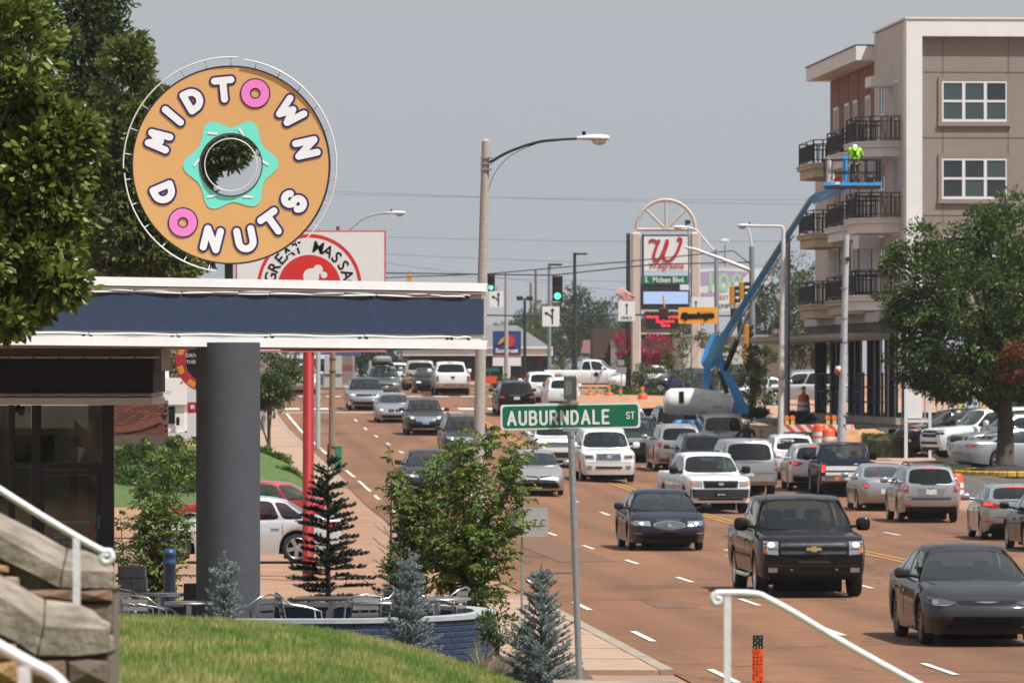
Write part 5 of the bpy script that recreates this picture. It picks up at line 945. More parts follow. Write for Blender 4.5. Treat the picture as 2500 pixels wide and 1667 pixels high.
pi2, po2 = offset(path, -.13), offset(path, .125); vs = [Vector((p.x, p.y, z)) for z, q in ((WT-.05, pi2), (WT, pi2), (WT, po2), (WT-.05, po2)) for p in q]
MB().add(vs, [(k*n+i, k*n+i+1, ((k+1) % 4)*n+i+1, ((k+1) % 4)*n+i) for k in range(4) for i in range(n-1)]).build('cap', M_capw, wall)
bm_ = MB(); bm_.bbox((0, 0, 0), (.205, .03, .06), .006); brick_me = bm_.mesh('brick'); brick_me.materials.append(M_brkb)
cum = [0]
for i in range(1, n): cum.append(cum[-1]+(po_[i]-po_[i-1]).length)
nb = 0
for row in range(7):
    z = WT-.05-.034-row*.068; s_ = 3.2+(row % 2)*.107
    while s_ < cum[-1] and nb < 300:
        i = int(np.searchsorted(cum, s_)); i = min(i, n-2); t = (po_[i+1]-po_[i]).normalized()
        if po_[i].y < 68.4 and po_[i].x > -4.6:
            o = mesh_obj('brick', brick_me, None, wall); o.location = Vector((po_[i].x-.009*t.y, po_[i].y+.009*t.x, z))-wall.location; o.rotation_euler = (0, 0, math.atan2(t.y, t.x)); nb += 1
        s_ += .214
tag(MB().prism([(p.x, p.y) for p in offset(path, -.05)], FZ_-.02, FZ_+.012).build('patio_floor', mat('patio_concrete', (.30, .29, .28), .9, noise=.12, nscale=3)), 'grey concrete patio floor inside the blue wall', kind='structure')
# chairs and tables
def chair():
    root = empty('patio_chair'); fr = MB(); r = .0125
    # side-arm hoop running as one tube: front leg - arm - back hoop - arm - front leg
    pts = [(.24, .27, 0), (.25, .27, .40), (.22, .28, .62), (.10, .285, .66), (-.14, .275, .70), (-.25, .20, .80), (-.27, .0, .83)]
    pts += [(x, -y, z) for x, y, z in pts[-2::-1]]; fr.tube(pts, r, 7)
    fr.build('frame', M_alu, root, local=True)
    for s_ in (1, -1):
        MB().tube([(-.16, s_*.20, .42), (-.26, s_*.22, 0)], r, 6).build('leg', M_alu, root, local=True); MB().tube([(.22, s_*.2, .43), (-.16, s_*.2, .42), (-.24, s_*.17, .80)], r*.9, 6).build('back_post', M_alu, root, local=True)
    for i in range(6): MB().bbox((.20-i*.075, 0, .435), (.055, .40, .012), .004).build('seat_slat', M_alu, root, local=True)
    for i in range(4): MB().bbox((-.175-i*.018, 0, .50+i*.085), (.012, .37, .055), .004).build('back_slat', M_alu, root, local=True)
    return root
ch0 = chair(); ch0['category'] = 'chair'; ch0['group'] = 'aluminium patio chairs'
def put(o, px, d, rz, z=FZ_+.012): o.location = ((px-1250)*d/F, d, z); o.rotation_euler = (0, 0, R(rz))
spots = [(730, 66.4, 10, 'aluminium slat-back chair facing right at the long dark patio table'), (905, 68.3, 200, 'aluminium chair beyond the patio table facing left'), (872, 66.2, 120, 'low aluminium chair nearest the camera under the patio table edge'), (1045, 67.6, 30, 'aluminium chair with pale seat left of the curved wall end'), (1085, 68.2, 160, 'rightmost aluminium patio chair inside the curved wall'), (345, 66.6, 20, 'aluminium slat-back chair near the stone stair wall'), (612, 66.0, 150, 'aluminium chair behind the small blue spruce by the column'), (296, 68.0, 80, 'aluminium chair half hidden behind the stair wall'), (355, 65.9, 60, 'reclined aluminium chair low in the grass before the column')]
for i, (px, d, rz, lab) in enumerate(spots):
    o = ch0 if i == 0 else copy_tree(ch0); put(o, px, d, rz); o['label'] = lab
def table(w_, rnd):
    root = empty('patio_table'); b = MB()
    if rnd: b.lathe([(0, .74), (w_/2-.01, .74), (w_/2, .73), (w_/2, .715), (w_/2-.02, .71), (0, .71)], 28)
    else: b.bbox((0, 0, .725), (w_, .7, .03), .008)
    b.build('table_top', M_alu if rnd else mat('dark_table', (.05, .05, .05), .3, .3), root, local=True); MB().cyl((0, 0, .03), (0, 0, .71), .035, n=10).build('pedestal', M_alu, root, local=True)
    for k in range(4): a = PI/4+PI/2*k; MB().tube([(0, 0, .05), (.3*math.cos(a), .3*math.sin(a), .015)], [.025, .014], 6).build('foot', M_alu, root, local=True)
    root['category'] = 'table'; root['group'] = 'patio tables'; return root
for px, d, rnd, w_, lab in ((808, 67.3, False, .86, 'long dark-topped patio table behind the front chairs'), (925, 66.2, True, .74, 'round metal patio table left of the tall blue spruce'), (1068, 67.2, True, .8, 'round metal patio table by the curved wall end'), (392, 68.5, True, .6, 'round metal patio table beside the blue bollard'), (462, 66.0, True, .6, 'small metal table left of the blue spruce at the column')):
    t = table(w_, rnd); put(t, px, d, 0); t['label'] = lab
bo = P(414, 1338, 79); o = empty('bollard', (bo.x, bo.y, .4), 'dark blue ribbed bollard left of the grey column', 'bollard'); b = MB(); h = bo.z-.4
b.lathe([(.085, 0), (.085, h-.24), (.097, h-.23), (.097, h-.19), (.085, h-.17), (.085, h-.11), (.095, h-.10), (.092, h-.05), (.06, h-.01), (0, h)], 20, c=(bo.x, bo.y, .4)); b.build('post_sleeve', mat('bollard_blue', (.012, .055, .14), .4, noise=.1), o)
bl = empty('block_stack', P(322, 1500, 72)-Vector((0, 0, .1)), 'stack of pale grey painted concrete blocks beside the shop front', 'block stack'); M_blkc = mat('pale_block', (.42, .43, .44), .85, noise=.12, nscale=8)
for x0, x1, y0, y1 in ((287, 354, 1382, 1411), (287, 320, 1412, 1440), (321, 357, 1412, 1440), (287, 330, 1441, 1470), (331, 358, 1441, 1470), (287, 312, 1471, 1500), (313, 358, 1471, 1500), (287, 330, 1501, 1545), (331, 358, 1501, 1545)): pbox('block', x0+.6, y0, x1, y1-.8, 72, .3, M_blkc, bl)
pbox('dark_planter', 448, 1425, 478, 1545, 68.4, .3, mat('planter_black', (.015, .015, .017), .6), None).name = 'planter'
tag(bpy.data.objects['planter'], 'black square planter box left of the grey column', 'planter')
# plants round the patio
spruce('blue_spruce', 'small blue spruce in front of the grey column', (P(548, 0, 60).x, 60, .70), P(0, 1345, 60).z-.70, .34, NEED_BLUE, seed=4, whorl=.075, twig=.10)
spruce('blue_spruce', 'blue spruce in front of the curved blue wall', (P(1000, 0, 61.5).x, 61.5, .75), P(0, 1337, 61.5).z-.75, .36, NEED_BLUE, seed=9, whorl=.075, twig=.11)
spruce('blue_spruce', 'blue spruce beside the street sign pole at the lawn edge', (P(1322, 0, 62).x, 62, .60), P(0, 1376, 62).z-.60, .42, NEED_BLUE, seed=12, whorl=.075, twig=.12)
spruce('dark_cedar', 'thin dark green cedar in front of the red pole', (P(801, 0, 74).x, 74, .55), P(0, 1085, 74).z-.55, .62, NEED_DARK, nl=.042, dens=700, up=.28, whorl=.125, droop=.30, twig=.14, seed=21, sparse=1.1, jit=1.0)
spruce('dark_cedar', 'small dark cedar half hidden behind the cherry tree', (P(985, 0, 74.5).x, 74.5, .55), P(0, 1270, 74.5).z-.55, .45, NEED_DARK, nl=.045, dens=500, up=.3, whorl=.11, droop=.2, twig=.11, seed=23)
spruce('blue_cedar', 'pale blue cedar with bare twigs behind the cherry tree', (P(955, 0, 79).x, 79, .3), P(0, 1150, 79).z-.3, .60, NEED_BLUE, nl=.022, dens=160, up=.5, whorl=.22, twig=.10, seed=25, sparse=.7)
cherry('cherry_tree', 'slender single-trunk cherry tree left of its leafier neighbour', (P(1025, 0, 75).x, 75, .62), P(0, 1085, 75).z-.62, .74, LEAF_CH, stems=9, seed=3, trunk=.62, n_tw=330, zmin=.12, leaf=.075)
cherry('cherry_tree', 'bushy multi-stem cherry tree in front of the concrete lamp post', (P(1138, 0, 73.5).x, 73.5, .60), P(0, 1068, 73.5).z-.60, 1.20, LEAF_CH, stems=13, seed=6, n_tw=560, zmin=.22, cx=.16, leaf=.078)
cherry('cherry_tree', 'leafy cherry shrub between the shop front and grey column', (P(385, 0, 82).x, 82, .30), P(0, 1075, 82).z-.30, .72, LEAF_CH, stems=9, seed=8, n_tw=560, zmin=.15, cx=.1, leaf=.075)
cherry('cherry_tree', 'low dark leafy shrub beside the shop corner', (P(310, 0, 80).x, 80, .3), P(0, 1255, 80).z-.3, .42, LEAF_DK, stems=6, seed=18, n_tw=120, zmin=.1, leaf=.07)
shrub('boxwood', 'dark low shrub behind the tall blue spruce', P(985, 1440, 73)-Vector((0, 0, .3)), [(P(985, 1400, 73), (.22, .3, .38), 30)], 40, .12, .06, LEAF_DK)
shrub('yellow_shrub', 'small yellow-green conifer shrub beside the blue wall end', P(1248, 1600, 63)-Vector((0, 0, .3)), [(P(1288, 1590, 63), (.14, .2, .28), 34)], 40, .09, .04, LEAF_YG)
shrub('boxwood', 'tiny bright shrub at the foot of the cherry trees', P(1075, 1470, 74)-Vector((0, 0, .1)), [(P(1075, 1455, 74), (.08, .1, .14), 12)], 30, .06, .035, LEAF_YG)
shrub('dark_juniper', 'dark trailing juniper right of the blue wall end', P(1215, 1560, 64.5)-Vector((0, 0, .2)), [(P(1215, 1525, 64.5), (.22, .3, .20), 22), (P(1165, 1450, 73), (.35, .3, .07), 14)], 40, .10, .05, LEAF_DK)
for i, (px, d, zb, h, sp_, n_, m_, lab) in enumerate([(1175, 62.6, .72, .52, .32, 110, GRASS_DRY, 'dry feathery grass clump before the curved blue wall'), (1225, 62, .72, .42, .30, 110, GRASS_DRY, 'straw coloured grass clump left of the yellow shrub'), (1265, 63.2, .72, .50, .30, 100, GRASS_DRY, 'tall straw grass behind the right blue spruce'), (1205, 62.6, .70, .25, .25, 120, GRASS_GRN, 'green grass tuft under the straw clumps'), (835, 62.5, .72, .62, .18, 26, GRASS_DRY, 'sparse dry grass stalks before the patio chairs'), (870, 62.2, .72, .60, .15, 22, GRASS_DRY, 'few dry grass stalks left of the tall spruce'), (860, 76, .55, .55, .25, 80, GRASS_GRN, 'green grass clump behind the dark cedar'), (1060, 78, .5, .55, .35, 80, GRASS_DRY, 'dry grass clump between the cherry trunks'), (375, 81, .3, .7, .35, 120, GRASS_GRN, 'long grass at the foot of the blue bollard'), (455, 81, .3, .5, .3, 100, GRASS_GRN, 'long grass left of the column base')]):
    grass_tuft('grass_clump', lab, (P(px, 0, d).x, d, zb), n_, h, sp_, m_, seed=i+30, group='grass clumps in the patio bed')
# ---------------------------------------------------------------- church lawn, stone stair walls, rails
M_lawn = mat('lawn_soil', (.14, .19, .04), 1, noise=.2, nscale=3)
def lawn_z(x, d):
    z = float(np.interp(d, [16, 24, 30, 33.5, 36, 40, 46], [2.76, 2.76, 2.74, 2.64, 2.40, 1.8, .9])); px = 1250+x*F/d
    return z-.000000*px-(max(0, (px-560)/740)**2.1)*.31*(d/33)-.05*max(0, (x+2.2))
lx = np.linspace(-4.2, 1.2, 46); ld = np.concatenate([np.linspace(17, 32, 24), np.linspace(32.4, 37, 14), np.linspace(38, 47, 6)]); b = MB(); n = len(lx)
b.add([(x, d, lawn_z(x, d)) for d in ld for x in lx], [(i*n+j, i*n+j+1, i*n+n+j+1, i*n+n+j) for i in range(len(ld)-1) for j in range(n-1)], True); tag(b.build('lawn', M_lawn), 'sloping green church lawn', kind='structure')
nbl = 150000; d = 20+17*RNG.random(nbl)**.8; pxs = 230+RNG.random(nbl)*1180; x = (pxs-1250)*d/F; z = np.array([lawn_z(a, c) for a, c in zip(x, d)])
hgt = (.03+.05*RNG.random(nbl))[:, None]; base_ = np.stack([x, d, z-.004], 1); a = RNG.random(nbl)*2*PI; sv = np.stack([np.cos(a), np.sin(a), 0*a], 1)*.006; tip = base_+np.concatenate([RNG.normal(size=(nbl, 2))*.012, np.ones((nbl, 1))], 1)*np.concatenate([np.ones((nbl, 2)), hgt], 1)
o = np_mesh('lawn_grass', np.stack([base_-sv, base_+sv, tip], 1).reshape(-1, 3), np.arange(nbl*3).reshape(-1, 3), None)
def lawn_mat():
    m = leafmat('grass_blade', (.14, .20, .04), (.42, .46, .17), .35, .55); t = m.node_tree; b = t.nodes['Principled BSDF']; r = b.inputs['Base Color'].links[0].from_socket
    tc = t.nodes.new('ShaderNodeTexCoord'); mp = t.nodes.new('ShaderNodeMapping'); mp.inputs['Scale'].default_value = (2.2, .9, 1); n = t.nodes.new('ShaderNodeTexNoise'); n.inputs['Scale'].default_value = 1.3; n.inputs['Detail'].default_value = 5
    rp = t.nodes.new('ShaderNodeValToRGB'); rp.color_ramp.elements[0].position = .40; rp.color_ramp.elements[0].color = (.62, .85, .55, 1); rp.color_ramp.elements[1].position = .66; rp.color_ramp.elements[1].color = (1.7, 1.28, 1.5, 1)
    mu = t.nodes.new('ShaderNodeMix'); mu.data_type = 'RGBA'; mu.blend_type = 'MULTIPLY'; mu.inputs[0].default_value = 1
    t.links.new(tc.outputs['Object'], mp.inputs[0]); t.links.new(mp.outputs[0], n.inputs['Vector']); t.links.new(n.outputs[0], rp.inputs[0]); t.links.new(r, mu.inputs['A']); t.links.new(rp.outputs[0], mu.inputs['B']); t.links.new(mu.outputs['Result'], b.inputs['Base Color'])
    for q in t.nodes:
        if q.bl_idname == 'ShaderNodeBsdfTranslucent': t.links.new(mu.outputs['Result'], q.inputs[0])
    return m
o.data.materials.append(lawn_mat()); tag(o, 'short mown grass blades of the church lawn', 'grass', kind='stuff')
M_stone = mat('coping_stone', (.25, .205, .16), .95, noise=.62, nscale=4, bump=1.0, bscale=14); M_stones = [mat('rubble_%d' % i, c, .95, noise=.35, nscale=7, bump=.9, bscale=22) for i, c in enumerate(((.33, .19, .085), (.20, .12, .075), (.30, .24, .18), (.40, .26, .12), (.14, .10, .075)))]; M_mort = mat('old_mortar', (.16, .12, .09), 1, noise=.2, nscale=12)
def stair_wall(label, d, top, arr, bot, xend, ybot, seed):
    rg = random.Random(seed); root = empty('stair_wall', P(xend-120, ybot, d), label, 'wall'); dep = .42
    for i0, i1 in ((0, 2), (2, len(top)-1)):                     # coping stones, one per run
        vs = []; nk = i1-i0+1
        for k in range(i0, i1+1):
            e = .003*((k == i0)-(k == i1))
            for (px, py), dd in ((top[k], d+dep), (arr[k], d), (bot[k], d), (bot[k], d+dep)): p = P(px, py, dd); p.x += e; vs.append(p)
        MB().add(vs, [(k*4+a, k*4+4+a, k*4+4+(a+1) % 4, k*4+(a+1) % 4) for k in range(nk-1) for a in range(4)]+[(0, 1, 2, 3), (nk*4-1, nk*4-2, nk*4-3, nk*4-4)]).build('coping_stone', M_stone, root)
    core = [P(px, py, d) for px, py in bot]+[P(xend-8, bot[-1][1], d), P(xend-8, ybot, d), P(-60, ybot, d)]
    b = MB(); b.add([p+Vector((0, .05, 0)) for p in core]+[p+Vector((0, .05+dep-.08, 0)) for p in core], [tuple(range(len(core))), tuple(range(2*len(core)-1, len(core)-1, -1))]+[(i, len(core)+i, len(core)+(i+1) % len(core), (i+1) % len(core)) for i in range(len(core))]); b.build('wall_core', M_mort, root)
    y = bot[-1][1]+3
    bx = [q[0] for q in bot]; by = [q[1] for q in bot]; y = min(by)+2
    while y < ybot:
        hgt_ = rg.uniform(40, 78); x = xend-5
        while x > -60:
            w_ = rg.uniform(50, 150); x0 = max(x-w_, -70); yt = max(y, max(np.interp(x0, bx, by), np.interp(min(x, bx[-1]), bx, by))+3)
            if yt < y+hgt_-12:
                pts = [(x0+rg.uniform(1, 6), yt+rg.uniform(0, 6)), ((x0+x)/2, yt+rg.uniform(-2, 5)), (x-rg.uniform(1, 6), yt+rg.uniform(0, 6)), (x-rg.uniform(0, 5), y+hgt_-rg.uniform(2, 9)), ((x0+x)/2+rg.uniform(-9, 9), y+hgt_-rg.uniform(0, 5)), (x0+rg.uniform(0, 5), y+hgt_-rg.uniform(2, 9))]
                pr = rg.uniform(0, .02); c = P(sum(p[0] for p in pts)/6, sum(p[1] for p in pts)/6, d-pr-.015)
                fr = [P(a, b_, d+.005-pr) for a, b_ in pts]; bk = [P(a, b_, d+.06) for a, b_ in pts]
                MB().add([c]+[c+(q-c)*.88+Vector((0, .003, 0)) for q in fr]+[q+Vector((0, .014, 0)) for q in fr]+bk, [(0, 1+(i+1) % 6, 1+i) for i in range(6)]+[(1+i, 1+(i+1) % 6, 7+(i+1) % 6, 7+i) for i in range(6)]+[(7+i, 7+(i+1) % 6, 13+(i+1) % 6, 13+i) for i in range(6)]).build('stone', rg.choice(M_stones), root)
            x -= w_
        y += hgt_
    return root
z3 = lambda l: [(x*.4572, 950+y*.4573) for x, y in l]
stair_wall('farther stone stair wall with sloping grey coping', 22.6, z3([(-120, 600), (180, 750), (360, 850), (450, 858), (530, 890), (612, 945)]), z3([(-120, 720), (160, 868), (335, 962), (440, 968), (530, 970), (618, 972)]), z3([(-120, 850), (130, 960), (320, 1056), (430, 1058), (530, 1060), (616, 1064)]), 283, 1720, 5)
stair_wall('nearer stone stair wall with rounded coping end', 20.6, z3([(-120, 925), (120, 1055), (240, 1122), (400, 1140), (500, 1180), (545, 1225), (592, 1245)]), z3([(-120, 1030), (110, 1175), (235, 1262), (400, 1272), (500, 1275), (550, 1275), (594, 1272)]), z3([(-120, 1240), (90, 1350), (200, 1418), (400, 1420), (500, 1412), (550, 1405), (590, 1400)]), 272, 1740, 8)
M_rail = mat('white_rail_paint', (.76, .76, .76), .4, noise=.06, nscale=12, bump=.2, bscale=40)
def smooth_path(pts, k=6):
    out = []
    for i in range(len(pts)-1):
        p0, p1, p2, p3 = [Vector(pts[max(0, min(len(pts)-1, j))]) for j in (i-1, i, i+1, i+2)]
        for t in np.linspace(0, 1, k, endpoint=False): out.append(.5*((2*p1)+(-p0+p2)*t+(2*p0-5*p1+4*p2-p3)*t*t+(-p0+3*p1-3*p2+p3)*t**3))
    return out+[Vector(pts[-1])]
def rail(label, d, pts, post, thick, curl=None, curl_at=None):
    root = empty('handrail', P(post[0], post[2], d), label, 'handrail'); r = thick/2*d/F
    pp = [P(x, y, d) for x, y in pts]
    if curl_at == 'end': pp += [P(curl[0]+q*math.cos(R(t)), curl[1]-q*math.sin(R(t)), d) for t, q in zip(np.linspace(60, -330, 16), np.linspace(17, 5, 16))]
    if curl_at == 'start': pp = [P(curl[0]+q*math.cos(R(t)), curl[1]-q*math.sin(R(t)), d) for t, q in zip(np.linspace(480, 110, 16), np.linspace(4, 14, 16))]+pp
    MB().tube(smooth_path(pp, 4), r, 12).build('rail', M_rail, root)
    MB().box((P(post[0], 0, d).x, d, (P(0, post[1], d).z+P(0, post[2], d).z)/2), (r*2.0, r*2.0, P(0, post[1], d).z-P(0, post[2], d).z)).build('post', M_rail, root)
    return root
rail('white iron handrail with curled end on the stone stair wall', 21.6, [(-60, 1156), (0, 1195), (90, 1252), (180, 1306), (228, 1333), (252, 1345)], (187, 1312, 1500), 17, (258, 1360), 'end')
rail('blurred white handrail at the bottom left corner', 15.5, [(-80, 1530), (0, 1578), (80, 1622), (128, 1648), (165, 1690), (170, 1730)], (60, 1625, 1760), 30)
rail('white iron handrail with curled top descending in front of the road', 24.5, [(1760, 1447), (1843, 1449), (1880, 1464), (1941, 1497), (2075, 1577), (2236, 1666), (2330, 1716)], (1776, 1455, 1900), 17, (1752, 1463), 'start')
lg = pbox('stone_ledge', 1352, 1672, 1660, 1850, 27, .5, M_stone, None); tag(lg, 'low grey stone ledge at the bottom edge of the picture', 'ledge')
# ---------------------------------------------------------------- street name sign
M_sgreen = mat('sign_green', (.0, .145, .075), .4, noise=.05, nscale=5); M_galv = mat('galvanised', (.34, .36, .37), .5, .6, noise=.15, nscale=25); M_swh = mat('sign_face_white', (.76, .77, .76), .5)
ST = 50.0; sn = empty('street_sign', P(1416, 1680, ST), 'green Auburndale St street name sign on a galvanised pole', 'sign'); u5 = ST/F; c = P(1392.5, 1016, ST); rl = R(1.0)
flat('sign_plate', rrect(341*u5, 62*u5, 7*u5), M_swh, sn, c, roll=rl, th=.003); flat('green_face', rrect(331*u5, 53*u5, 8*u5), M_sgreen, sn, c-Vector((0, .002, 0)), roll=rl)
HG = {'A': [[(0, 0), (.5, 1), (1, 0)], [(.18, .32), (.82, .32)]], 'U': [[(0, 1), (0, .28)]+arc(.42, .28, .42, 180, 360, 10, .28)+[(.84, 1)]], 'B': [[(0, 0), (0, 1), (.45, 1)]+arc(.45, .76, .33, 90, -90, 8, .24)+[(0, .52)], [(.45, .52)]+arc(.48, .26, .36, 90, -90, 8, .26)+[(0, 0)]], 'R': [[(0, 0), (0, 1), (.45, 1)]+arc(.45, .74, .36, 90, -90, 8, .26)+[(0, .48)], [(.42, .48), (.86, 0)]], 'N': [[(0, 0), (0, 1), (.84, 0), (.84, 1)]], 'D': [[(0, 0), (0, 1), (.35, 1)]+arc(.35, .5, .48, 90, -90, 12, .5)+[(0, 0)]], 'L': [[(0, 1), (0, 0), (.7, 0)]], 'E': [[(.74, 1), (0, 1), (0, 0), (.74, 0)], [(0, .52), (.62, .52)]], 'S': [arc(.42, .75, .40, 20, 250, 10, .25)+arc(.42, .25, .40, 80, -165, 10, .25)], 'T': [[(0, 1), (.84, 1)], [(.42, 1), (.42, 0)]], 'I': [[(0, 0), (0, 1)]], 'O': [arc(.42, .5, .42, 0, 360, 22, .5)]}
def road_text(txt, h, x, y, stroke, wf, gap, par, cen, roll=0, rz=0):
    for chh in txt:
        if chh not in HG: x += h*.4; continue
        wch = max(p[0] for l in HG[chh] for p in l)
        me = sdf_mesh([[(x+p[0]*h*wf, y+p[1]*h) for p in l] for l in HG[chh]], stroke/2, stroke*.22); me.transform(facing(rz)@Matrix.Rotation(roll, 4, 'Z')); o = mesh_obj('letter', me, M_swh, par); o.location = Vector(cen)-wloc(par); x += wch*h*wf+gap
road_text('AUBURNDALE', 31*u5, -152*u5, -18*u5, 6.2*u5, .57, 10.5*u5, sn, c-Vector((0, .005, 0)), rl); road_text('ST', 16*u5, 137*u5, -8*u5, 2.6*u5, .55, 4*u5, sn, c-Vector((0, .005, 0)), rl)
MB().tube([P(1394, 1062, ST), P(1429, 2090, ST)], .030, 12).build('pole', M_galv, sn); MB().cyl(P(1395, 1066, ST), P(1394, 1053, ST), .038, n=12).build('pole_cap', M_galv, sn)
b = MB(); b.box(P(1394, 1049, ST), (.145, .05, .03)); b.build('lower_bracket', M_galv, sn); b = MB(); b.box(P(1393, 983, ST), (.14, .05, .02)); b.cyl(P(1391, 982, ST), P(1391, 974, ST), .03, n=8); b.build('upper_bracket', M_galv, sn)
c2 = P(1392, 948, ST); rz2 = R(-83.5); fr = facing(rz2)
flat('cross_plate', rrect(.92, .225, .02), M_swh, sn, c2+Vector((.0, 0, 0)), rz=rz2, th=.004); nrm = Matrix.Rotation(rz2, 3, 'Z')@Vector((0, -1, 0)); flat('cross_face', rrect(.89, .20, .02), M_sgreen, sn, c2+nrm*.003, rz=rz2); flat('cross_face', rrect(.89, .20, .02), M_sgreen, sn, c2-nrm*.008, rz=rz2); road_text('UNION', .11, -.30, -.05, .024, .62, .05, sn, c2+nrm*.006, 0, rz2)
# cable marker post
fm = empty('cable_marker', P(1850, 1720, 45), 'orange buried fibre optic cable marker post with black perforated top', 'marker post'); pbox('marker_body', 1836.5, 1584, 1864, 1930, 45, .02, mat('marker_orange', (.85, .10, .015), .5), fm); pbox('marker_top', 1838, 1550, 1863, 1583.5, 45.0, .025, mat('marker_black', (.015, .015, .016), .4), fm)
for k, (yy_, xx) in enumerate([(1556, 1844), (1556, 1856), (1563, 1850), (1569, 1844), (1569, 1856), (1575, 1850)]): MB().ball(P(xx, yy_, 44.99), .005, 8).build('rivet', M_chr, fm)
for x in (1843, 1850, 1857): pbox('brass_lug', x-1.2, 1577, x+1.2, 1583, 44.98, .01, M_gold, fm)
for x, t in ((1857, 'OPTIC CABLE'), (1848, 'BURIED FIBER'), (1839.5, 'WARNING')):
    for i, chh in enumerate(t):
        if chh != ' ': lettering('marker_letter', chh, .028 if x > 1840 else .022, M_blk, fm, P(x, 1604+i*8.5, 44.985), roll=PI/2*3, bold=.001)
# back of a traffic sign among the leaves
bs = empty('traffic_sign', P(1274, 1490, 96), 'grey back of a traffic sign beside the cherry tree leaves', 'sign'); flat('sign_plate', rrect(.63, .50, .04), mat('bare_aluminium', (.42, .42, .41), .6, .3, noise=.08), bs, P(1292, 1274, 95.9), th=.006); MB().tube([P(1274, 1216, 96), P(1274, 1500, 96)], .022, 6).build('post', M_galv, bs); b = MB(); b.box(P(1268, 1228, 95.8), (.12, .1, .14)); b.ball(P(1268, 1217, 95.8), .07, 8, (1, 1, .8)); b.build('beacon_cap', M_blk, bs)
lettering('stencil', 'T C', .17, M_blk, bs, P(1316, 1277, 95.88), sx=.8)
# ---------------------------------------------------------------- street furniture along the left side
M_conc = mat('speckled_concrete', (.40, .36, .32), .95, noise=.3, nscale=40, bump=.4, bscale=80); M_wood = mat('weathered_wood', (.26, .19, .125), .95, noise=.25, nscale=6, stretch=(6, 6, .5), bump=.5, bscale=20); M_lampw = mat('lamp_housing', (.62, .63, .63), .45); M_lglass = mat('lamp_refractor', (.62, .64, .62), .15, .2); M_steel = mat('grey_steel_pole', (.27, .30, .33), .55, .4, noise=.15, nscale=8); M_wire = mat('cable_black', (.02, .02, .022), .7); M_rpole = mat('red_pole', (.36, .012, .011), .45, noise=.08, nscale=4); M_wpole = mat('white_pole', (.66, .64, .60), .6, noise=.15, nscale=5)
def lamp_head(root, p, L=.62, s_=1.0, rz=0):                # cobra head pointing +x from its neck p
    m = Matrix.Rotation(rz, 3, 'Z'); rings = []
    for t, w_, hh in ((0, .05, .05), (.12, .10, .07), (.35, .16, .10), (.7, .17, .11), (.92, .13, .09), (1, .05, .05)): rings.append([Vector(p)+m@Vector((L*t, w_*s_*math.cos(a), hh*s_*math.sin(a)*(.8 if math.sin(a) > 0 else .35)+.01)) for a in np.linspace(0, 2*PI, 14, endpoint=False)])
    MB().loft(rings).build('lamp_housing', M_lampw, root)
    b = MB(); b.ball(Vector(p)+m@Vector((L*.68, 0, -.03*s_)), .15*s_, 12, (1.0, .85, .62)); b.build('refractor', M_lglass, root)
    MB().cyl(Vector(p)+m@Vector((L*.22, 0, .06*s_)), Vector(p)+m@Vector((L*.22, 0, .15*s_)), .035*s_, n=8).build('photocell', M_blk, root)
D1 = 111.0
lp = empty('street_lamp', P(1164, 0, D1).xy.to_3d()+Vector((0, 0, zg(P(1164, 0, D1).x, D1))), 'tall speckled concrete street lamp with curved arm', 'street lamp')
bz = lp.location.z; tp = P(1186, 345, D1); b = MB(); b.tube([Vector((P(1163, 0, D1).x, D1, bz)), P(1173, 880, D1), tp], [.125, .105, .077], 14); b.tube([tp, P(1186, 339, D1)], [.077, .02], 14); b.build('pole', M_conc, lp)
arm = smooth_path([P(1190, 401, D1), P(1240, 372, D1), P(1310, 348, D1), P(1370, 341, D1), P(1412, 339, D1)], 5); MB().tube(arm, [.028]*(len(arm)-6)+[.024]*6, 8).build('arm', M_dkm, lp)
MB().tube(smooth_path([P(1192, 490, D1), P(1194, 460, D1), P(1210, 420, D1), P(1250, 378, D1), P(1320, 347, D1)], 5), .007, 5).build('cable', M_wire, lp)
for y in (386, 400, 414): b = MB(); b.box(P(1187, y, D1), (.24, .20, .03)); b.build('clamp', M_galv, lp)
lamp_head(lp, P(1408, 340, D1), .64, 1.0)
# second lamp, utility poles
D2 = G(776, 1098).y; l2 = empty('street_lamp', P(776, 1098, D2), 'pale grey street lamp with long arm behind the massage sign', 'street lamp')
MB().tube([P(776, 1098, D2), P(777, 820, D2), P(783, 560, D2)], [.11, .10, .08], 12).build('pole', mat('pale_grey_pole', (.48, .52, .54), .5, .2, noise=.08), l2); MB().tube(smooth_path([P(783, 590, D2), P(850, 562, D2), P(885, 535, D2), P(920, 523, D2), P(950, 521, D2)], 5), .04, 7).build('arm', M_conc, l2); lamp_head(l2, P(945, 521, D2), .78, 1.15)
b = MB(); b.cyl(P(776, 1103, D2), P(776, 1095, D2), .2, n=12); b.build('base_plate', M_galv, l2)
UD = G(809, 1146).y; u1 = empty('utility_pole', P(809, 1146, UD), 'weathered wooden utility pole in front of the silver suv', 'utility pole'); MB().tube([P(809, 1150, UD), P(812, 900, UD), P(814, 700, UD)], [.125, .115, .10], 12).build('pole', M_wood, u1)
for y in (878, 908, 1092): MB().cyl(P(812, y, UD), P(812, y-3, UD), .135, n=12).build('band', mat('rusty_band', (.10, .04, .025), .8), u1)
gb = G(826, 1148); b = MB(); b.bbox((gb.x, gb.y, gb.z+.44), (.27, .3, .90), .02); b.bbox((gb.x, gb.y, gb.z+.9), (.29, .32, .05), .015); tag(b.build('utility_box', mat('cabinet_green', (.03, .22, .09), .6, noise=.15, nscale=5), base=gb), 'green utility cabinet beside the wooden pole', 'utility box')
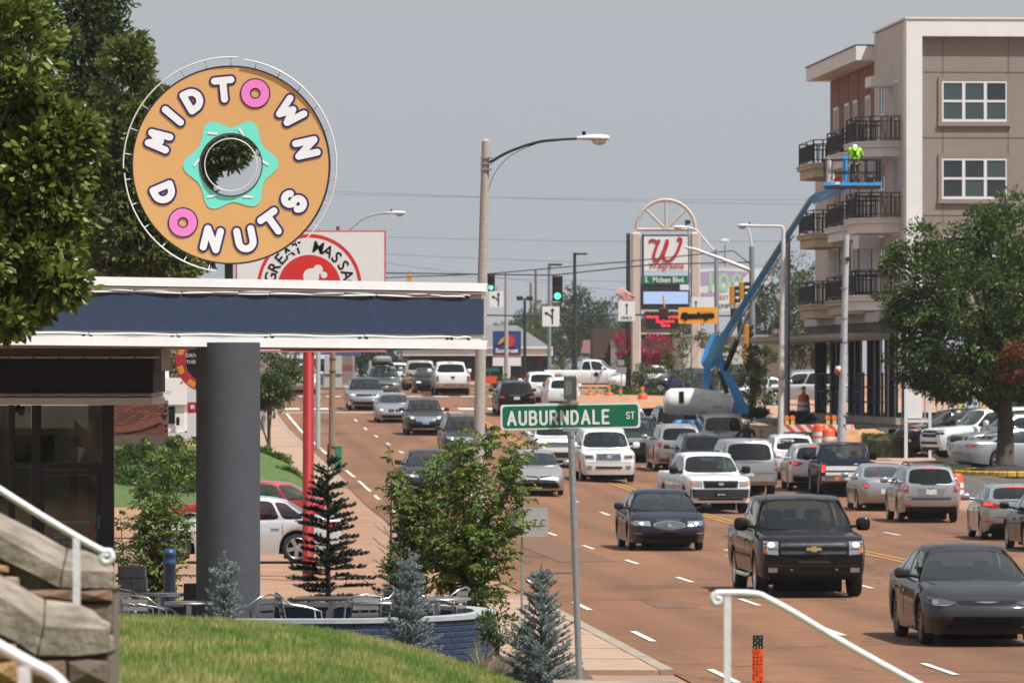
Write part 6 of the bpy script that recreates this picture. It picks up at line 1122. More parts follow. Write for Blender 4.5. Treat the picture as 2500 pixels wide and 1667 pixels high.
# massage shop sign
D3 = 117.0; ms = empty('shop_sign', G(752, 1416), 'large white massage shop sign on a red pole', 'sign'); sx_ = (575+942)/2; w3 = 367*D3/F; h3 = 297*D3/F; c3 = P(sx_, 711, D3); M_pk = mat('faded_pink_frame', (.55, .15, .19), .6, noise=.2, nscale=3)
MB().box(c3+Vector((0, .15, 0)), (w3, .30, h3)).build('sign_box', M_pk, ms); flat('sign_face', rrect(w3-.07, h3-.07, .01), mat('sign_panel_white', (.74, .74, .74), .5, noise=.03), ms, c3-Vector((0, .004, 0)))
M_sred = mat('sign_red', (.62, .02, .018), .5); uu = .4464*D3/F; cc3 = P(.4464*1692, .4464*1566+0, D3)
def ring_flat(name, r0, r1, m, par, c, n=48):
    b = MB(); vs = [Vector((r*math.cos(2*PI*i/n), 0, r*math.sin(2*PI*i/n))) for r in (r0, r1) for i in range(n)]; b.add(vs, [(i, (i+1) % n, n+(i+1) % n, n+i) for i in range(n)]); o = b.build(name, m, par, local=True); o.location = Vector(c)-wloc(par); return o
e = Vector((0, -.008, 0)); ring_flat('red_ring', 268*uu, 286*uu, M_sred, ms, cc3+e); ring_flat('red_disc', .001, 172*uu, M_sred, ms, cc3+e)
for i, chh in enumerate('GREAT MASSAGE'):
    if chh == ' ': continue
    a = R(167-i*15.0); r_ = 215*uu; lettering('letter', chh, 88*uu, M_blk, ms, cc3+Vector((r_*math.cos(a), -.010, r_*math.sin(a))), roll=a-PI/2, bold=.005, sx=.95)
for x, y, q in ((48, 92, 26), (10, 55, 44), (80, 62, 18)): flat('figure_mark', arc(0, 0, q*uu, 0, 350, 20), M_swh, ms, cc3+Vector((x*uu, -.012-.002*q/50, y*uu)))
g3 = G(752, 1416); MB().cyl((g3.x, g3.y, g3.z), (P(753, 0, D3).x, D3+.1, P(0, 864, D3).z), .115, n=20).build('red_pole', M_rpole, ms); MB().cyl((P(753, 0, D3).x, D3+.1, P(0, 866, D3).z), (P(753, 0, D3).x, D3+.1, P(0, 858, D3).z), .10, n=16).build('pole_neck', M_dkm, ms); b = MB(); b.ball(P(753, 1083, D3-.1), .02, 8); b.build('bolt', M_chr, ms); MB().cyl(P(825, 562, D3+.2), P(825, 553, D3+.2), .035, n=8).build('lifting_eye', mat('rust', (.12, .05, .03), .9), ms)
# ---------------------------------------------------------------- left lot: brick sign wall, motorhome, signs, trees
D4 = 168.0; M_bricks = [mat('red_brick_%d' % i, c, .95, noise=.2, nscale=9, bump=.4, bscale=40) for i, c in enumerate(((.17, .052, .034), (.14, .045, .032), (.21, .07, .04), (.105, .042, .036)))]; M_mor = mat('brick_mortar', (.15, .095, .075), 1)
bw = empty('brick_wall', P(345, 1090, D4), 'red brick wall with a curved course of bricks beside the motorhome', 'wall'); pbox('wall_core', 180, 977, 409, 1100, D4+.03, .35, M_mor, bw); pbox('wall_base', 180, 1062, 409.5, 1100, D4-.03, .05, mat('base_block', (.13, .08, .065), 1, noise=.2), bw)
bmm = MB(); bmm.bbox((0, 0, 0), (.205, .06, .066), .008); bme = [];
for m_ in M_bricks: q = bmm.mesh('brick'); q.materials.append(m_); bme.append(q)
sB = F/D4; row = 0; y = 979.0; rg = random.Random(4); nb = 0
while y < 1060:
    x = 262-(row % 2)*8.5
    while x < 402 and nb < 280:
        yc = 1048-0.0021*max(0, x-285)**2.02
        if abs(y-yc) > 9 or x > 395:
            o = mesh_obj('brick', rg.choice(bme[:3] if y > yc else bme), None, bw); o.location = P(x+8, y, D4)-bw.location; nb += 1
        x += 17.6
    y += 6.2; row += 1
for x in np.arange(280, 396, 5.6):                          # the arched soldier course
    yc = 1048-0.0021*max(0, x-285)**2.02; sl = math.atan(0.0021*2.02*max(0, x-285)**1.02); o = mesh_obj('brick', bme[2], None, bw); o.location = P(x, yc, D4)-Vector((0, .03, 0))-bw.location; o.rotation_euler = (0, PI/2-sl, 0); o.scale = (1, 1, .95)
def mound_veg(name, label, px, py, d, rx, rz, m, leaf=.07, n=60, per=70, cat='shrub', group=None): c = P(px, py, d); return shrub(name, label, c-Vector((0, 0, rz*.9)), [(c-Vector((0, 0, rz*.5)), (rx, rx*.8, rz), n)], per, rx*.22+.05, leaf, m, cat, group)
mound_veg('round_shrub', 'clipped round shrub in front of the brick wall', 353, 1083, 160, .28, .28, LEAF_HEDGE, .05, 40, 60); mound_veg('round_shrub', 'clipped round shrub right of the brick wall', 427, 1070, 166, .23, .25, LEAF_HEDGE, .05, 36, 60)
gb_ = MB(); gp = [P(200, 1090, 165), P(480, 1090, 165), P(660, 1150, 158), P(735, 1188, 150), P(560, 1210, 147), P(200, 1210, 147)]
cols_ = [(180, 1088, 1238), (330, 1088, 1238), (480, 1088, 1238), (570, 1095, 1232), (640, 1105, 1215), (700, 1130, 1200), (736, 1160, 1192), (745, 1195, 1198)]; gb_.add([P(x, y0+(y1-y0)*t, 168-(18 if x < 600 else 12)*t) for x, y0, y1 in cols_ for t in np.linspace(0, 1, 6)], [(i*6+j, i*6+6+j, i*6+7+j, i*6+1+j) for i in range(7) for j in range(5)], True); lo_ = [P(x, y1, 168-(18 if x < 600 else 12)) for x, y0, y1 in cols_]; tag(MB().add(lo_+[Vector((p.x+.1, p.y-1.2, -.15)) for p in lo_], [(i, 8+i, 9+i, 1+i) for i in range(7)]).build('bank_apron', M_lot), 'tan concrete apron sloping up to the green bank', kind='structure'); pl_ = [P(x, 1088, 168) for x in (150, 330, 480, 570)]+[P(x, 0, 262).xy.to_3d()+Vector((0, 0, 1.98)) for x in (570, 480, 330, 150)]; tag(MB().add(pl_+[P(590, 0, 168).xy.to_3d(), P(590, 0, 262).xy.to_3d()], [(0, 1, 2, 3, 4, 5, 6, 7), (3, 8, 9, 4)]).build('raised_ground', M_lot), 'raised tan ground behind the brick wall', kind='structure'); tag(gb_.build('grass_bank', mat('bank_green', (.07, .12, .02), 1, noise=.3, nscale=4)), 'green planted bank below the brick wall', kind='structure')
cov = [P(*q) for q in ((330, 1122, 163), (290, 1165, 158), (375, 1172, 157), (455, 1130, 162), (425, 1190, 155), (520, 1165, 158))]
for i, c in enumerate(cov): o = shrub('ground_cover', ['leafy ground cover on the bank under the brick wall', 'leafy ground cover nearest the shop corner', 'leafy ground cover in the middle of the bank', 'leafy ground cover behind the cherry shrub', 'leafy ground cover low on the bank', 'leafy ground cover left of the grey column'][i], c-Vector((0, 0, .4)), [(c-Vector((0, 0, .12)), (1.05, 1.0, .45), 80)], 60, .28, .10, LEAF_HEDGE, 'ground cover', 'leafy ground cover on the bank')
for i, (px, py, d, rx, rz, lab) in enumerate([(640, 1112, 170, .75, .36, 'spreading green juniper under the street tree'), (690, 1158, 165, .55, .36, 'spreading green juniper nearest the red pole'), (610, 1160, 166, .75, .42, 'spreading green juniper beside the grey column')]): mound_veg('juniper', lab, px, py, d, rx, rz, leafmat('juniper_leaf', (.06, .11, .02), (.14, .21, .04), .2), .09, 90, 80, group='green junipers by the pavement')
tree('street_tree', 'small round street tree right of the grey column', S(SX(0, 0)*0+P(655, 0, 205).x-SX(0, 205), 205), [(P(655, 910, 205), (1.15, 1.15, 1.25), 90), (P(640, 960, 205), (.85, .9, .6), 40)], 70, .34, .13, LEAF_DK, trunk_r=.085, fork=.3, bark=M_bark_grey)
rv = empty('motorhome', P(420, 1120, 185), 'white motorhome parked behind the brick wall', 'motorhome'); M_rv = mat('rv_white', (.80, .79, .77), .4); D5 = 182
pbox('overcab', 350, 922, 458, 988, D5, 2.2, M_rv, rv); pbox('roof_unit', 372, 905, 409, 922, D5+.3, .8, M_rv, rv); pbox('cab', 405, 988.5, 450, 1055, D5+.1, 1.9, M_rv, rv); pbox('cab_window', 411, 992, 427, 1034, D5+.05, .05, M_blk, rv); pbox('wing_mirror', 430, 1018, 438, 1038, D5-.1, .1, M_blk, rv); pbox('body', 452, 925, 600, 1075, D5+2.3, 2.2, M_rv, rv); pbox('bumper', 408, 1056, 462, 1076, D5-.02, .2, mat('rv_bumper', (.6, .6, .6), .4), rv)
for x, y in ((444, 932), (396, 942)): pbox('marker_lamp', x-3, y-1.5, x+3, y+1.5, D5-.02, .02, M_amber, rv)
lettering('rv_lettering', 'COACH', .11, mat('rv_text', (.2, .22, .25), .6), rv, P(393, 957, D5-.02), sx=1.6)
for x in (420, 452): o = mesh_obj('wheel', wheel_meshes('steel')[0], M_rub, rv); o.location = P(x, 1078, D5+.4)-rv.location; o.scale = (.35, .35, .35)
pb_ = empty('price_board', P(466, 1120, 178), 'white and red roadside board half hidden by the grey column', 'sign'); pbox('board', 457, 917, 520, 981, 178, .2, mat('board_grey', (.62, .63, .64), .6), pb_); pbox('red_panel', 457, 981.5, 520, 1008, 178, .2, mat('panel_red', (.42, .012, .03), .5), pb_); pbox('lower_board', 457, 1008.5, 520, 1065, 178, .2, mat('board_grey', (.6, .6, .6), .6), pb_); pbox('leg', 470, 1065.5, 480, 1125, 178, .2, M_dkm, pb_); lettering('board_lettering', 'Fl', .16, M_swh, pb_, P(470, 994, 177.95), bold=.008)
rs = empty('round_sign', P(500, 1130, 176), 'round red and black sign behind the grey column', 'sign'); c5 = P(505, 880, 176); k5 = 176/F
ring_flat('red_ring', 52*k5, 77*k5, mat('round_red', (.36, .01, .02), .5), rs, c5); ring_flat('black_disc', .001, 52*k5, M_blk, rs, c5+Vector((0, -.003, 0))); MB().cyl(c5+Vector((0, .05, 0)), P(505, 1130, 176.3), .1, n=10).build('pole', M_galv, rs); MB().cyl(c5+Vector((0, .02, 0)), c5+Vector((0, .2, 0)), 77*k5, n=40).build('sign_drum', M_dkm, rs)
for t, y in (('DRIVE', 868), ('THRU', 884)): lettering('sign_lettering', t, .16, M_dec, rs, P(470, y, 175.9))
M_goldm = mat('sign_yellow', (.62, .28, .03), .5)
for a in (200, 236, 160): lettering('yellow_mark', 'm', .3, M_goldm, rs, c5+Vector((65*k5*math.cos(R(a)), -.01, 65*k5*math.sin(R(a)))), roll=R(a+90), bold=.02)
s2 = empty('street_sign', P(648, 1050, 262), 'small green street sign beside the street tree', 'sign'); flat('sign_plate', rrect(.95, .33, .03), M_sgreen, s2, P(636, 961, 262), th=.01); lettering('sign_lettering', 'ND  ST', .2, M_swh, s2, P(644, 961, 261.9), bold=.006, sx=.9); MB().tube([P(644, 935, 262), P(644, 1058, 262)], .04, 8).build('post', M_galv, s2); flat('stop_sign', arc(0, 0, .32, 22.5, 337.5, 7), mat('stop_red', (.45, .01, .02), .5), s2, P(641, 935, 262.1), th=.01)
wp = empty('marker_post', P(670, 1032, 285), 'white marker post at the far left corner of the crossing', 'post'); pbox('post', 664, 930, 676, 1032, 285, .2, M_wpole, wp); pbox('slot', 667.5, 1006, 672, 1021, 284.9, .05, M_grey, wp)
gp_ = empty('signal_cabinet', P(642, 1058, 262), 'grey signal cabinet pole behind the street tree', 'cabinet'); pbox('pole', 634, 975, 649, 1056, 268, .25, mat('cab_grey', (.4, .42, .44), .5), gp_); pbox('push_button', 639, 1015, 648, 1028, 267.8, .1, M_blk, gp_)
# ---------------------------------------------------------------- apartment building on the right, laid out along the street
M_cream = mat('cream_stucco', (.80, .785, .76), .9, noise=.04, nscale=1.2, bump=.15, bscale=60); M_taupe = mat('taupe_stucco', (.285, .232, .20), .92, noise=.06, nscale=1.0, bump=.2, bscale=60); M_beige = mat('beige_stucco', (.56, .525, .475), .92, noise=.06, nscale=1.2); M_rust = mat('rust_panel', (.24, .108, .075), .85, noise=.10, nscale=1.0); M_trim = mat('window_white', (.76, .76, .76), .5); M_tan2 = mat('raw_sheathing', (.52, .43, .29), .9, noise=.10); M_brail = mat('bronze_rail', (.045, .04, .038), .5, .4); M_tanrail = mat('primer_rail', (.28, .21, .16), .7); M_slab = mat('slab_concrete', (.34, .31, .27), .95, noise=.2); M_jt = mat('stucco_joint', (.17, .13, .11), .95)
G_win = mat('window_glass', (.05, .075, .075), .05, .0, spec=.8); G_win2 = mat('window_glass_dark', (.022, .03, .033), .05, spec=.8)
AC = Vector((15.40, 222.6, 0)); ap = empty('apartment_building', AC, 'four-storey apartment building with taupe front, cream frame and balconies', 'building', rz=TH)
def lb(name, a0, a1, b0, b1, z0, z1, m, par=ap): return MB().box(((a0+a1)/2, (b0+b1)/2, (z0+z1)/2), (abs(a1-a0), abs(b1-b0), abs(z1-z0))).build(name, m, par, local=True)
za = lambda y, d=220: CZ+(HY-y)*d/F
lb('wall', .01, 13, .02, 9.4, 6.0, 17.6, M_taupe); lb('side_wall', 0, .3, 0.0, 9.4, 6.0, 17.95, M_beige); lb('corner_frame', -.005, .62, -.28, .6, 2.4, 17.99, M_cream); lb('top_frame', .622, 13, -.28, .6, 17.33, 17.99, M_cream); lb('parapet_cap', -.06, 13, -.32, 9.44, 18.0, 18.07, M_cream); lb('rear_wall', .3, 13, 9.0, 9.4, 6, 17.9, M_beige)
lb('recessed_wall', .25, 10, 9.41, 25.8, 6.0, 16.9, M_beige); lb('rust_cladding', .21, .24, 9.45, 25.8, 13.4, 16.88, M_rust); lb('roof_overhang', -.75, 10, 9.42, 26.6, 16.92, 17.5, M_cream); lb('roof_membrane', -.79, 10, 9.42, 26.65, 17.505, 17.56, M_dkm); lb('far_wall', .3, 9, 25.81, 32, 6.0, 13.3, M_beige)
for b_ in (12.6, 16, 19.4, 22.6): lb('panel_joint', .19, .209, b_, b_+.04, 13.42, 16.86, M_jt)
for z in (14.5, 15.6): lb('panel_joint', .19, .209, 9.46, 25.7, z, z+.04, M_jt)
fx = lambda px: (px-1250)*220/F-15.2
for px in (2302, 2465): lb('stucco_joint', fx(px), fx(px)+.03, .008, .019, 6, 17.3, M_jt)
for y in (168, 330, 522): lb('stucco_joint', .63, 13, .008, .019, za(y), za(y)+.03, M_jt)
def window(a0, a1, z0, z1, cols, rows, b=0.0, gm=None):
    w_ = empty('window', ((a0+a1)/2, b, z0), parent=ap); t = .10
    def q(n_, x0, x1, y0, y1, zz0, zz1, m): MB().box(((x0+x1)/2-(a0+a1)/2, (y0+y1)/2, (zz0+zz1)/2-z0), (x1-x0, y1-y0, zz1-zz0)).build(n_, m, w_, local=True)
    q('surround', a0-.14, a1+.14, -.045, .005, z1+.001, z1+.16, M_taupe); q('sill', a0-.16, a1+.16, -.08, .005, z0-.17, z0-.001, M_taupe); q('surround', a0-.14, a0-.001, -.045, .005, z0, z1, M_taupe); q('surround', a1+.001, a1+.14, -.045, .005, z0, z1, M_taupe)
    q('frame', a0, a1, -.03, .004, z0, z0+t, M_trim); q('frame', a0, a1, -.03, .004, z1-t, z1, M_trim)
    for i in range(cols+1): x = a0+(a1-a0)*i/cols; q('frame', max(a0, x-t*.6), min(a1, x+t*.6), -.032, .003, z0+.001, z1-.001, M_trim)
    for j in range(1, rows): z = z0+(z1-z0)*j/rows; q('rail', a0, a1, -.028, .002, z-.045, z+.045, M_trim)
    for i in range(cols):
        for j in range(rows): q('pane', a0+(a1-a0)*i/cols+t*.6, a0+(a1-a0)*(i+1)/cols-t*.6, .0, .0015, z0+(z1-z0)*j/rows+.04, z0+(z1-z0)*(j+1)/rows-.04, gm or random.choice((G_win, G_win2)))
for y0, y1 in ((188, 290), (379, 481), (570, 672)): window(fx(2300), fx(2462), za(y1), za(y0), 3, 2); window(fx(2300)+4.3, fx(2462)+4.3, za(y1), za(y0), 3, 2)
def side_open(b0, b1, z0, z1, a=0.0, door=False):           # tall white-framed opening in the side wall
    w_ = empty('balcony_door' if door else 'window', (a, (b0+b1)/2, z0), parent=ap); c = (b0+b1)/2
    def q(n_, x0, x1, y0, y1, zz0, zz1, m): MB().box(((x0+x1)/2, (y0+y1)/2-c, (zz0+zz1)/2-z0), (x1-x0, y1-y0, zz1-zz0)).build(n_, m, w_, local=True)
    q('frame', -.05, -.001, b0, b0+.10, z0, z1, M_trim); q('frame', -.05, -.001, b1-.10, b1, z0, z1, M_trim); q('frame', -.052, -.002, b0, b1, z1-.12, z1, M_trim)
    k = 3 if door else 1
    for i in range(1, k+1): q('mullion', -.048, -.001, b0+(b1-b0)*i/(k+1)-.06, b0+(b1-b0)*i/(k+1)+.06, z0, z1-.12, M_trim)
    q('rail', -.046, -.001, b0, b1, z0+(z1-z0)*.35, z0+(z1-z0)*.35+.1, M_trim); q('pane', -.02, -.003, b0+.05, b1-.05, z0+.02, z1-.06, G_win)
LV = (13.3, 10.3, 7.25)
for z in LV:
    side_open(1.6, 3.4, z, z+2.45, door=True); side_open(5.8, 7.6, z+.5, z+2.5)
    side_open(12, 13.6, z, z+2.35, .21, True); side_open(16.2, 17.6, z+.3, z+2.35, .21); side_open(19, 20.4, z+.3, z+2.35, .21); side_open(22.6, 24.4, z, z+2.35, .21, True)
def balcony(b0, b1, z, out, m, near=False, a=0.0):
    r_ = empty('balcony', (a, (b0+b1)/2, z), parent=ap); c = (b0+b1)/2; ch = min(.8, out*.5)
    def poly(o, s_): return [(0, b0-c+s_), (-(o-ch)*.9, b0-c+s_), (-o, b0-c+s_+ch*1.1), (-o, b1-c-s_-ch*1.1), (-(o-ch)*.9, b1-c-s_), (0, b1-c-s_)]
    MB().prism(poly(out, 0), -.22, 0).build('slab', M_cream if m is M_cream else m, r_, local=True); MB().prism(poly(out-.12, .10), -.60, -.221).build('fascia', m, r_, local=True); MB().prism(poly(out+.05, -.05), -.07, -.02).build('drip_edge', M_cream if m is M_cream else m, r_, local=True)
    pl = poly(out-.1, .1); rb = MB(); mm = M_brail
    rl_ = [Vector((x, y, .98)) for x, y in pl]
    for zz in (.98, .80, .12): rb.tube([Vector((p.x, p.y, zz)) for p in rl_], .028, 4)
    for p, q in zip(rl_[:-1], rl_[1:]):
        k = max(2, int((q-p).length/.17))
        for i in range(k+1): v = p+(q-p)*i/k; big = i in (0, k) or i == k//2; rb.box((v.x, v.y, .49 if big else .46), (.06 if big else .03, .06 if big else .03, 1.0 if big else .70))
    o = rb.build('railing', mm, r_, local=True); o['kind'] = 'stuff'
    if near:
        fb = MB(); p, q = rl_[0], rl_[1]
        for i in range(10): v = p+(q-p)*(i/9.0)+Vector((0, -.05, 0)); fb.box((v.x, v.y, .47), (.07 if i % 3 == 0 else .03, .03, .96))
        fb.box(((p.x+q.x)/2, p.y-.05, .97), (abs(q.x-p.x), .04, .07)); fb.box(((p.x+q.x)/2, p.y-.05, .06), (abs(q.x-p.x), .04, .06)); fb.build('primed_railing', M_tanrail, r_, local=True)['kind'] = 'stuff'
for i, z in enumerate(LV):
    balcony(1.4, 6.2, z, 1.75, M_cream, True); balcony(10.6, 17.4, z-.06, 1.35, (M_rust if False else M_cream) if i < 2 else M_tan2, a=.2); balcony(20.6, 27.4, z-.12, 1.35, M_tan2, a=.2)
lb('entry_hood', -.95, 0, 3.2, 5.0, 15.55, 15.95, M_cream); lb('entry_hood', -.9, 0, 7.4, 9.2, 12.2, 12.7, M_cream); lb('entry_hood', -.9, 0, 7.4, 9.2, 9.2, 9.7, M_cream)
# open ground floor under construction
lb('floor_slab', -.4, 13, -.1, 33, 2.15, 2.42, M_slab); lb('foundation', -.3, 13, 0, 33, -.3, 2.14, M_slab); lb('first_floor_edge', -.2, 13, .3, 32, 6.24, 6.62, M_beige); lb('steel_beam', -.1, .25, .3, 32, 5.80, 6.23, mat('steel_brown', (.05, .035, .03), .7)); lb('canopy', -2.2, -.21, 3.0, 36, 5.58, 5.76, M_slab); lb('canopy_ply', -2.1, -.25, 3.1, 35.9, 5.50, 5.575, M_tan2); lb('back_partition', 7, 7.2, .5, 32, 2.42, 6.2, mat('dark_partition', (.10, .085, .07), .9)); lb('corner_sheathing', -.02, 1.9, -.06, .25, 5.7, 6.9, mat('grey_board', (.44, .43, .41), .9, noise=.2, nscale=3))
for b_ in (.15, 5.5, 11, 17, 23, 29): lb('column', -.05, .45, b_, b_+.4, 2.42, 5.79, mat('column_dark', (.035, .03, .027), .9))
M_stud = mat('metal_stud', (.40, .43, .45), .45, .3)
for i in range(9): lb('metal_stud', .05+i*.23, .10+i*.23, -.02, .06, 2.43, 5.69, M_stud)
for z in (3.3, 4.15, 5.0): lb('stud_track', .05, 2.1, -.025, .065, z, z+.07, M_stud)
for i in range(12): b_ = 1.0+i*2.1; lb('metal_stud', -.02, .05, b_, b_+.07, 2.43, 5.78, M_stud)
lb('orange_board', 3.0, 3.4, 3.4, 3.6, 3.3, 4.9, mat('orange_board', (.5, .14, .03), .8))
for k, b_ in enumerate((6.0, 12.0, 18.5)):                   # painter's scaffold frames inside
    scf = MB(); M_scaf = mat('blue_scaffold', (.05, .06, .13), .5, .3)
    for q in (0, 1.5, 3.0):
        for a_ in (-.9, .1): scf.cyl((a_, b_+q, 2.43), (a_, b_+q, 4.2), .03, n=6)
        for z in (3.0, 3.6, 4.1): scf.cyl((-.9, b_+q, z), (.1, b_+q, z), .022, n=5)
    for z in (3.4, 4.15): scf.cyl((-.9, b_, z), (-.9, b_+3.0, z), .025, n=5)
    scf.cyl((-.9, b_, 2.5), (-.9, b_+3, 3.9), .018, n=5); scf.build('scaffold_frame', M_scaf, ap, local=True)
# shop window side at the right
M_yel2 = mat('yellow_board', (.72, .58, .16), .7); lb('shop_wall', 2.3, 13, .05, .3, 2.42, 4.99, mat('shop_white', (.60, .60, .58), .7)); lb('yellow_strip', 2.05, 2.28, -.02, .2, 1.8, 4.99, M_yel2); lb('yellow_sill', 3.0, 13, -.05, .2, 2.2, 2.41, M_yel2); lb('yellow_strip', 2.95, 3.3, -.01, .04, 2.42, 3.3, M_yel2)
for i in range(5): a0 = 3.5+i*1.95; lb('shop_pane', a0, a0+1.85, .01, .04, 2.6, 3.5, G_win2); lb('shop_pane', a0, a0+1.85, .01, .04, 3.6, 4.8, G_win2)
lettering('poster', 'TV', .5, mat('poster_blue', (.15, .45, .55), .7), ap, (2.62, .03, 2.95), local=True)
# ---------------------------------------------------------------- ground around the site
def patch(name, pts, label, m, dz=.01, z=None): return tag(MB().add([Vector((p.x, p.y, (zg(p.x, p.y)+dz) if z is None else z)) for p in pts], [tuple(range(len(pts)))]).build(name, m), label, kind='structure')
rt = [S(o, d) for o, d in ((18.4, 219.5), (18.4, 258), (34, 258), (34, 219.5))]; b = MB(); zz = [2.1, 2.1, 2.1, 2.1]
M_dirt = mat('bare_dirt', (.42, .22, .105), 1, noise=.3, nscale=2, bump=.9, bscale=9)
rw = empty('retaining_wall', S(17.9, 240), 'low concrete retaining wall beside the barricades', 'wall'); b = MB(); pts_ = [S(18.0, 219.8), S(18.0, 300)]
q = [S(17.9, d) for d in (222, 236, 250, 264, 280, 300)]; top_ = [2.02, 2.0, 2.0, 2.2, 2.6, 2.9]; n = len(q)
b.add([Vector((p.x, p.y, zg(p.x, p.y)-.1)) for p in q]+[Vector((p.x, p.y, t)) for p, t in zip(q, top_)]+[Vector((p.x+.4, p.y, t)) for p, t in zip(q, top_)], [(i, i+1, n+i+1, n+i) for i in range(n-1)]+[(n+i, n+i+1, 2*n+i+1, 2*n+i) for i in range(n-1)]+[(0, n, 2*n)]); b.build('wall_face', mat('dark_concrete', (.16, .145, .13), .95, noise=.2), rw)
q2 = [Vector((p.x+.38, p.y, t-.02)) for p, t in zip(q, top_)]; q3 = [Vector((p.x+45, p.y+1, t+.1)) for p, t in zip(q, top_)]
tag(MB().add(q2+q3, [(i, i+1, n+i+1, n+i) for i in range(n-1)]).build('raised_lot', mat('raised_lot', (.42, .24, .15), 1, noise=.25, nscale=.8)), 'raised tan lot behind the retaining wall', kind='structure')
sg_ = [(15.24, 203, .35), (15.24, 214, 1.1), (15.24, 224, 1.22), (15.24, 300, 2.4), (17.95, 300, 2.5), (17.95, 224, 1.25), (18.6, 214, 1.15), (18.6, 203, .4)]; tag(MB().add([Vector((SX(o_, d_), d_, z_)) for o_, d_, z_ in sg_]+[Vector((SX(o_, d_), d_, zg(SX(o_, d_), d_)-.05)) for o_, d_, z_ in sg_[:4]], [(0, 1, 6, 7), (1, 2, 5, 6), (2, 3, 4, 5), (0, 8, 9, 1), (1, 9, 10, 2), (2, 10, 11, 3)]).build('site_pavement', M_walk), 'raised pavement of the building site behind the kerb', kind='structure')
dp = MB(); c = P(2120, 1100, 217.5); gx = np.linspace(-2.4, 2.4, 19); gy = np.linspace(-1.6, 1.6, 9)
dp.add([Vector((c.x+x, c.y+y, .3+max(0, 1.75*(1-(abs(x+.2)/2.3)**2.2)*(1-(abs(y)/1.7)**2)+.09*math.sin(x*7+y*5)+.05*math.sin(x*15)))) for y in gy for x in gx], [(i*19+j, i*19+j+1, i*19+20+j, i*19+19+j) for i in range(8) for j in range(18)], True); tag(dp.build('dirt_pile', M_dirt), 'orange dirt heap in front of the unfinished shop', 'dirt pile')
hd = P(2168, 1085, 213); box_hedge('hedge', 'clipped green box hedge right of the dirt heap', (hd.x, hd.y, 1.28), (1.8, 1.6, 1.15), 11000, .06, LEAF_HEDGE)
mb_ = MB(); mp = [P(2120, 0, 219.5), P(2120, 0, 209), P(2230, 0, 199), P(2330, 0, 192), P(2700, 0, 192), P(2900, 0, 219.5)]; mb_.add([Vector((p.x, p.y, .70)) for p in mp]+[Vector((p.x-.8, p.y-2.5, -.2)) for p in mp], [tuple(range(6))]+[(i, 6+i, 7+i, 1+i) for i in range(5)]); tag(mb_.build('parking_lot', mat('lot_asphalt', (.10, .085, .075), .95, noise=.2, nscale=2)), 'dark parking lot surface by the tree', kind='structure')
mu = empty('mulch_bed', P(2440, 1150, 205), 'dark mulch bed with yellow kerb round the tree', 'mulch bed'); b = MB(); ctr = Vector((P(2455, 0, 196).x, 196, .71)); rg_ = [Vector((ctr.x+2.0*math.cos(t), ctr.y+4.2*math.sin(t), .71)) for t in np.linspace(0, 2*PI, 40, endpoint=False)]; b.add(rg_+[ctr+Vector((0, 0, .35))], [(i, (i+1) % 40, 40) for i in range(40)], True); b.build('mulch', mat('mulch', (.035, .022, .015), 1, noise=.4, nscale=8, bump=1, bscale=12), mu)
for i in range(40):
    p, q = rg_[i], rg_[(i+1) % 40]; d_ = (q-p); m_ = (p+q)/2; MB().bbox((m_.x, m_.y, .75), (d_.length*.985, .18, .20), .03, rz=math.atan2(d_.y, d_.x)).build('kerb_stone', M_yelk if False else mat('kerb_yellow', (.58, .38, .045), .8, noise=.25, nscale=6), mu)
tr_ = tree('elm_tree', 'broad leafy elm tree in the mulch bed at right', (P(2452, 0, 196).x, 196, .85), [(P(2400, 760, 196), (3.0, 2.6, 2.6), 250), (P(2300, 860, 196), (1.9, 1.9, 1.6), 120), (P(2480, 640, 196), (1.9, 1.6, 1.9), 120), (P(2280, 700, 196), (1.2, 1.3, 1.3), 70), (P(2385, 930, 196), (2.0, 2.0, .75), 110), (P(2560, 820, 196), (2.4, 2.2, 2.6), 130), (P(2385, 560, 196), (.5, .6, .7), 22)]+[(P(x, y, 196), (.45, .5, .42), 9) for x, y in ((2190, 650), (2205, 605), (2250, 575), (2330, 590), (2430, 540), (2475, 510), (2195, 770), (2215, 850), (2240, 930), (2180, 730))], 54, .40, .16, LEAF_ELM, trunk_r=.33, fork=.28, limbs=26, trunk_to=P(2440, 760, 196))
Pp, D_, CC = crown_points([(P(2476, 890, 193.6), (.45, .4, .75), 26)], 40, .28); V_, F_ = leaf_quads(Pp, D_, .16*(.7+.6*RNG.random(len(Pp)))); o = np_mesh('dead_leaves', V_, F_, LEAF_RED, tr_, off=tr_.location); o['kind'] = 'stuff'
# wire site fence and white notice frame
nf = empty('notice_frame', P(2250, 1060, 212), 'white timber frame with poster in front of the yellow shop', 'frame'); pbox('post', 2208, 905, 2216, 1135, 212, .12, M_trim, nf); pbox('post', 2267, 985, 2274, 1135, 212, .12, M_trim, nf); pbox('rail', 2216.5, 1024, 2266.5, 1031, 212, .1, M_trim, nf); pbox('poster', 2217, 975, 2236, 1018, 212.1, .03, M_swh, nf)
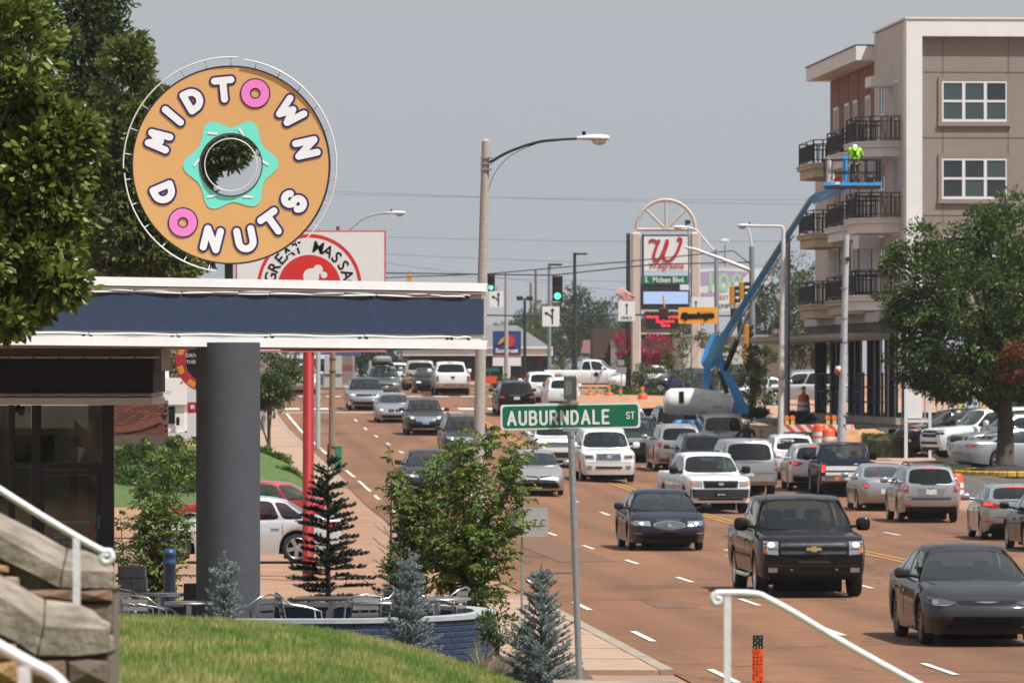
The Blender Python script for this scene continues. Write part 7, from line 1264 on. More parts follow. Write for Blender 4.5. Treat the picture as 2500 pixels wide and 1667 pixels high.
# ---------------------------------------------------------------- boom lift
M_lift = mat('lift_blue', (.05, .37, .80), .4, noise=.08, nscale=4); M_lgrey = mat('lift_cover', (.80, .80, .77), .5, noise=.06, nscale=3); M_chrome2 = mat('boom_inner', (.50, .50, .48), .4, .3)
LD = 238.0; lf = empty('boom_lift', P(1740, 1110, LD), 'blue articulated boom lift with grey engine cover and raised platform', 'boom lift')
def bar3(name, a, c, t0, t1, m, par=lf, dep=.3):               # tapered rectangular boom between two points, thickness in the picture plane
    a = Vector(a); c = Vector(c); d_ = (c-a).normalized(); n_ = d_.cross(Vector((0, 1, 0))).normalized(); e_ = Vector((0, dep/2, 0))
    return MB().add([a+n_*t0/2-e_, a-n_*t0/2-e_, c-n_*t1/2-e_, c+n_*t1/2-e_, a+n_*t0/2+e_, a-n_*t0/2+e_, c-n_*t1/2+e_, c+n_*t1/2+e_], [(0, 1, 2, 3), (7, 6, 5, 4), (0, 4, 5, 1), (1, 5, 6, 2), (2, 6, 7, 3), (3, 7, 4, 0)]).build(name, m, par)
cov_ = []
for px, t, bt in ((1622, 972, 1006), (1628, 955, 1010), (1640, 948, 1012), (1700, 947, 1013), (1745, 953, 1013), (1780, 964, 1012), (1788, 975, 1008)):
    p = [P(px, t, LD-1), P(px, bt, LD-1)]; x = p[0].x; zt_, zb2 = p[0].z, p[1].z; cov_.append([Vector((x, LD-1, zb2)), Vector((x, LD-1, zt_-.12)), Vector((x, LD-.8, zt_-.02)), Vector((x, LD, zt_)), Vector((x, LD+.6, zt_-.05)), Vector((x, LD+.8, zb2))])
MB().loft(cov_, closed=True).build('engine_cover', M_lgrey, lf)
pbox('vent', 1658, 955, 1670, 984, LD-1.02, .05, M_blk, lf); pbox('decal', 1695, 962, 1718, 968, LD-1.015, .05, M_swh, lf); pbox('decal', 1680, 975, 1740, 984, LD-1.013, .05, M_swh, lf); flat('round_decal', arc(0, 0, .07, 0, 340, 12), M_teal, lf, P(1716, 977, LD-1.03)); lettering('cover_text', 'Genie', .16, M_grey, lf, P(1752, 993, LD-1.03))
b = MB(); b.bbox(P(1715, 1045, LD), (2.4, 2.2, .7), .1); b.build('chassis', M_lift, lf)
for dx in (-1.1, 1.1):
    for dy in (-1, 1): o = mesh_obj('wheel', wheel_meshes('steel')[0], M_rub, lf); o.location = P(1715, 0, LD).xy.to_3d()+Vector((dx, dy, zg(P(1715, 0, LD).x, LD)+.45))-lf.location; o.scale = (.45, .5, .45)
b = MB(); b.add([P(x, y, dd) for dd in (LD-.25, LD+.25) for x, y in ((1790, 978), (1812, 985), (1828, 1000), (1826, 1012), (1788, 1004))], [(0, 1, 2, 3, 4), (9, 8, 7, 6, 5)]+[(i, 5+i, 5+(i+1) % 5, (i+1) % 5) for i in range(5)]); b.build('turret_tail', M_lift, lf)
bar3('riser_arm', P(1818, 1003, LD), P(1752, 868, LD), .40, .32, M_lift); bar3('upright_link', P(1722, 950, LD+.3), P(1728, 885, LD+.3), .30, .26, M_lift, dep=.2); bar3('lower_link', P(1775, 960, LD+.35), P(1757, 905, LD+.35), .2, .2, M_dkm, dep=.2)
b = MB(); kn = [(1710, 885), (1722, 848), (1740, 815), (1768, 822), (1766, 862), (1742, 900), (1722, 903)]; b.add([P(x, y, dd) for dd in (LD-.28, LD+.28) for x, y in kn], [tuple(range(7)), tuple(range(13, 6, -1))]+[(i, 7+i, 7+(i+1) % 7, (i+1) % 7) for i in range(7)]); b.build('knuckle', M_lift, lf)
bar3('main_boom', P(1725, 888, LD-.1), P(1930, 566, 229), .30, .22, M_lift, dep=.32); bar3('boom_strip', P(1728, 872, LD-.36), P(1926, 560, 228.7), .11, .08, M_chrome2, dep=.06); bar3('boom_cable', P(1746, 876, LD-.36), P(1938, 575, 228.8), .07, .06, M_chrome2, dep=.05); bar3('inner_boom', P(1925, 574, 229), P(1985, 480, 226), .20, .18, M_lift, dep=.28); bar3('inner_strip', P(1922, 568, 228.7), P(1978, 482, 225.8), .08, .08, M_chrome2, dep=.05)
b = MB(); b.cyl(P(1765, 915, LD+.1), P(1800, 830, LD-1), .12, n=10); b.build('lift_cylinder', M_dkm, lf); MB().cyl(P(1800, 830, LD-1), P(1828, 762, LD-2), .06, n=8).build('cylinder_rod', M_chrome2, lf)
bar3('jib_knuckle', P(1980, 492, 226), P(1998, 474, 225), .32, .26, M_lift, dep=.3); bar3('jib', P(1992, 478, 225), P(2050, 456, 223.5), .20, .16, M_lift, dep=.25); bar3('jib', P(1996, 492, 225), P(2062, 462, 223.5), .14, .12, M_lift, dep=.2)
pf_ = 222.4; pa, pb2 = P(2014, 452, pf_), P(2150, 458, pf_); fl = empty('platform', pa-lf.location, parent=lf)
def plb(n_, x0, y0, x1, y1, m, th=.05, dd=0.0): a, c = P(x0, y0, pf_), P(x1, y1, pf_); return MB().box(Vector(((a.x+c.x)/2, pf_+dd, (a.z+c.z)/2))-pa, (max(.055, abs(c.x-a.x)), th, max(.055, abs(a.z-c.z)))).build(n_, m, fl, local=True)
plb('floor', 2014, 453, 2150, 460, M_dkm, .95, .45); plb('toe_board', 2014, 446, 2150, 453, M_lift, .04); plb('toe_board', 2014, 446, 2150, 453, M_lift, .04, .9)
for dd in (0, .9):
    plb('top_rail', 2014, 389, 2155, 391.5, M_dkm, .04, dd); plb('mid_rail', 2030, 420, 2152, 422, M_dkm, .04, dd)
    for x in (2014, 2030, 2060, 2085, 2115, 2142, 2150): plb('rail_post', x, 390, x+2, 442, M_dkm, .04, dd)
plb('control_box', 2058, 380, 2071, 448, M_lift, .25, .3); plb('decal', 2038, 444, 2050, 451, M_swh, .02, -.035)
# things on the platform
bk = P(2047, 452, pf_-.0); b = MB(); b.lathe([(.10, 0), (.145, .30), (.15, .31), (.13, .31), (.095, .02)], 16, c=bk+Vector((0, .25, 0))); tag(b.build('bucket', mat('bucket_red', (.62, .03, .015), .5), base=bk), 'red bucket on the lift platform', 'bucket')
bk = P(2124, 453, pf_); b = MB(); b.lathe([(.13, 0), (.17, .28), (.18, .29), (.15, .29), (.12, .02)], 16, c=bk+Vector((0, .25, 0))); b.bbox(bk+Vector((.1, .2, .33)), (.3, .2, .12), .03); tag(b.build('tool_bucket', mat('bucket_grey', (.10, .11, .115), .6), base=bk), 'grey tool bucket at the right end of the lift platform', 'bucket')
b = MB(); rg = random.Random(2); bb = P(2027, 453, pf_); rr = []
for i in range(9):
    t = i/8; c_ = bb+Vector((rg.uniform(-.05, .05), .3, t*1.05)); rr.append([c_+Vector(((.20-.09*t)*(1+.35*rg.uniform(-1, 1))*math.cos(a), .15*math.sin(a), .03*rg.uniform(-1, 1))) for a in np.linspace(0, 2*PI, 9, endpoint=False)])
b.loft(rr, smooth=False); tag(b.build('wrapped_bundle', mat('crumpled_sheet', (.62, .58, .54), .8, noise=.3, nscale=9), base=bb), 'crumpled white wrapped bundle standing on the lift platform', 'bundle')
# ---------------------------------------------------------------- people
def skinned(name, joints, edges, m, parent=None, root_i=0, sub=2):
    me = bpy.data.meshes.new(name); me.from_pydata([j[0] for j in joints], edges, []); o = bpy.data.objects.new(name, me); COL.objects.link(o)
    md = o.modifiers.new('s', 'SKIN'); md.use_smooth_shade = True
    for i, j in enumerate(joints): v = me.skin_vertices[0].data[i]; v.radius = j[1] if isinstance(j[1], tuple) else (j[1], j[1]); v.use_root = i == root_i
    s_ = o.modifiers.new('u', 'SUBSURF'); s_.levels = s_.render_levels = sub
    ts = bpy.data.scenes.new('build'); COL.objects.unlink(o); ts.collection.objects.link(o)
    with bpy.context.temp_override(scene=ts, view_layer=ts.view_layers[0]): m2 = bpy.data.meshes.new_from_object(o.evaluated_get(bpy.context.evaluated_depsgraph_get()))
    bpy.data.objects.remove(o); bpy.data.scenes.remove(ts); bpy.data.meshes.remove(me); m2.name = name
    m2.materials.clear(); return mesh_obj(name, m2, m, parent)
M_hv = mat('hi_vis', (.36, .85, .02), .6, noise=.1, nscale=8); M_trous = mat('work_trousers', (.075, .055, .042), .9, noise=.2, nscale=8); M_skin = mat('skin', (.45, .27, .19), .6); M_boot = mat('boots', (.03, .025, .02), .8)
def worker():
    p0 = P(2089, 453, pf_)+Vector((0, .35, .02)); r_ = empty('person', p0, 'worker in hi-vis shirt and harness bending forward on the lift platform', 'person')
    skinned('body', [((0, 0, .86), (.17, .14)), ((0, .02, 1.05), (.18, .14)), ((0, .05, 1.26), (.20, .14)), ((0, .09, 1.40), (.17, .11)), ((-.20, .10, 1.40), .08), ((-.31, .20, 1.16), .06), ((-.24, .44, 1.02), .042), ((.20, .10, 1.40), .08), ((.31, .20, 1.16), .06), ((.24, .44, 1.02), .042), ((0, .20, 1.47), .07)], [(0, 1), (1, 2), (2, 3), (3, 4), (4, 5), (5, 6), (3, 7), (7, 8), (8, 9), (3, 10)], M_hv, r_)
    skinned('trousers', [((0, 0, .92), (.155, .13)), ((-.10, .0, .80), .10), ((-.12, .03, .48), .075), ((-.13, -.02, .08), .06), ((.10, .0, .80), .10), ((.12, .03, .48), .075), ((.13, -.02, .08), .06)], [(0, 1), (1, 2), (2, 3), (0, 4), (4, 5), (5, 6)], M_trous, r_)
    skinned('head', [((0, .20, 1.47), .06), ((0, .28, 1.49), .095), ((0, .36, 1.45), .08)], [(0, 1), (1, 2)], M_skin, r_)
    b = MB(); b.ball((0, .29, 1.52), .125, 12, (1, 1.05, .75)); b.build('hard_hat', mat('hat_white', (.7, .7, .68), .5), r_, local=True)
    for sx in (-1, 1):
        b = MB(); b.bbox((sx*.13, .04, .045), (.10, .27, .09), .03); b.build('boot', M_boot, r_, local=True)
        skinned('hand', [((sx*.24, .48, .95), .035), ((sx*.23, .53, .90), .04), ((sx*.21, .58, .86), .012), ((sx*.23, .59, .85), .012), ((sx*.25, .585, .86), .012), ((sx*.27, .57, .87), .011), ((sx*.20, .53, .88), .013)], [(0, 1), (1, 2), (1, 3), (1, 4), (1, 5), (1, 6)], M_skin, r_, sub=1)
    h_ = MB()
    for pts in ([(-.14, .0, 1.50), (-.02, -.11, 1.28), (.13, -.13, 1.05)], [(.14, 0, 1.50), (.02, -.11, 1.28), (-.13, -.13, 1.05)], [(-.18, -.08, .98), (0, -.15, .98), (.18, -.08, .98)]): h_.tube(pts, .022, 5)
    h_.ball((0, -.11, 1.30), .05, 8); h_.build('safety_harness', M_blk, r_, local=True); return r_
worker()
# driver of the black pickup
def driver():
    r_ = empty('person', (0, 0, 0), 'driver in dark shirt behind the wheel of the black pickup', 'person'); tk = next(o for o in CARS if o['label'].startswith('shiny black')); x = 3.65/2+.98-2.55
    r_.matrix_world = Matrix.Translation(tk.location)@tk.rotation_euler.to_matrix().to_4x4()@Matrix.Translation((x, .37, .28))
    skinned('body', [((0, 0, .36), (.17, .13)), ((-.05, 0, .62), (.19, .14)), ((-.08, 0, .86), (.19, .12)), ((-.06, 0, .99), (.07, .07)), ((-.06, .22, .86), .07), ((.12, .28, .68), .055), ((.36, .12, .86), .04), ((-.06, -.22, .86), .07), ((.14, -.27, .68), .055), ((.36, -.10, .84), .04)], [(0, 1), (1, 2), (2, 3), (2, 4), (4, 5), (5, 6), (2, 7), (7, 8), (8, 9)], mat('dark_shirt', (.05, .05, .06), .8), r_)
    skinned('head', [((-.04, 0, 1.02), .06), ((-.03, 0, 1.10), .095), ((-.02, 0, 1.20), .10), ((-.03, 0, 1.27), .07)], [(0, 1), (1, 2), (2, 3)], M_skin, r_); b = MB(); b.ball((-.05, 0, 1.24), .112, 12, (1, .95, .8)); b.build('cap', M_blk, r_, local=True)
    for sy in (.12, -.10): skinned('hand', [((.36, sy, .85), .036), ((.41, sy, .87), .04), ((.45, sy+.03, .87), .012), ((.46, sy+.01, .88), .012), ((.46, sy-.01, .88), .012), ((.45, sy-.03, .87), .011), ((.41, sy+.05, .90), .012)], [(0, 1), (1, 2), (1, 3), (1, 4), (1, 5), (1, 6)], M_skin, r_, sub=1)
driver()
# motorcyclist
MD = 234; mg = P(1822, 0, MD); mz = zg(mg.x, MD); mc = empty('motorcycle', (mg.x, MD, mz), 'motorcycle hidden between the cars below the lift', 'motorcycle', rz=math.atan2(1, -SL))
for x in (.72, -.72): o = mesh_obj('wheel', wheel_meshes('ten')[0], M_rub, mc); o.location = (x, 0, .31); o.scale = (.31, .22, .31)
b = MB(); b.bbox((.1, 0, .78), (.55, .3, .28), .09); b.bbox((.0, 0, .45), (.6, .32, .36), .08); b.build('tank_and_engine', BLK, mc, local=True); b = MB(); b.bbox((-.40, 0, .74), (.55, .28, .10), .05); b.build('saddle', M_blk, mc, local=True); MB().tube([(.42, .42, 1.02), (.5, .2, 1.04), (.52, 0, 1.02), (.5, -.2, 1.04), (.42, -.42, 1.02)], .015, 6).build('handlebar', M_chr, mc, local=True); MB().cyl((.52, 0, 1.0), (.74, 0, .32), .03, n=8).build('fork', M_chr, mc, local=True); b = MB(); b.bbox((-.78, 0, .72), (.08, .18, .1), .02); b.build('tail_lamp', M_red, mc, local=True)
rd_ = empty('person', (mg.x, MD, mz), 'motorcyclist with silver helmet and black shirt seen from behind', 'person', rz=math.atan2(1, -SL))
skinned('body', [((-.35, 0, .84), (.16, .15)), ((-.30, 0, 1.05), (.19, .14)), ((-.22, 0, 1.26), (.21, .13)), ((-.16, 0, 1.38), (.07, .07)), ((-.18, .25, 1.25), .075), ((.08, .34, 1.08), .055), ((.36, .40, 1.04), .042), ((-.18, -.25, 1.25), .075), ((.08, -.34, 1.08), .055), ((.36, -.40, 1.04), .042)], [(0, 1), (1, 2), (2, 3), (2, 4), (4, 5), (5, 6), (2, 7), (7, 8), (8, 9)], mat('black_shirt', (.012, .012, .013), .8), rd_)
skinned('trousers', [((-.35, 0, .82), (.16, .14)), ((-.1, .18, .76), .09), ((.18, .24, .66), .075), ((.05, .22, .28), .055), ((-.1, -.18, .76), .09), ((.18, -.24, .66), .075), ((.05, -.22, .28), .055)], [(0, 1), (1, 2), (2, 3), (0, 4), (4, 5), (5, 6)], mat('jeans', (.04, .05, .08), .9), rd_)
b = MB(); b.ball((-.12, 0, 1.54), .145, 16, (1.08, .95, 1)); b.build('helmet', mat('helmet_silver', (.6, .62, .64), .18, .7), rd_, local=True)
for sy in (1, -1):
    b = MB(); b.bbox((.1, sy*.22, .24), (.27, .10, .10), .03); b.build('boot', M_boot, rd_, local=True); skinned('hand', [((.36, sy*.40, 1.04), .036), ((.41, sy*.41, 1.03), .04), ((.45, sy*.44, 1.02), .012), ((.46, sy*.42, 1.01), .012), ((.46, sy*.40, 1.01), .012), ((.45, sy*.38, 1.02), .012), ((.42, sy*.36, 1.03), .012)], [(0, 1), (1, 2), (1, 3), (1, 4), (1, 5), (1, 6)], M_skin, rd_, sub=1)
# ---------------------------------------------------------------- barricades, drums, cones
M_orng = mat('drum_orange', (.72, .085, .02), .5, noise=.08, nscale=6); M_refl = mat('reflective_white', (.72, .71, .68), .6); M_amb = mat('beacon_amber', (.85, .22, .02), .35, coat=.5); M_batt = mat('beacon_yellow', (.70, .52, .12), .6); M_grnb = mat('beacon_green', (.10, .42, .16), .6)
def drum(px, py, d, label, h=1.0, light=None):
    p = P(px, py, d); r_ = empty('traffic_drum', p, label, 'traffic drum', 'orange traffic drums'); prof = []; b = MB()
    b.lathe([(.30, 0), (.29, .18), (.28, .20), (.275, .40), (.265, .42), (.26, .62), (.25, .64), (.24, .82), (.20, .90), (.10, .92), (0, .92)], 20, c=p); b.build('drum_body', M_orng, r_)
    for z0, z1, ra, rb in ((.19, .36, .288, .280), (.44, .60, .272, .264)): MB().lathe([(ra+.004, z0), (rb+.004, z1)], 20, c=p).build('white_band', M_refl, r_)
    MB().lathe([(.38, 0), (.38, .05), (.30, .07)], 20, c=p).build('rubber_base', M_rub, r_)
    if light:
        b = MB(); b.bbox(p+Vector((0, 0, 1.0)), (.16, .10, .16), .02); b.build('beacon_base', M_grnb if light == 'g' else M_batt, r_); b = MB(); b.cyl(p+Vector((0, -.05, 1.18)), p+Vector((0, .05, 1.18)), .10, n=16); b.build('beacon_lens', M_amb, r_)
    return r_
def beacon(root, p):
    b = MB(); b.bbox(p, (.15, .12, .2), .02); b.build('beacon_base', M_batt, root); b = MB(); b.cyl(p+Vector((0, -.06, .2)), p+Vector((0, .06, .2)), .10, n=16); b.build('beacon_lens', M_amb, root)
BD = 222.0; bc = empty('barricade', P(1998, 1090, BD), 'long orange and white striped barricade with amber beacons', 'barricade'); zt_, zl_ = P(0, 1036, BD).z, P(0, 1054, BD).z
a_, c_ = P(1913, 0, BD).x, P(2080, 0, BD).x; MB().box(((a_+c_)/2, BD, (zt_+zl_)/2), (c_-a_, .03, zt_-zl_)).build('board', M_refl, bc); k = 0; x = a_
while x < c_-.25:
    h_ = zt_-zl_; MB().add([(x, BD-.02, zl_), (x+.22, BD-.02, zl_), (x+.22-h_, BD-.02, zt_), (x-h_, BD-.02, zt_)] if False else [(max(a_, x), BD-.02, zt_), (x+.2, BD-.02, zt_), (min(c_, x+.2+h_), BD-.02, zl_), (min(c_, x+h_), BD-.02, zl_)], [(3, 2, 1, 0)]).build('stripe', M_orng, bc); x += .42
for x in (1921, 1935, 2021, 2037): beacon(bc, P(x, 1032, BD)+Vector((0, .05, 0))); pbox('upright', x-2, 1036, x+2, 1090, BD+.03, .05, M_galv, bc)
drum(2001, 1092, 221, 'tall orange drum in front of the striped barricade'); drum(2023, 1104, 219, 'orange drum beside the grey utility pole foot'); drum(1859, 1122, G(1859, 1122).y, 'orange drum with amber beacon behind the white suv with paper sign', light='y'); drum(1962, 1014, 246, 'orange drum with beacon on the raised lot by the silver suv', light='y'); drum(2333, 1222, 190, 'orange drum behind the silver wagon suv'); drum(1569, 1004, 290, 'orange drum with green beacon left of the lift', light='g'); drum(1487, 1000, 300, 'far orange drum beyond the street sign', light='g')
drum(1440, 1000, 305, 'far orange drum left end of the work zone', light='g'); drum(1457, 1002, 303, 'far orange drum second from the left end of the work zone', light='g'); drum(1515, 1010, 296, 'low orange drum between the far drums', light='g')
p = P(2082, 1082, 218); cn = empty('traffic_cone', p, 'orange traffic cone with white bands left of the hedge', 'traffic cone'); b = MB(); b.lathe([(.17, .03), (.04, .72), (0, .73)], 16, c=p); b.build('cone', M_orng, cn); MB().bbox(p+Vector((0, 0, .015)), (.38, .38, .03), .01).build('base', M_orng, cn)
for z0, z1 in ((.30, .42), (.50, .58)): f_ = lambda z: .17-.13*(z-.03)/.69; MB().lathe([(f_(z0)+.004, z0), (f_(z1)+.004, z1)], 16, c=p).build('white_band', M_refl, cn)
# ---------------------------------------------------------------- poles and lamps on the right
def pole(name, label, px0, y0, px1, y1, d, r0, r1, m, cat='utility pole', n=12):
    p0 = P(px0, y0, d); p0.z = min(p0.z, zg(p0.x, min(d, 600))-.05) if y0 > 800 else p0.z; o = empty(name, p0, label, cat); MB().tube([p0, P((px0+px1)/2, (y0+y1)/2, d), P(px1, y1, d)], [r0, (r0+r1)/2, r1], n).build('pole', m, o); return o
M_gal2 = mat('galvanised_pole', (.50, .53, .56), .5, .25, noise=.12, nscale=6)
gp2 = pole('signal_pole', 'thick pale galvanised pole beside the unfinished shop', 2051, 1190, 2067, 573, 206, .165, .10, M_gal2)
for y in (627, 702, 776, 833, 1012, 1035): MB().cyl(P(2060, y, 206), P(2060, y+3, 206), .15, n=14).build('band', M_galv, gp2)
for x, y in ((2050, 640), (2070, 632), (2052, 832)): b = MB(); b.box(P(x, y, 205.9), (.1, .1, .14)); b.build('bracket', M_dkm, gp2)
bb_ = empty('warning_beacon', P(2046, 900, 206), 'red warning beacon clamped to the galvanised pole', 'beacon'); b = MB(); b.ball(P(2046, 908, 205.7), .13, 12, (1, 1, .9)); b.build('red_globe', mat('globe_red', (.5, .01, .02), .2, coat=1), bb_); b = MB(); b.cyl(P(2046, 901, 205.7), P(2046, 893, 205.7), .12, .08, n=10); b.build('cap', M_wpole, bb_); MB().cyl(P(2046, 906, 205.8), P(2055, 906, 206), .03, n=6).build('bracket', M_dkm, bb_)
wl = pole('street_lamp', 'white street lamp with square arm beside the grey pole', 1905, 1105, 1913, 560, 226, .14, .08, M_wpole, 'street lamp'); MB().tube(smooth_path([P(1913, 562, 226), P(1912, 556, 226), P(1903, 552.5, 226), P(1860, 552, 226), P(1830, 551, 226)], 4), .05, 8).build('arm', M_wpole, wl); lamp_head(wl, P(1838, 552, 226), .62, 1.0, PI)
flat('no_parking_plate', rrect(.28, .44, .02), M_swh, wl, P(1908, 932, 225.8), th=.01); flat('red_header', rrect(.27, .13, .01), mat('header_red', (.5, .01, .02), .5), wl, P(1908, 922.5, 225.78)); lettering('plate_text', 'NO', .11, M_swh, wl, P(1908, 922.5, 225.76), bold=.004); lettering('plate_text', 'PARK', .07, mat('pale_red', (.6, .2, .2), .6), wl, P(1908, 934, 225.76)); lettering('plate_text', 'ING', .07, mat('pale_red', (.6, .2, .2), .6), wl, P(1908, 940, 225.76))
g2 = pole('utility_pole', 'dark grey steel pole right behind the white lamp post', 1921, 1060, 1924, 570, 240, .13, .10, M_steel)
g3_ = pole('signal_pole', 'grey strain pole holding the signal span wires', 1838, 1005, 1835, 602, 262, .16, .12, M_steel, 'signal pole'); MB().tube([P(1833, 660, 262), P(1760, 632, 262), P(1700, 610, 262), P(1672, 603, 262)], [.10, .085, .07, .05], 8).build('mast_arm', M_wpole, g3_); MB().tube([P(1836, 605, 262), P(1832, 575, 262), P(1826, 558, 262)], .045, 7).build('lamp_arm', M_wpole, g3_)
l3 = pole('street_lamp', 'grey pole with white arm lamp in front of the billboard', 1752, 960, 1748, 610, 300, .15, .10, M_steel, 'street lamp'); MB().tube(smooth_path([P(1745, 615, 300), P(1720, 585, 300), P(1700, 562, 300), P(1680, 556, 300)], 4), .05, 6).build('arm', M_wpole, l3); lamp_head(l3, P(1684, 556, 300), .9, 1.3, PI)
cm_ = pole('camera_pole', 'thin camera post with white security camera beside the billboard', 1771, 650, 1770, 598, 300, .05, .04, M_galv, 'camera'); b = MB(); b.bbox(P(1769, 588, 300), (.42, .25, .2), .04); b.build('camera_housing', M_lampw, cm_)
cm2 = pole('camera_pole', 'thin camera post above the pharmacy sign panel', 1680, 610, 1680, 548, 302, .03, .03, M_galv, 'camera'); b = MB(); b.bbox(P(1679, 542, 302), (.3, .2, .22), .04); b.build('camera_housing', M_grey, cm2)
for px, yt, yb, d, r0, m_, lab, head in ((1403, 617, 905, 420, .16, M_dkm, 'dark brown lamp pole right of the green signal', 1), (1341, 643, 905, 400, .15, M_steel, 'dark lamp pole behind the green signal', 1), (1281, 728, 910, 380, .12, M_dkm, 'short dark floodlight pole left of the bank', 2), (1236, 665, 915, 372, .15, M_conc, 'pale pole in front of the bank sign', 0), (1534, 570, 905, 345, .17, M_dkm, 'dark steel pole left of the pharmacy sign', 0), (1308, 660, 905, 700, .2, M_bark_grey, 'far wooden transmission pole behind the floodlights', 0), (1296, 690, 905, 720, .2, M_bark_grey, 'second far transmission pole left of its twin', 0), (903, 880, 930, 380, .14, M_conc, 'short pale pole on the far road beside the white suv', 0)):
    q = pole('lamp_pole' if head else 'utility_pole', lab, px, yb, px, yt, d, r0, r0*.7, m_, 'lamp pole' if head else 'utility pole', 8)
    if head == 1: b = MB(); b.bbox(P(px+16, yt+3, d), (.9, .4, .14), .04); b.build('lamp_head', M_dkm, q)
    if head == 2:
        for dx in (-12, 12): b = MB(); b.bbox(P(px+dx, yt, d), (.45, .4, .3), .06); b.build('floodlight', M_dkm, q)
sw_ = empty('lamp_pole', P(2446, 600, 208)-Vector((0, 0, 8.2)), 'black parking lot lamp rising above the elm tree', 'lamp pole'); MB().cyl(P(2446, 1100, 208), P(2446, 512, 208), .075, n=10).build('pole', M_dkm, sw_); b = MB(); b.bbox(P(2450, 507, 208), (.52, .4, .2), .03); b.build('lamp_head', M_dkm, sw_)
sp_ = empty('small_sign', P(1517, 945, 300), 'small grey sign plates on a thin post left of the work zone', 'sign'); MB().tube([P(1517, 965, 300), P(1517, 880, 300)], .03, 6).build('post', M_galv, sp_); flat('plate', rrect(.55, .30, .03), M_galv, sp_, P(1517, 903, 299.9), th=.01); flat('plate', rrect(.34, .3, .03), M_galv, sp_, P(1516, 885, 299.9), th=.01)
# ---------------------------------------------------------------- wires, signals and hanging signs over the crossing
def wire(label, pts, d, r=.02, sag=0):
    pp = []
    for (x0, y0), (x1, y1) in zip(pts[:-1], pts[1:]):
        for t in np.linspace(0, 1, 9)[:-1]: pp.append(P(x0+(x1-x0)*t, y0+(y1-y0)*t+sag*4*t*(1-t), d))
    pp.append(P(*pts[-1], d)); o = MB().tube(pp, r, 5, True).build('overhead_wire', M_wire, base=pp[0]); return tag(o, label, 'wire', 'overhead wires')
SGD = 306.0
wire('span wire carrying the green signal', [(940, 666), (1347, 672), (1600, 645), (1838, 640)], SGD, .035); wire('upper span wire ending at the strain pole', [(940, 678), (1200, 668), (1600, 632), (1790, 612), (1836, 648)], SGD, .03); wire('lower span wire under the lane signs', [(900, 765), (1360, 772), (1600, 768), (1838, 772)], SGD, .04)
for y0, y1, x0, x1, d, lab in ((462, 500, 700, 2010, 520, 'faint topmost wire across the sky'), (470, 488, 700, 2010, 523, 'faint wire just below the topmost one'), (578, 588, 930, 1960, 460, 'thin wire level with the top of the pharmacy panel'), (620, 650, 930, 1960, 455, 'thin wire level with the pharmacy lettering'), (640, 720, 930, 1640, 440, 'thin sloping wire behind the green signal'), (668, 692, 930, 1960, 470, 'thin wire through the street name sign')): wire(lab, [(x0, y0), (x1, y1)], d, .012, 6)
M_sigblk = mat('signal_black', (.013, .013, .014), .5); M_grnlit = mat('signal_green_lit', (.10, .95, .55), .4, emit=2.5); M_redoff = mat('signal_red_off', (.10, .012, .01), .3); M_ambo = mat('signal_amber_off', (.12, .06, .01), .3); M_sigyel = mat('signal_yellow', (.70, .30, .02), .5)
def signal(label, px, y0, y1, d, lit=None, face=0, m=M_sigblk):
    c = P(px, (y0+y1)/2, d); h = (y1-y0)*d/F; w_ = h*.36; r_ = empty('traffic_signal', P(px, y1, d), label, 'traffic light'); q = Matrix.Rotation(face, 3, 'Z')
    b = MB(); b.bbox(c, (w_, .22, h), .03, rz=face); b.build('housing', m, r_)
    if not face: b = MB(); b.box(c+Vector((0, .13, 0)), (w_+.12, .02, h+.12)); b.build('backplate', M_sigblk, r_)
    for i, (nm, mm) in enumerate((('red_lens', M_redoff), ('amber_lens', M_ambo), ('green_lens', M_grnlit if lit == 'g' else mat('signal_green_off', (.01, .06, .03), .3)))):
        z = h*(1/3-i/3); cc_ = c+q@Vector((0, -.115, 0))+Vector((0, 0, z)); b = MB(); b.cyl(cc_, cc_+q@Vector((0, -.015, 0)), w_*.40, n=16); b.build(nm, mm, r_)
        hd_ = MB(); ring_ = [(q@Vector((w_*.44*math.cos(a), 0, w_*.44*math.sin(a)))) for a in np.linspace(R(-20), R(200), 12)]; hd_.add([cc_+v for v in ring_]+[cc_+v+q@Vector((0, -.24, 0)) for v in ring_], [(k, k+1, 13+k, 12+k) for k in range(11)]); hd_.build('visor', M_sigblk, r_)
    MB().cyl(c+Vector((0, 0, h/2)), c+Vector((0, 0, h/2+.16)), .03, n=6).build('hanger', M_galv, r_); return r_
signal('traffic light showing green above the lane arrows sign', 1361, 676, 732, SGD, 'g'); signal('traffic light half hidden by the canopy corner', 1199, 672, 708, SGD, 'g'); signal('yellow-cased signal seen from the side, left of its twin', 1788, 698, 744, 262, None, R(75), M_sigyel); signal('yellow-cased signal seen from the side nearest the strain pole', 1811, 688, 732, 262, None, R(75), M_sigyel); signal('yellow-cased signal on the pole behind the young trees', 1824, 792, 842, 262, None, R(75), M_sigyel); signal('lower yellow-cased signal among the young tree leaves', 1821, 846, 892, 262, None, R(75), M_sigyel); signal('orange-cased signal seen from behind above the canopy roof', 1000, 668, 700, 330, None, R(180), M_sigyel)
for px, lab in ((1620, 'single dark red signal hanging under the blue screen'), (1795, 'single dark red signal hanging beside the boom lift')):
    r_ = empty('traffic_signal', P(px, 778, 300), lab, 'traffic light'); MB().tube([P(px, 722, 300), P(px+2, 750, 300)], .05, 6).build('hanger', M_sigyel, r_); b = MB(); b.bbox(P(px, 765, 300), (.5, .3, .58), .05); b.build('housing', M_sigblk, r_); b = MB(); b.cyl(P(px, 766, 299.83), P(px, 766, 299.8), .17, n=16); b.build('red_lens', M_redoff, r_); MB().cyl(P(px, 780, 300), P(px, 800, 300), .03, n=6).build('tail_rod', M_galv, r_)
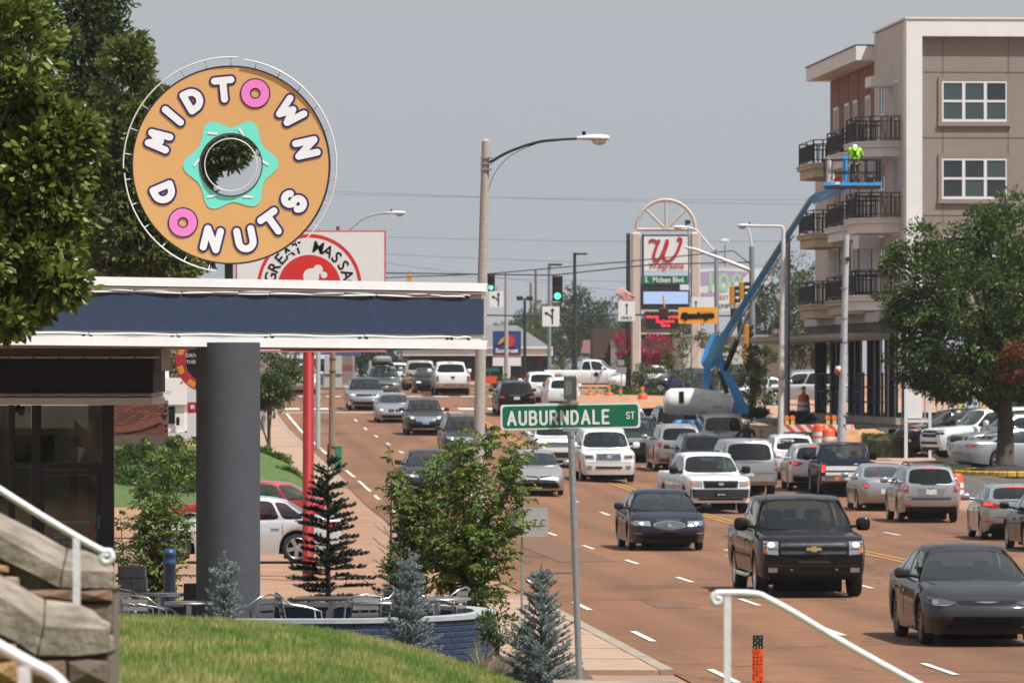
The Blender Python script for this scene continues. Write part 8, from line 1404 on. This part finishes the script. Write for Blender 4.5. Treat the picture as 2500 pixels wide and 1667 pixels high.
def hang_sign(label, px, y0, y1, w_, d, name='lane_sign', m=M_swh): r_ = empty(name, P(px, y1, d), label, 'sign'); flat('plate', rrect(w_*d/F, (y1-y0)*d/F, .04), m, r_, P(px, (y0+y1)/2, d), th=.02); flat('border', rrect((w_-3)*d/F, (y1-y0-3)*d/F, .04), M_swh if m is M_swh else m, r_, P(px, (y0+y1)/2, d-.004)); MB().cyl(P(px, y0-12, d+.05), P(px, y0, d+.05), .03, n=6).build('hanger', M_galv, r_); return r_
def arrows(r_, px, yc, sc_, d, kind):
    k = sc_*d/F; L_ = [[(0, -20*k), (0, 12*k)]] if kind == 'up' else [[(4*k, -21*k), (4*k, 14*k)], [(4*k, -10*k), (2*k, -2*k), (-4*k, 4*k), (-10*k, 7*k)]]
    mark('arrow_shaft', L_, 2.1*k, .8*k, M_blk, r_, P(px, yc, d-.012)); tips = [((0, 12), (0, 1))] if kind == 'up' else [((4, 14), (0, 1)), ((-10, 7), (-.93, .36))]
    for (x, y), (dx, dy) in tips: flat('arrow_head', [((x+dx*10)*k, (y+dy*10)*k), ((x-dy*6)*k, (y+dx*6)*k), ((x+dy*6)*k, (y-dx*6)*k)], M_blk, r_, P(px, yc, d-.014))
s_ = hang_sign('white lane sign with left and straight arrows under the green light', 1345, 748, 797, 42, SGD-.5); arrows(s_, 1345, 772, .88, SGD-.5, 'lr'); s_ = hang_sign('white lane sign with left and straight arrows beside the canopy corner', 1212, 711, 751, 34, SGD-.5); arrows(s_, 1214, 731, .74, SGD-.5, 'lr')
s_ = hang_sign('white straight only lane sign left of the pharmacy sign', 1530, 735, 784, 41, SGD-.5); arrows(s_, 1530, 754, .66, SGD-.5, 'up'); lettering('only_text', 'ONLY', .22, M_blk, s_, P(1530, 776, SGD-.52), bold=.004); s_ = hang_sign('white arrow sign mostly hidden by the yellow fire truck sign', 1716, 725, 765, 55, SGD+.5); arrows(s_, 1699, 748, .66, SGD+.4, 'up')
bg_ = MB(); rg = random.Random(5); c = P(1525, 722, SGD); rr = []
for i in range(7): t = i/6; rr.append([c+Vector(((.5*math.sin(PI*(t*.8+.1)))*math.cos(a)*(1+.25*rg.uniform(-1, 1)), .2*math.sin(a), .32-t*.6+.05*rg.uniform(-1, 1)+.25*math.cos(a)*-.5)) for a in np.linspace(0, 2*PI, 10, endpoint=False)])
bg_.loft(rr, smooth=False); o = bg_.build('wrapped_sign', mat('bag_white_red', (.62, .58, .55), .7, nscale=3, col2=(.55, .10, .08)), base=c); tag(o, 'crumpled white and red wrapped sign above the straight only sign', 'wrapped sign')
ft = empty('fire_truck_sign', P(1704, 790, 298), 'yellow warning sign with black fire truck symbol', 'sign'); k = 298/F; flat('plate', rrect(95*k, 40*k, .06), mat('warning_yellow', (.85, .36, .015), .5), ft, P(1704, 770, 298), th=.02)
tru = [(-42, -6), (-40, -8), (36, -6), (40, -5), (40, 5), (36, 7), (4, 5), (4, 9), (-2, 9), (-2, 5), (-24, 5), (-28, 9), (-38, 8), (-42, 2)]; flat('truck_symbol', [(x*k, y*k) for x, y in tru], M_blk, ft, P(1704, 771, 297.97))
for x in (-30, 20): flat('wheel_symbol', arc(x*k, -7*k, 5*k, 0, 340, 14), M_blk, ft, P(1704, 771, 297.96))
for i in range(8): flat('ladder_rung', [((4+i*4)*k, 6*k), ((5+i*4)*k, 6*k), ((5+i*4)*k, 11*k), ((4+i*4)*k, 11*k)], M_blk, ft, P(1704, 771, 297.965))
sm = empty('street_sign', P(1622, 696, SGD), 'green S. Mclean Blvd. sign hanging in front of the pharmacy sign', 'sign'); flat('plate', rrect(114*SGD/F, 21*SGD/F, .03), M_sgreen, sm, P(1622, 684, SGD-.6), th=.02); lettering('sign_lettering', 'S.  Mclean Blvd.', .40, M_swh, sm, P(1623, 683.5, SGD-.63), sx=.86, bold=.008)
# ---------------------------------------------------------------- pharmacy sign
WD = 335.0; k = WD/F; wg = empty('pharmacy_sign', P(1630, 925, WD), 'tall pharmacy sign with two pink stucco pillars, arch and red W', 'sign'); M_pill = mat('pink_stucco', (.58, .48, .41), .9, noise=.08, nscale=2)
for px in (1553, 1698): b = MB(); b.bbox((P(px, 0, WD).x, WD+.3, (P(0, 567, WD).z+P(0, 925, WD).z)/2), (23*k, .6, 358*k), .08); b.build('pillar', M_pill, wg)
ac_ = P(1626, 560, WD); MB().tube([ac_+Vector((72*k*math.cos(t), .3, 72*k*math.sin(t))) for t in np.linspace(0, PI, 25)], .10, 6).build('arch', M_pill, wg); MB().tube([ac_+Vector((-72*k, .3, 0)), ac_+Vector((72*k, .3, 0))], .09, 6).build('arch_base', M_pill, wg)
for t in (45, 90, 135): MB().tube([ac_+Vector((0, .3, 0)), ac_+Vector((72*k*math.cos(R(t)), .3, 72*k*math.sin(R(t))))], .08, 6).build('arch_spoke', M_pill, wg)
pbox('panel_frame', 1567, 573, 1683, 692, WD-.05, .5, M_dkm, wg); pbox('white_panel', 1572, 577, 1680, 662, WD-.09, .05, M_swh, wg); pbox('pale_blue_strip', 1572, 662.5, 1680, 690, WD-.09, .05, mat('pale_blue', (.48, .60, .74), .5), wg); pbox('screen_frame', 1565, 694, 1684, 760, WD-.02, .4, M_dkm, wg); pbox('white_strip', 1660, 694, 1682, 708, WD-.06, .05, M_swh, wg); pbox('blue_screen', 1571, 712, 1680, 742, WD-.06, .05, mat('screen_blue', (.36, .50, .78), .5, emit=.15), wg); pbox('cross_bar', 1565, 756, 1686, 760, WD-.07, .5, M_pill, wg); pbox('led_board', 1577, 764, 1672, 803, WD, .4, mat('led_black', (.01, .008, .008), .6), wg)
M_led = mat('led_red', (.95, .03, .05), .5, emit=1.2); M_wred = mat('script_red', (.46, .012, .03), .5)
for t, y in (('Memphis Grizzlies', 781-1-7), ('Exclusive', 784), ('Tees', 794)): lettering('led_text', t, .30, M_led, wg, P(1624, y, WD-.02), bold=.006)
q = .319*k; wl_ = [[(-120, 60), (-95, 66), (-70, 52), (-52, 60), (-70, 20), (-92, -50), (-85, -82), (-62, -88), (-30, -40), (-2, 30), (5, 60), (12, 58), (4, 20), (-14, -30), (-18, -70), (2, -90), (40, -80), (80, -30), (108, 40), (112, 72), (100, 80), (92, 70)]]
wl_ = [smooth_path([(x*q*1.02, y*q*1.02, 0) for x, y in wl_[0]], 4)]; wl_ = [[(p.x, p.y) for p in wl_[0]]]; mark('script_letter', wl_, 11*q, 4*q, M_wred, wg, P(1626, 608, WD-.13)); lettering('script_name', 'Walgreens', .50, M_wred, wg, P(1627, 649, WD-.13), bold=.006, sx=.95)
# ---------------------------------------------------------------- billboard, bank, shops
BB = 430.0; k = BB/F; bb = empty('billboard', P(1790, 900, BB), 'white billboard with green 100 and purple shapes behind the boom lift', 'billboard'); pbox('panel', 1655, 656, 1879, 759, BB, .4, mat('billboard_white', (.72, .72, .74), .6), bb); pbox('post', 1800, 759.5, 1812, 905, BB+.5, .4, M_dkm, bb)
for pts in ([(1665, 668), (1760, 660), (1830, 664), (1810, 685), (1700, 700), (1665, 695)], [(1663, 720), (1760, 712), (1750, 735), (1663, 738)]): flat('purple_shape', [(P(x, y, BB).x, P(x, y, BB).z) for x, y in pts[::-1]], mat('lilac', (.42, .33, .50), .6), bb, (0, BB-.01, 0))
for i, chh in enumerate('100'): lettering('number', chh, 1.9, mat('mint', (.33, .62, .40), .6), bb, P(1735+i*32, 692, BB-.03), bold=.05, sx=.95)
lettering('billboard_text', 'IN MEMPHIS', .5, M_blk, bb, P(1762, 748, BB-.03)); lettering('billboard_text', 'BEST', .45, M_wred, bb, P(1764, 727, BB-.03))
BK = 405.0; k = BK/F; bn = empty('bank', P(1170, 928, BK), 'low bank building with grey hipped roof and white fascia', 'building'); M_shin = mat('grey_shingle', (.16, .17, .17), .95, noise=.15, nscale=3)
b = MB(); ev = [P(985, 850, BK), P(1348, 850, BK)]; ry = P(0, 792, BK).z; b.add([ev[0], ev[1], ev[1]+Vector((0, 14, 0)), ev[0]+Vector((0, 14, 0)), Vector((P(1070, 0, BK).x, BK+7, ry)), Vector((P(1262, 0, BK).x, BK+7, ry))], [(0, 1, 5, 4), (1, 2, 5), (2, 3, 4, 5), (3, 0, 4)]); b.build('roof', M_shin, bn); pbox('fascia', 983, 851, 1350, 868, BK-.2, 14, M_wp, bn); pbox('gutter', 983, 846, 1350, 851, BK-.35, .2, M_wp, bn); pbox('wall', 1000, 868.5, 1340, 930, BK+.6, 12, mat('brown_brick_wall', (.10, .055, .04), .9, noise=.2, nscale=3), bn)
for x in range(1020, 1330, 38): pbox('window', x, 880, x+20, 915, BK+.55, .06, G_win2, bn)
sb = empty('bank_sign', P(1237, 905, 392), 'blue bank sign with orange and red sunburst', 'sign'); pbox('sign_box', 1203, 808, 1272, 868, 392, .5, mat('bank_blue', (.02, .05, .20), .5), sb); pbox('base', 1203, 869, 1272, 893, 392, .5, M_wp, sb); pbox('post', 1228, 893.5, 1246, 925, 392, .5, M_wp, sb); pbox('orange_line', 1203, 866.5, 1272, 868, 391.95, .04, M_or, sb)
c = P(1237, 832, 391.9); k = 392/F; sun_ = []
for i in range(25): t = R(-100+230*i/24); r_ = (18 if i % 2 else 13)*k; sun_.append((r_*math.cos(t)*1.1+4*k, r_*math.sin(t)))
flat('sunburst', sun_+[(-6*k, 6*k)], mat('sun_red', (.55, .03, .03), .5), sb, c); flat('sunburst_tail', [(-22*k, -9*k), (-17*k, 2*k), (-4*k, 12*k), (4*k, 12*k), (-6*k, 0), (-16*k, -8*k)], mat('sun_orange', (.62, .27, .06), .5), sb, c-Vector((0, .01, 0))); lettering('bank_name', 'SunTrust', .42, M_swh, sb, P(1237, 856, 391.9), bold=.012)
ph = empty('pharmacy', P(1590, 925, 372), 'dark brown brick pharmacy with pale band behind the pink blossom tree', 'building'); M_dbr = mat('dark_brown_brick', (.085, .052, .04), .9, noise=.2, nscale=4)
pbox('wall', 1448, 800, 1665, 935, 372, 14, M_dbr, ph); pbox('pale_band', 1560, 812, 1666, 816, 371.9, .1, M_pill, ph); pbox('pale_band', 1606, 874, 1622, 877, 371.9, .1, M_pill, ph); pbox('window', 1614, 842, 1626, 872, 371.9, .08, G_win2, ph); pbox('door', 1590, 888, 1620, 925, 371.9, .08, G_win2, ph); pbox('pier', 1491, 832, 1506, 925, 371.7, .3, mat('grey_pier', (.25, .24, .23), .9), ph)
wh = empty('white_warehouse', P(1470, 925, 410), 'pale grey shed between the tree line and the pharmacy', 'building'); pbox('wall', 1452, 852, 1500, 925, 390, 8, mat('pale_shed', (.42, .43, .42), .9), wh); rs_ = MB(); rs_.add([P(1418, 862, 420), P(1450, 862, 420), P(1444, 830, 424), P(1424, 830, 424)], [(0, 1, 2, 3)]); tag(rs_.build('red_shed_roof', mat('red_metal_roof', (.16, .07, .07), .7)), 'dull red sloping shed roof in front of the tree line', 'roof')
bx_ = empty('store', P(1850, 985, 330), 'long pale cream store wall behind the silver suv', 'building'); M_store = mat('cream_wall', (.60, .55, .48), .9, noise=.05, nscale=.6); pbox('wall', 1664, 822, 2060, 1010, 352, 20, M_store, bx_); pbox('parapet', 1662, 817, 2062, 822, 351.8, 20, mat('wall_cap_grey', (.35, .33, .30), .9), bx_); pbox('roof_vent', 1820, 800, 1858, 816, 356, 3, M_dkm, bx_); pbox('roof_edge', 1888, 803, 2062, 816, 349, 3, mat('old_roof_edge', (.20, .18, .16), .95, noise=.3), bx_)
for x in range(1700, 2060, 42): pbox('wall_joint', x, 823, x+1, 1008, 351.95, .06, mat('wall_joint', (.45, .41, .36), .9), bx_)
gs = empty('car_wash', P(740, 930, 352), 'car wash with yellow hoops and blue white canopy on the far left', 'building'); pbox('wall', 600, 868, 860, 935, 372, 6, mat('wash_wall', (.30, .22, .19), .9, noise=.25, nscale=1), gs); pbox('blue_canopy', 690, 876, 800, 890, 362, 6, mat('canopy_blue', (.08, .22, .45), .5), gs); pbox('white_canopy_band', 690, 866, 800, 875.5, 361.8, 6, M_wp, gs); pbox('red_band', 690, 890.5, 860, 906, 366, 2, mat('band_red_brown', (.22, .07, .05), .8), gs); pbox('billboard_box', 775, 840, 880, 866, 368, 1, mat('dark_blue_board', (.06, .09, .22), .6), gs)
for x in (709, 735): MB().tube(smooth_path([P(x, 955, 345), P(x, 915, 345), P(x+3, 904, 345), P(x+10, 902, 345)], 4), .16, 8).build('yellow_hoop', mat('hoop_yellow', (.62, .48, .03), .5), gs)
pg = empty('sign_pillar', P(813, 948, 332), 'pale grey sign pillar behind the wooden utility pole', 'pillar'); pbox('pillar', 792, 868, 834, 946, 332, .6, mat('pillar_grey', (.46, .46, .44), .8), pg); pbox('joint', 791.5, 913, 834.5, 915, 331.95, .7, M_grey, pg)
pbox('blue_bin', 778, 905, 788, 940, 338, .4, mat('bin_blue', (.05, .08, .16), .6), None).name = 'waste_bin'; tag(bpy.data.objects['waste_bin'], 'dark blue bin left of the grey sign pillar', 'bin')
og = empty('road_work_sign', P(1198, 945, 318), 'orange road work sign on the far kerb beside the lamp post', 'sign'); flat('plate', rrect(.75, .42, .03), M_orng, og, P(1196, 927, 318), th=.02); MB().cyl(P(1196, 935, 318), P(1196, 955, 318), .03, n=6).build('post', M_galv, og); gs2 = empty('street_sign', P(1196, 905, 330), 'small green street sign on the far corner above the orange sign', 'sign'); flat('plate', rrect(.85, .2, .02), M_sgreen, gs2, P(1201, 902, 330), th=.02); MB().cyl(P(1196, 898, 330.1), P(1196, 950, 330.1), .03, n=6).build('post', M_galv, gs2)
cr = empty('tan_house', P(420, 1000, 330), 'tan brick house wall far behind the round sign', 'building'); pbox('wall', 320, 840, 560, 1010, 330, 6, mat('tan_brick', (.40, .27, .17), .95, noise=.15, nscale=2), cr)
# ---------------------------------------------------------------- trees
def far_tree(label, px, yt, yb, wpx, d, m=LEAF_FAR, name='tree', n=60, per=46, leaf=None, group=None, extra=(), bx=None):
    c = P(px, (yt*.6+yb*.4), d); rz = (yb-yt)*d/F*.52; rx = wpx/2*d/F; b_ = P(bx or px, yb, d); s_ = d/F
    bl = [(c, (rx*.8, rx*.7, rz*.85), n)]+[(P(px+ex, ey, d), (er*s_, er*s_, er*s_*.9), max(8, n//4)) for ex, ey, er in extra]+[(c+Vector((rx*.55*sg, 0, -rz*.15)), (rx*.5, rx*.5, rz*.5), n//3) for sg in (-1, 1)]
    return tree(name, label, (b_.x, d, zg(b_.x, min(d, 600))), bl, per, min(rx, rz)*.26, leaf or min(rx, rz)*.085, m, trunk_r=min(.4, rx*.1), fork=.35, limbs=8, group=group)
TL = 'distant tree line'
for lab, px, yt, yb, w_, d in (('distant tree with rounded top right of the green signal', 1400, 708, 900, 190, 640), ('distant low tree left of the lane arrows sign', 1235, 790, 900, 150, 700), ('distant tree behind the floodlight pole', 1295, 760, 900, 120, 620), ('distant tree under the straight only sign', 1490, 745, 905, 170, 680), ('distant tree behind the white billboard left end', 1640, 740, 880, 160, 700), ('distant tree behind the pharmacy pillars', 1560, 770, 890, 150, 660), ('distant tree in the gap under the canopy edge', 1100, 820, 915, 160, 560), ('distant tree left of the bank roof', 960, 800, 930, 150, 520), ('distant tree beside the roof box minivan', 880, 830, 935, 120, 480), ('low distant tree between bank and sheds', 1370, 805, 905, 140, 560)): far_tree(lab, px, yt, yb, w_, d, n=80, per=50, group=TL)
for lab, px, yt, yb, w_, d, m_ in (('dark tree behind the apartment balconies', 1985, 640, 960, 190, 330, LEAF_DK), ('dark tall tree left of the apartment building', 1915, 610, 960, 150, 400, LEAF_FAR), ('dark tree behind the cream store roof', 1870, 700, 900, 110, 420, LEAF_FAR)): far_tree(lab, px, yt, yb, w_, d, m_, n=90, per=50)
def ivy(label, px, yt, yb, d): b_ = P(px, yb, d); h = (yb-yt)*d/F; return tree('ivy_pole_tree', label, b_, [(b_+Vector((0, 0, h*t)), (h*.10, h*.10, h*.14), 12) for t in (.3, .5, .7, .88)], 40, h*.06, h*.022, LEAF_YG, trunk_r=.12, fork=.2, limbs=5)
ivy('thin vine-covered tree left of the lane arrows sign', 1312, 735, 905, 500); ivy('thin vine-covered tree behind the floodlight pole', 1285, 770, 905, 505); ivy('thin leaning tree under the lane arrows sign', 1325, 800, 905, 470)
mt = tree('crape_myrtle', 'crape myrtle with crimson blossom left of the pharmacy pillar', P(1563, 925, 345), [(P(1600, 850, 345), (1.0, .8, .9), 46), (P(1528, 845, 345), (.7, .7, .9), 40), (P(1560, 880, 345), (1.1, .8, .6), 30)], 44, .26, .12, LEAF_PINK, trunk_r=.06, stems=4, fork=.3); Pp, D_, CC = crown_points([(P(1580, 890, 345), (1.1, .7, .8), 30), (P(1535, 890, 345), (.7, .6, .6), 20)], 40, .3); V_, F_ = leaf_quads(Pp, D_, .13); o = np_mesh('green_leaves', V_, F_, LEAF_DK, mt, off=mt.location); o['kind'] = 'stuff'
for lab, px, yt, yb, w_, d in (('young tree with loose pale leaves left of the lift knuckle', 1668, 800, 965, 110, 300), ('young tree with loose leaves behind the lift cylinder', 1752, 815, 960, 80, 296), ('slim young tree beside the white lamp post', 1868, 830, 1010, 70, 262), ('slim young tree in front of the strain pole', 1835, 840, 1020, 70, 258)):
    b_ = P(px, yb, d); s_ = d/F; tree('young_tree', lab, b_, [(P(px+random.uniform(-w_*.25, w_*.25), yt+(yb-yt)*t, d), (w_*.34*s_, w_*.34*s_, 15*s_), 9) for t in (.1, .22, .35, .48, .62, .78)], 26, .26, .15, LEAF_YOUNG, trunk_r=.045, fork=.1, limbs=14, bark=M_bark_grey, trunk_to=P(px, yt+10, d))
for lab, px, py, d, rx, rz, m_ in (('pale green shrub left of the pharmacy pillar foot', 1583, 900, 318, .85, .75, LEAF_YOUNG), ('upright green shrub beside the white side-view pickup', 1478, 885, 372, .6, .95, LEAF_YG), ('low dark shrubs under the white pickup', 1520, 950, 310, 1.1, .28, LEAF_HEDGE), ('low dark shrubs beside the navy suv wheel', 1590, 960, 305, .8, .30, LEAF_HEDGE), ('yellow-green bush in front of the bank', 1375, 895, 380, 1.3, .6, LEAF_YG), ('green bush beneath the orange road sign', 1225, 925, 345, .8, .45, LEAF_HEDGE), ('low plants on top of the retaining wall', 1945, 1012, 243, .75, .2, LEAF_HEDGE), ('low plants at the lift tail', 1845, 1003, 256, .6, .16, LEAF_HEDGE)): mound_veg('bush', lab, px, py, d, rx, rz, m_, .11, 40, 50)
dirt = MB(); dpp = [P(1395, 962, 300), P(1480, 958, 305), P(1700, 962, 300), P(1705, 985, 285), P(1560, 992, 280), P(1400, 985, 288)]; cen = sum(dpp, Vector())/6+Vector((0, 0, .12)); tag(dirt.add([p-Vector((0, 0, .1)) for p in dpp]+[cen], [(i, (i+1) % 6, 6) for i in range(6)]).build('dirt_strip', M_dirt), 'strip of orange dirt behind the work zone drums', kind='structure')
# near and background trees on the left
c = P(-250, 360, 46)
tree('magnolia_tree', 'large glossy-leaved tree hanging in from the upper left corner', (c.x, 46, 1.2), [(P(-300, 380, 46), (1.58, 1.3, 1.60), 150), (P(30, 120, 46), (.34, .5, .5), 48), (P(90, 430, 46), (.42, .5, .5), 70), (P(60, 650, 46), (.42, .5, .38), 60), (P(150, 330, 46), (.22, .3, .22), 30), (P(150, 690, 45.6), (.10, .2, .10), 10), (P(0, 780, 45.6), (.16, .2, .14), 12), (P(40, 560, 46), (.5, .5, .8), 70)], 46, .15, .088, LEAF_MAG, trunk_r=.16, fork=.5, limbs=18, wr=.52, leaf_fn=leaf_hex)
far_tree('tall dark tree behind the magnolia leaves', 120, -260, 900, 400, 135, LEAF_DK, 'tall_tree', 230, 60, .17, extra=((110, -40, 90), (120, 120, 80), (100, 300, 90)))
far_tree('yellow-green crowned tree left of the donut sign', 315, 105, 900, 230, 128, LEAF_YG, 'tall_tree', 170, 60, .15, extra=((0, 140, 45), (70, 260, 40), (-60, 400, 90), (40, 560, 110), (60, 480, 70), (90, 620, 80)), bx=150)
far_tree('dark tree behind the donut sign hole', 345, 330, 900, 260, 140, LEAF_DK, 'tall_tree', 200, 60, .17, extra=((150, 375, 48), (215, 362, 36), (100, 430, 60), (60, 560, 110), (150, 590, 55), (20, 480, 90), (100, 520, 60)), bx=180)
far_tree('lower dark tree between the magnolia and donut sign', 250, 380, 920, 330, 150, LEAF_DK, 'tall_tree', 190, 60, .18, bx=120)
far_tree('shaded tree behind the round sign and motorhome', 415, 790, 1000, 170, 240, LEAF_HEDGE, 'tree', 60, 50, .14)

# unseen leaf mass added behind the camera to darken reflections in the cars
wb_ = [((x, y, 5+2*math.sin(x)), (5.5, 5, 6.5), 26) for x, y in ((-26, -30), (-16, -42), (-34, -55), (-8, -60), (30, -40), (38, -70), (48, -25), (22, -85), (-20, -90), (4, -100), (60, -60), (-46, -30))]
Pp, D_, CC = crown_points(wb_, 34, 2.2); V_, F_ = leaf_quads(Pp, D_, 1.1*(.7+.6*RNG.random(len(Pp)))); tag(np_mesh('woodland', V_, F_, LEAF_DK), 'unseen leaf mass added behind the viewpoint for reflections', 'woodland', kind='stuff')

fb = [((x, 760+60*math.sin(x*.05), 5.5+1.5*math.sin(x*.3)), (9, 9, 5.5+1.5*math.cos(x*.17)), 16) for x in list(range(-330, -20, 11))+list(range(70, 240, 11))]
Pp, D_, CC = crown_points(fb, 34, 2.4); V_, F_ = leaf_quads(Pp, D_, 1.0*(.7+.6*RNG.random(len(Pp)))); tag(np_mesh('woodland', V_, F_, LEAF_FAR), 'far-off belt of trees along the horizon', 'woodland', kind='stuff')
# ---------------------------------------------------------------- summer haze in the air
hz = MB().box((0, 750, 12), (2900, 2700, 36)).build('haze', None); tag(hz, 'thin pale summer haze filling the air over the street', kind='stuff')
hm = bpy.data.materials.new('haze'); hm.use_nodes = True; t = hm.node_tree; t.nodes.clear(); o = t.nodes.new('ShaderNodeOutputMaterial'); pv = t.nodes.new('ShaderNodeVolumePrincipled'); pv.inputs['Color'].default_value = (.88, .92, 1, 1); pv.inputs['Density'].default_value = .00008; t.links.new(pv.outputs[0], o.inputs['Volume']); hz.data.materials.append(hm)
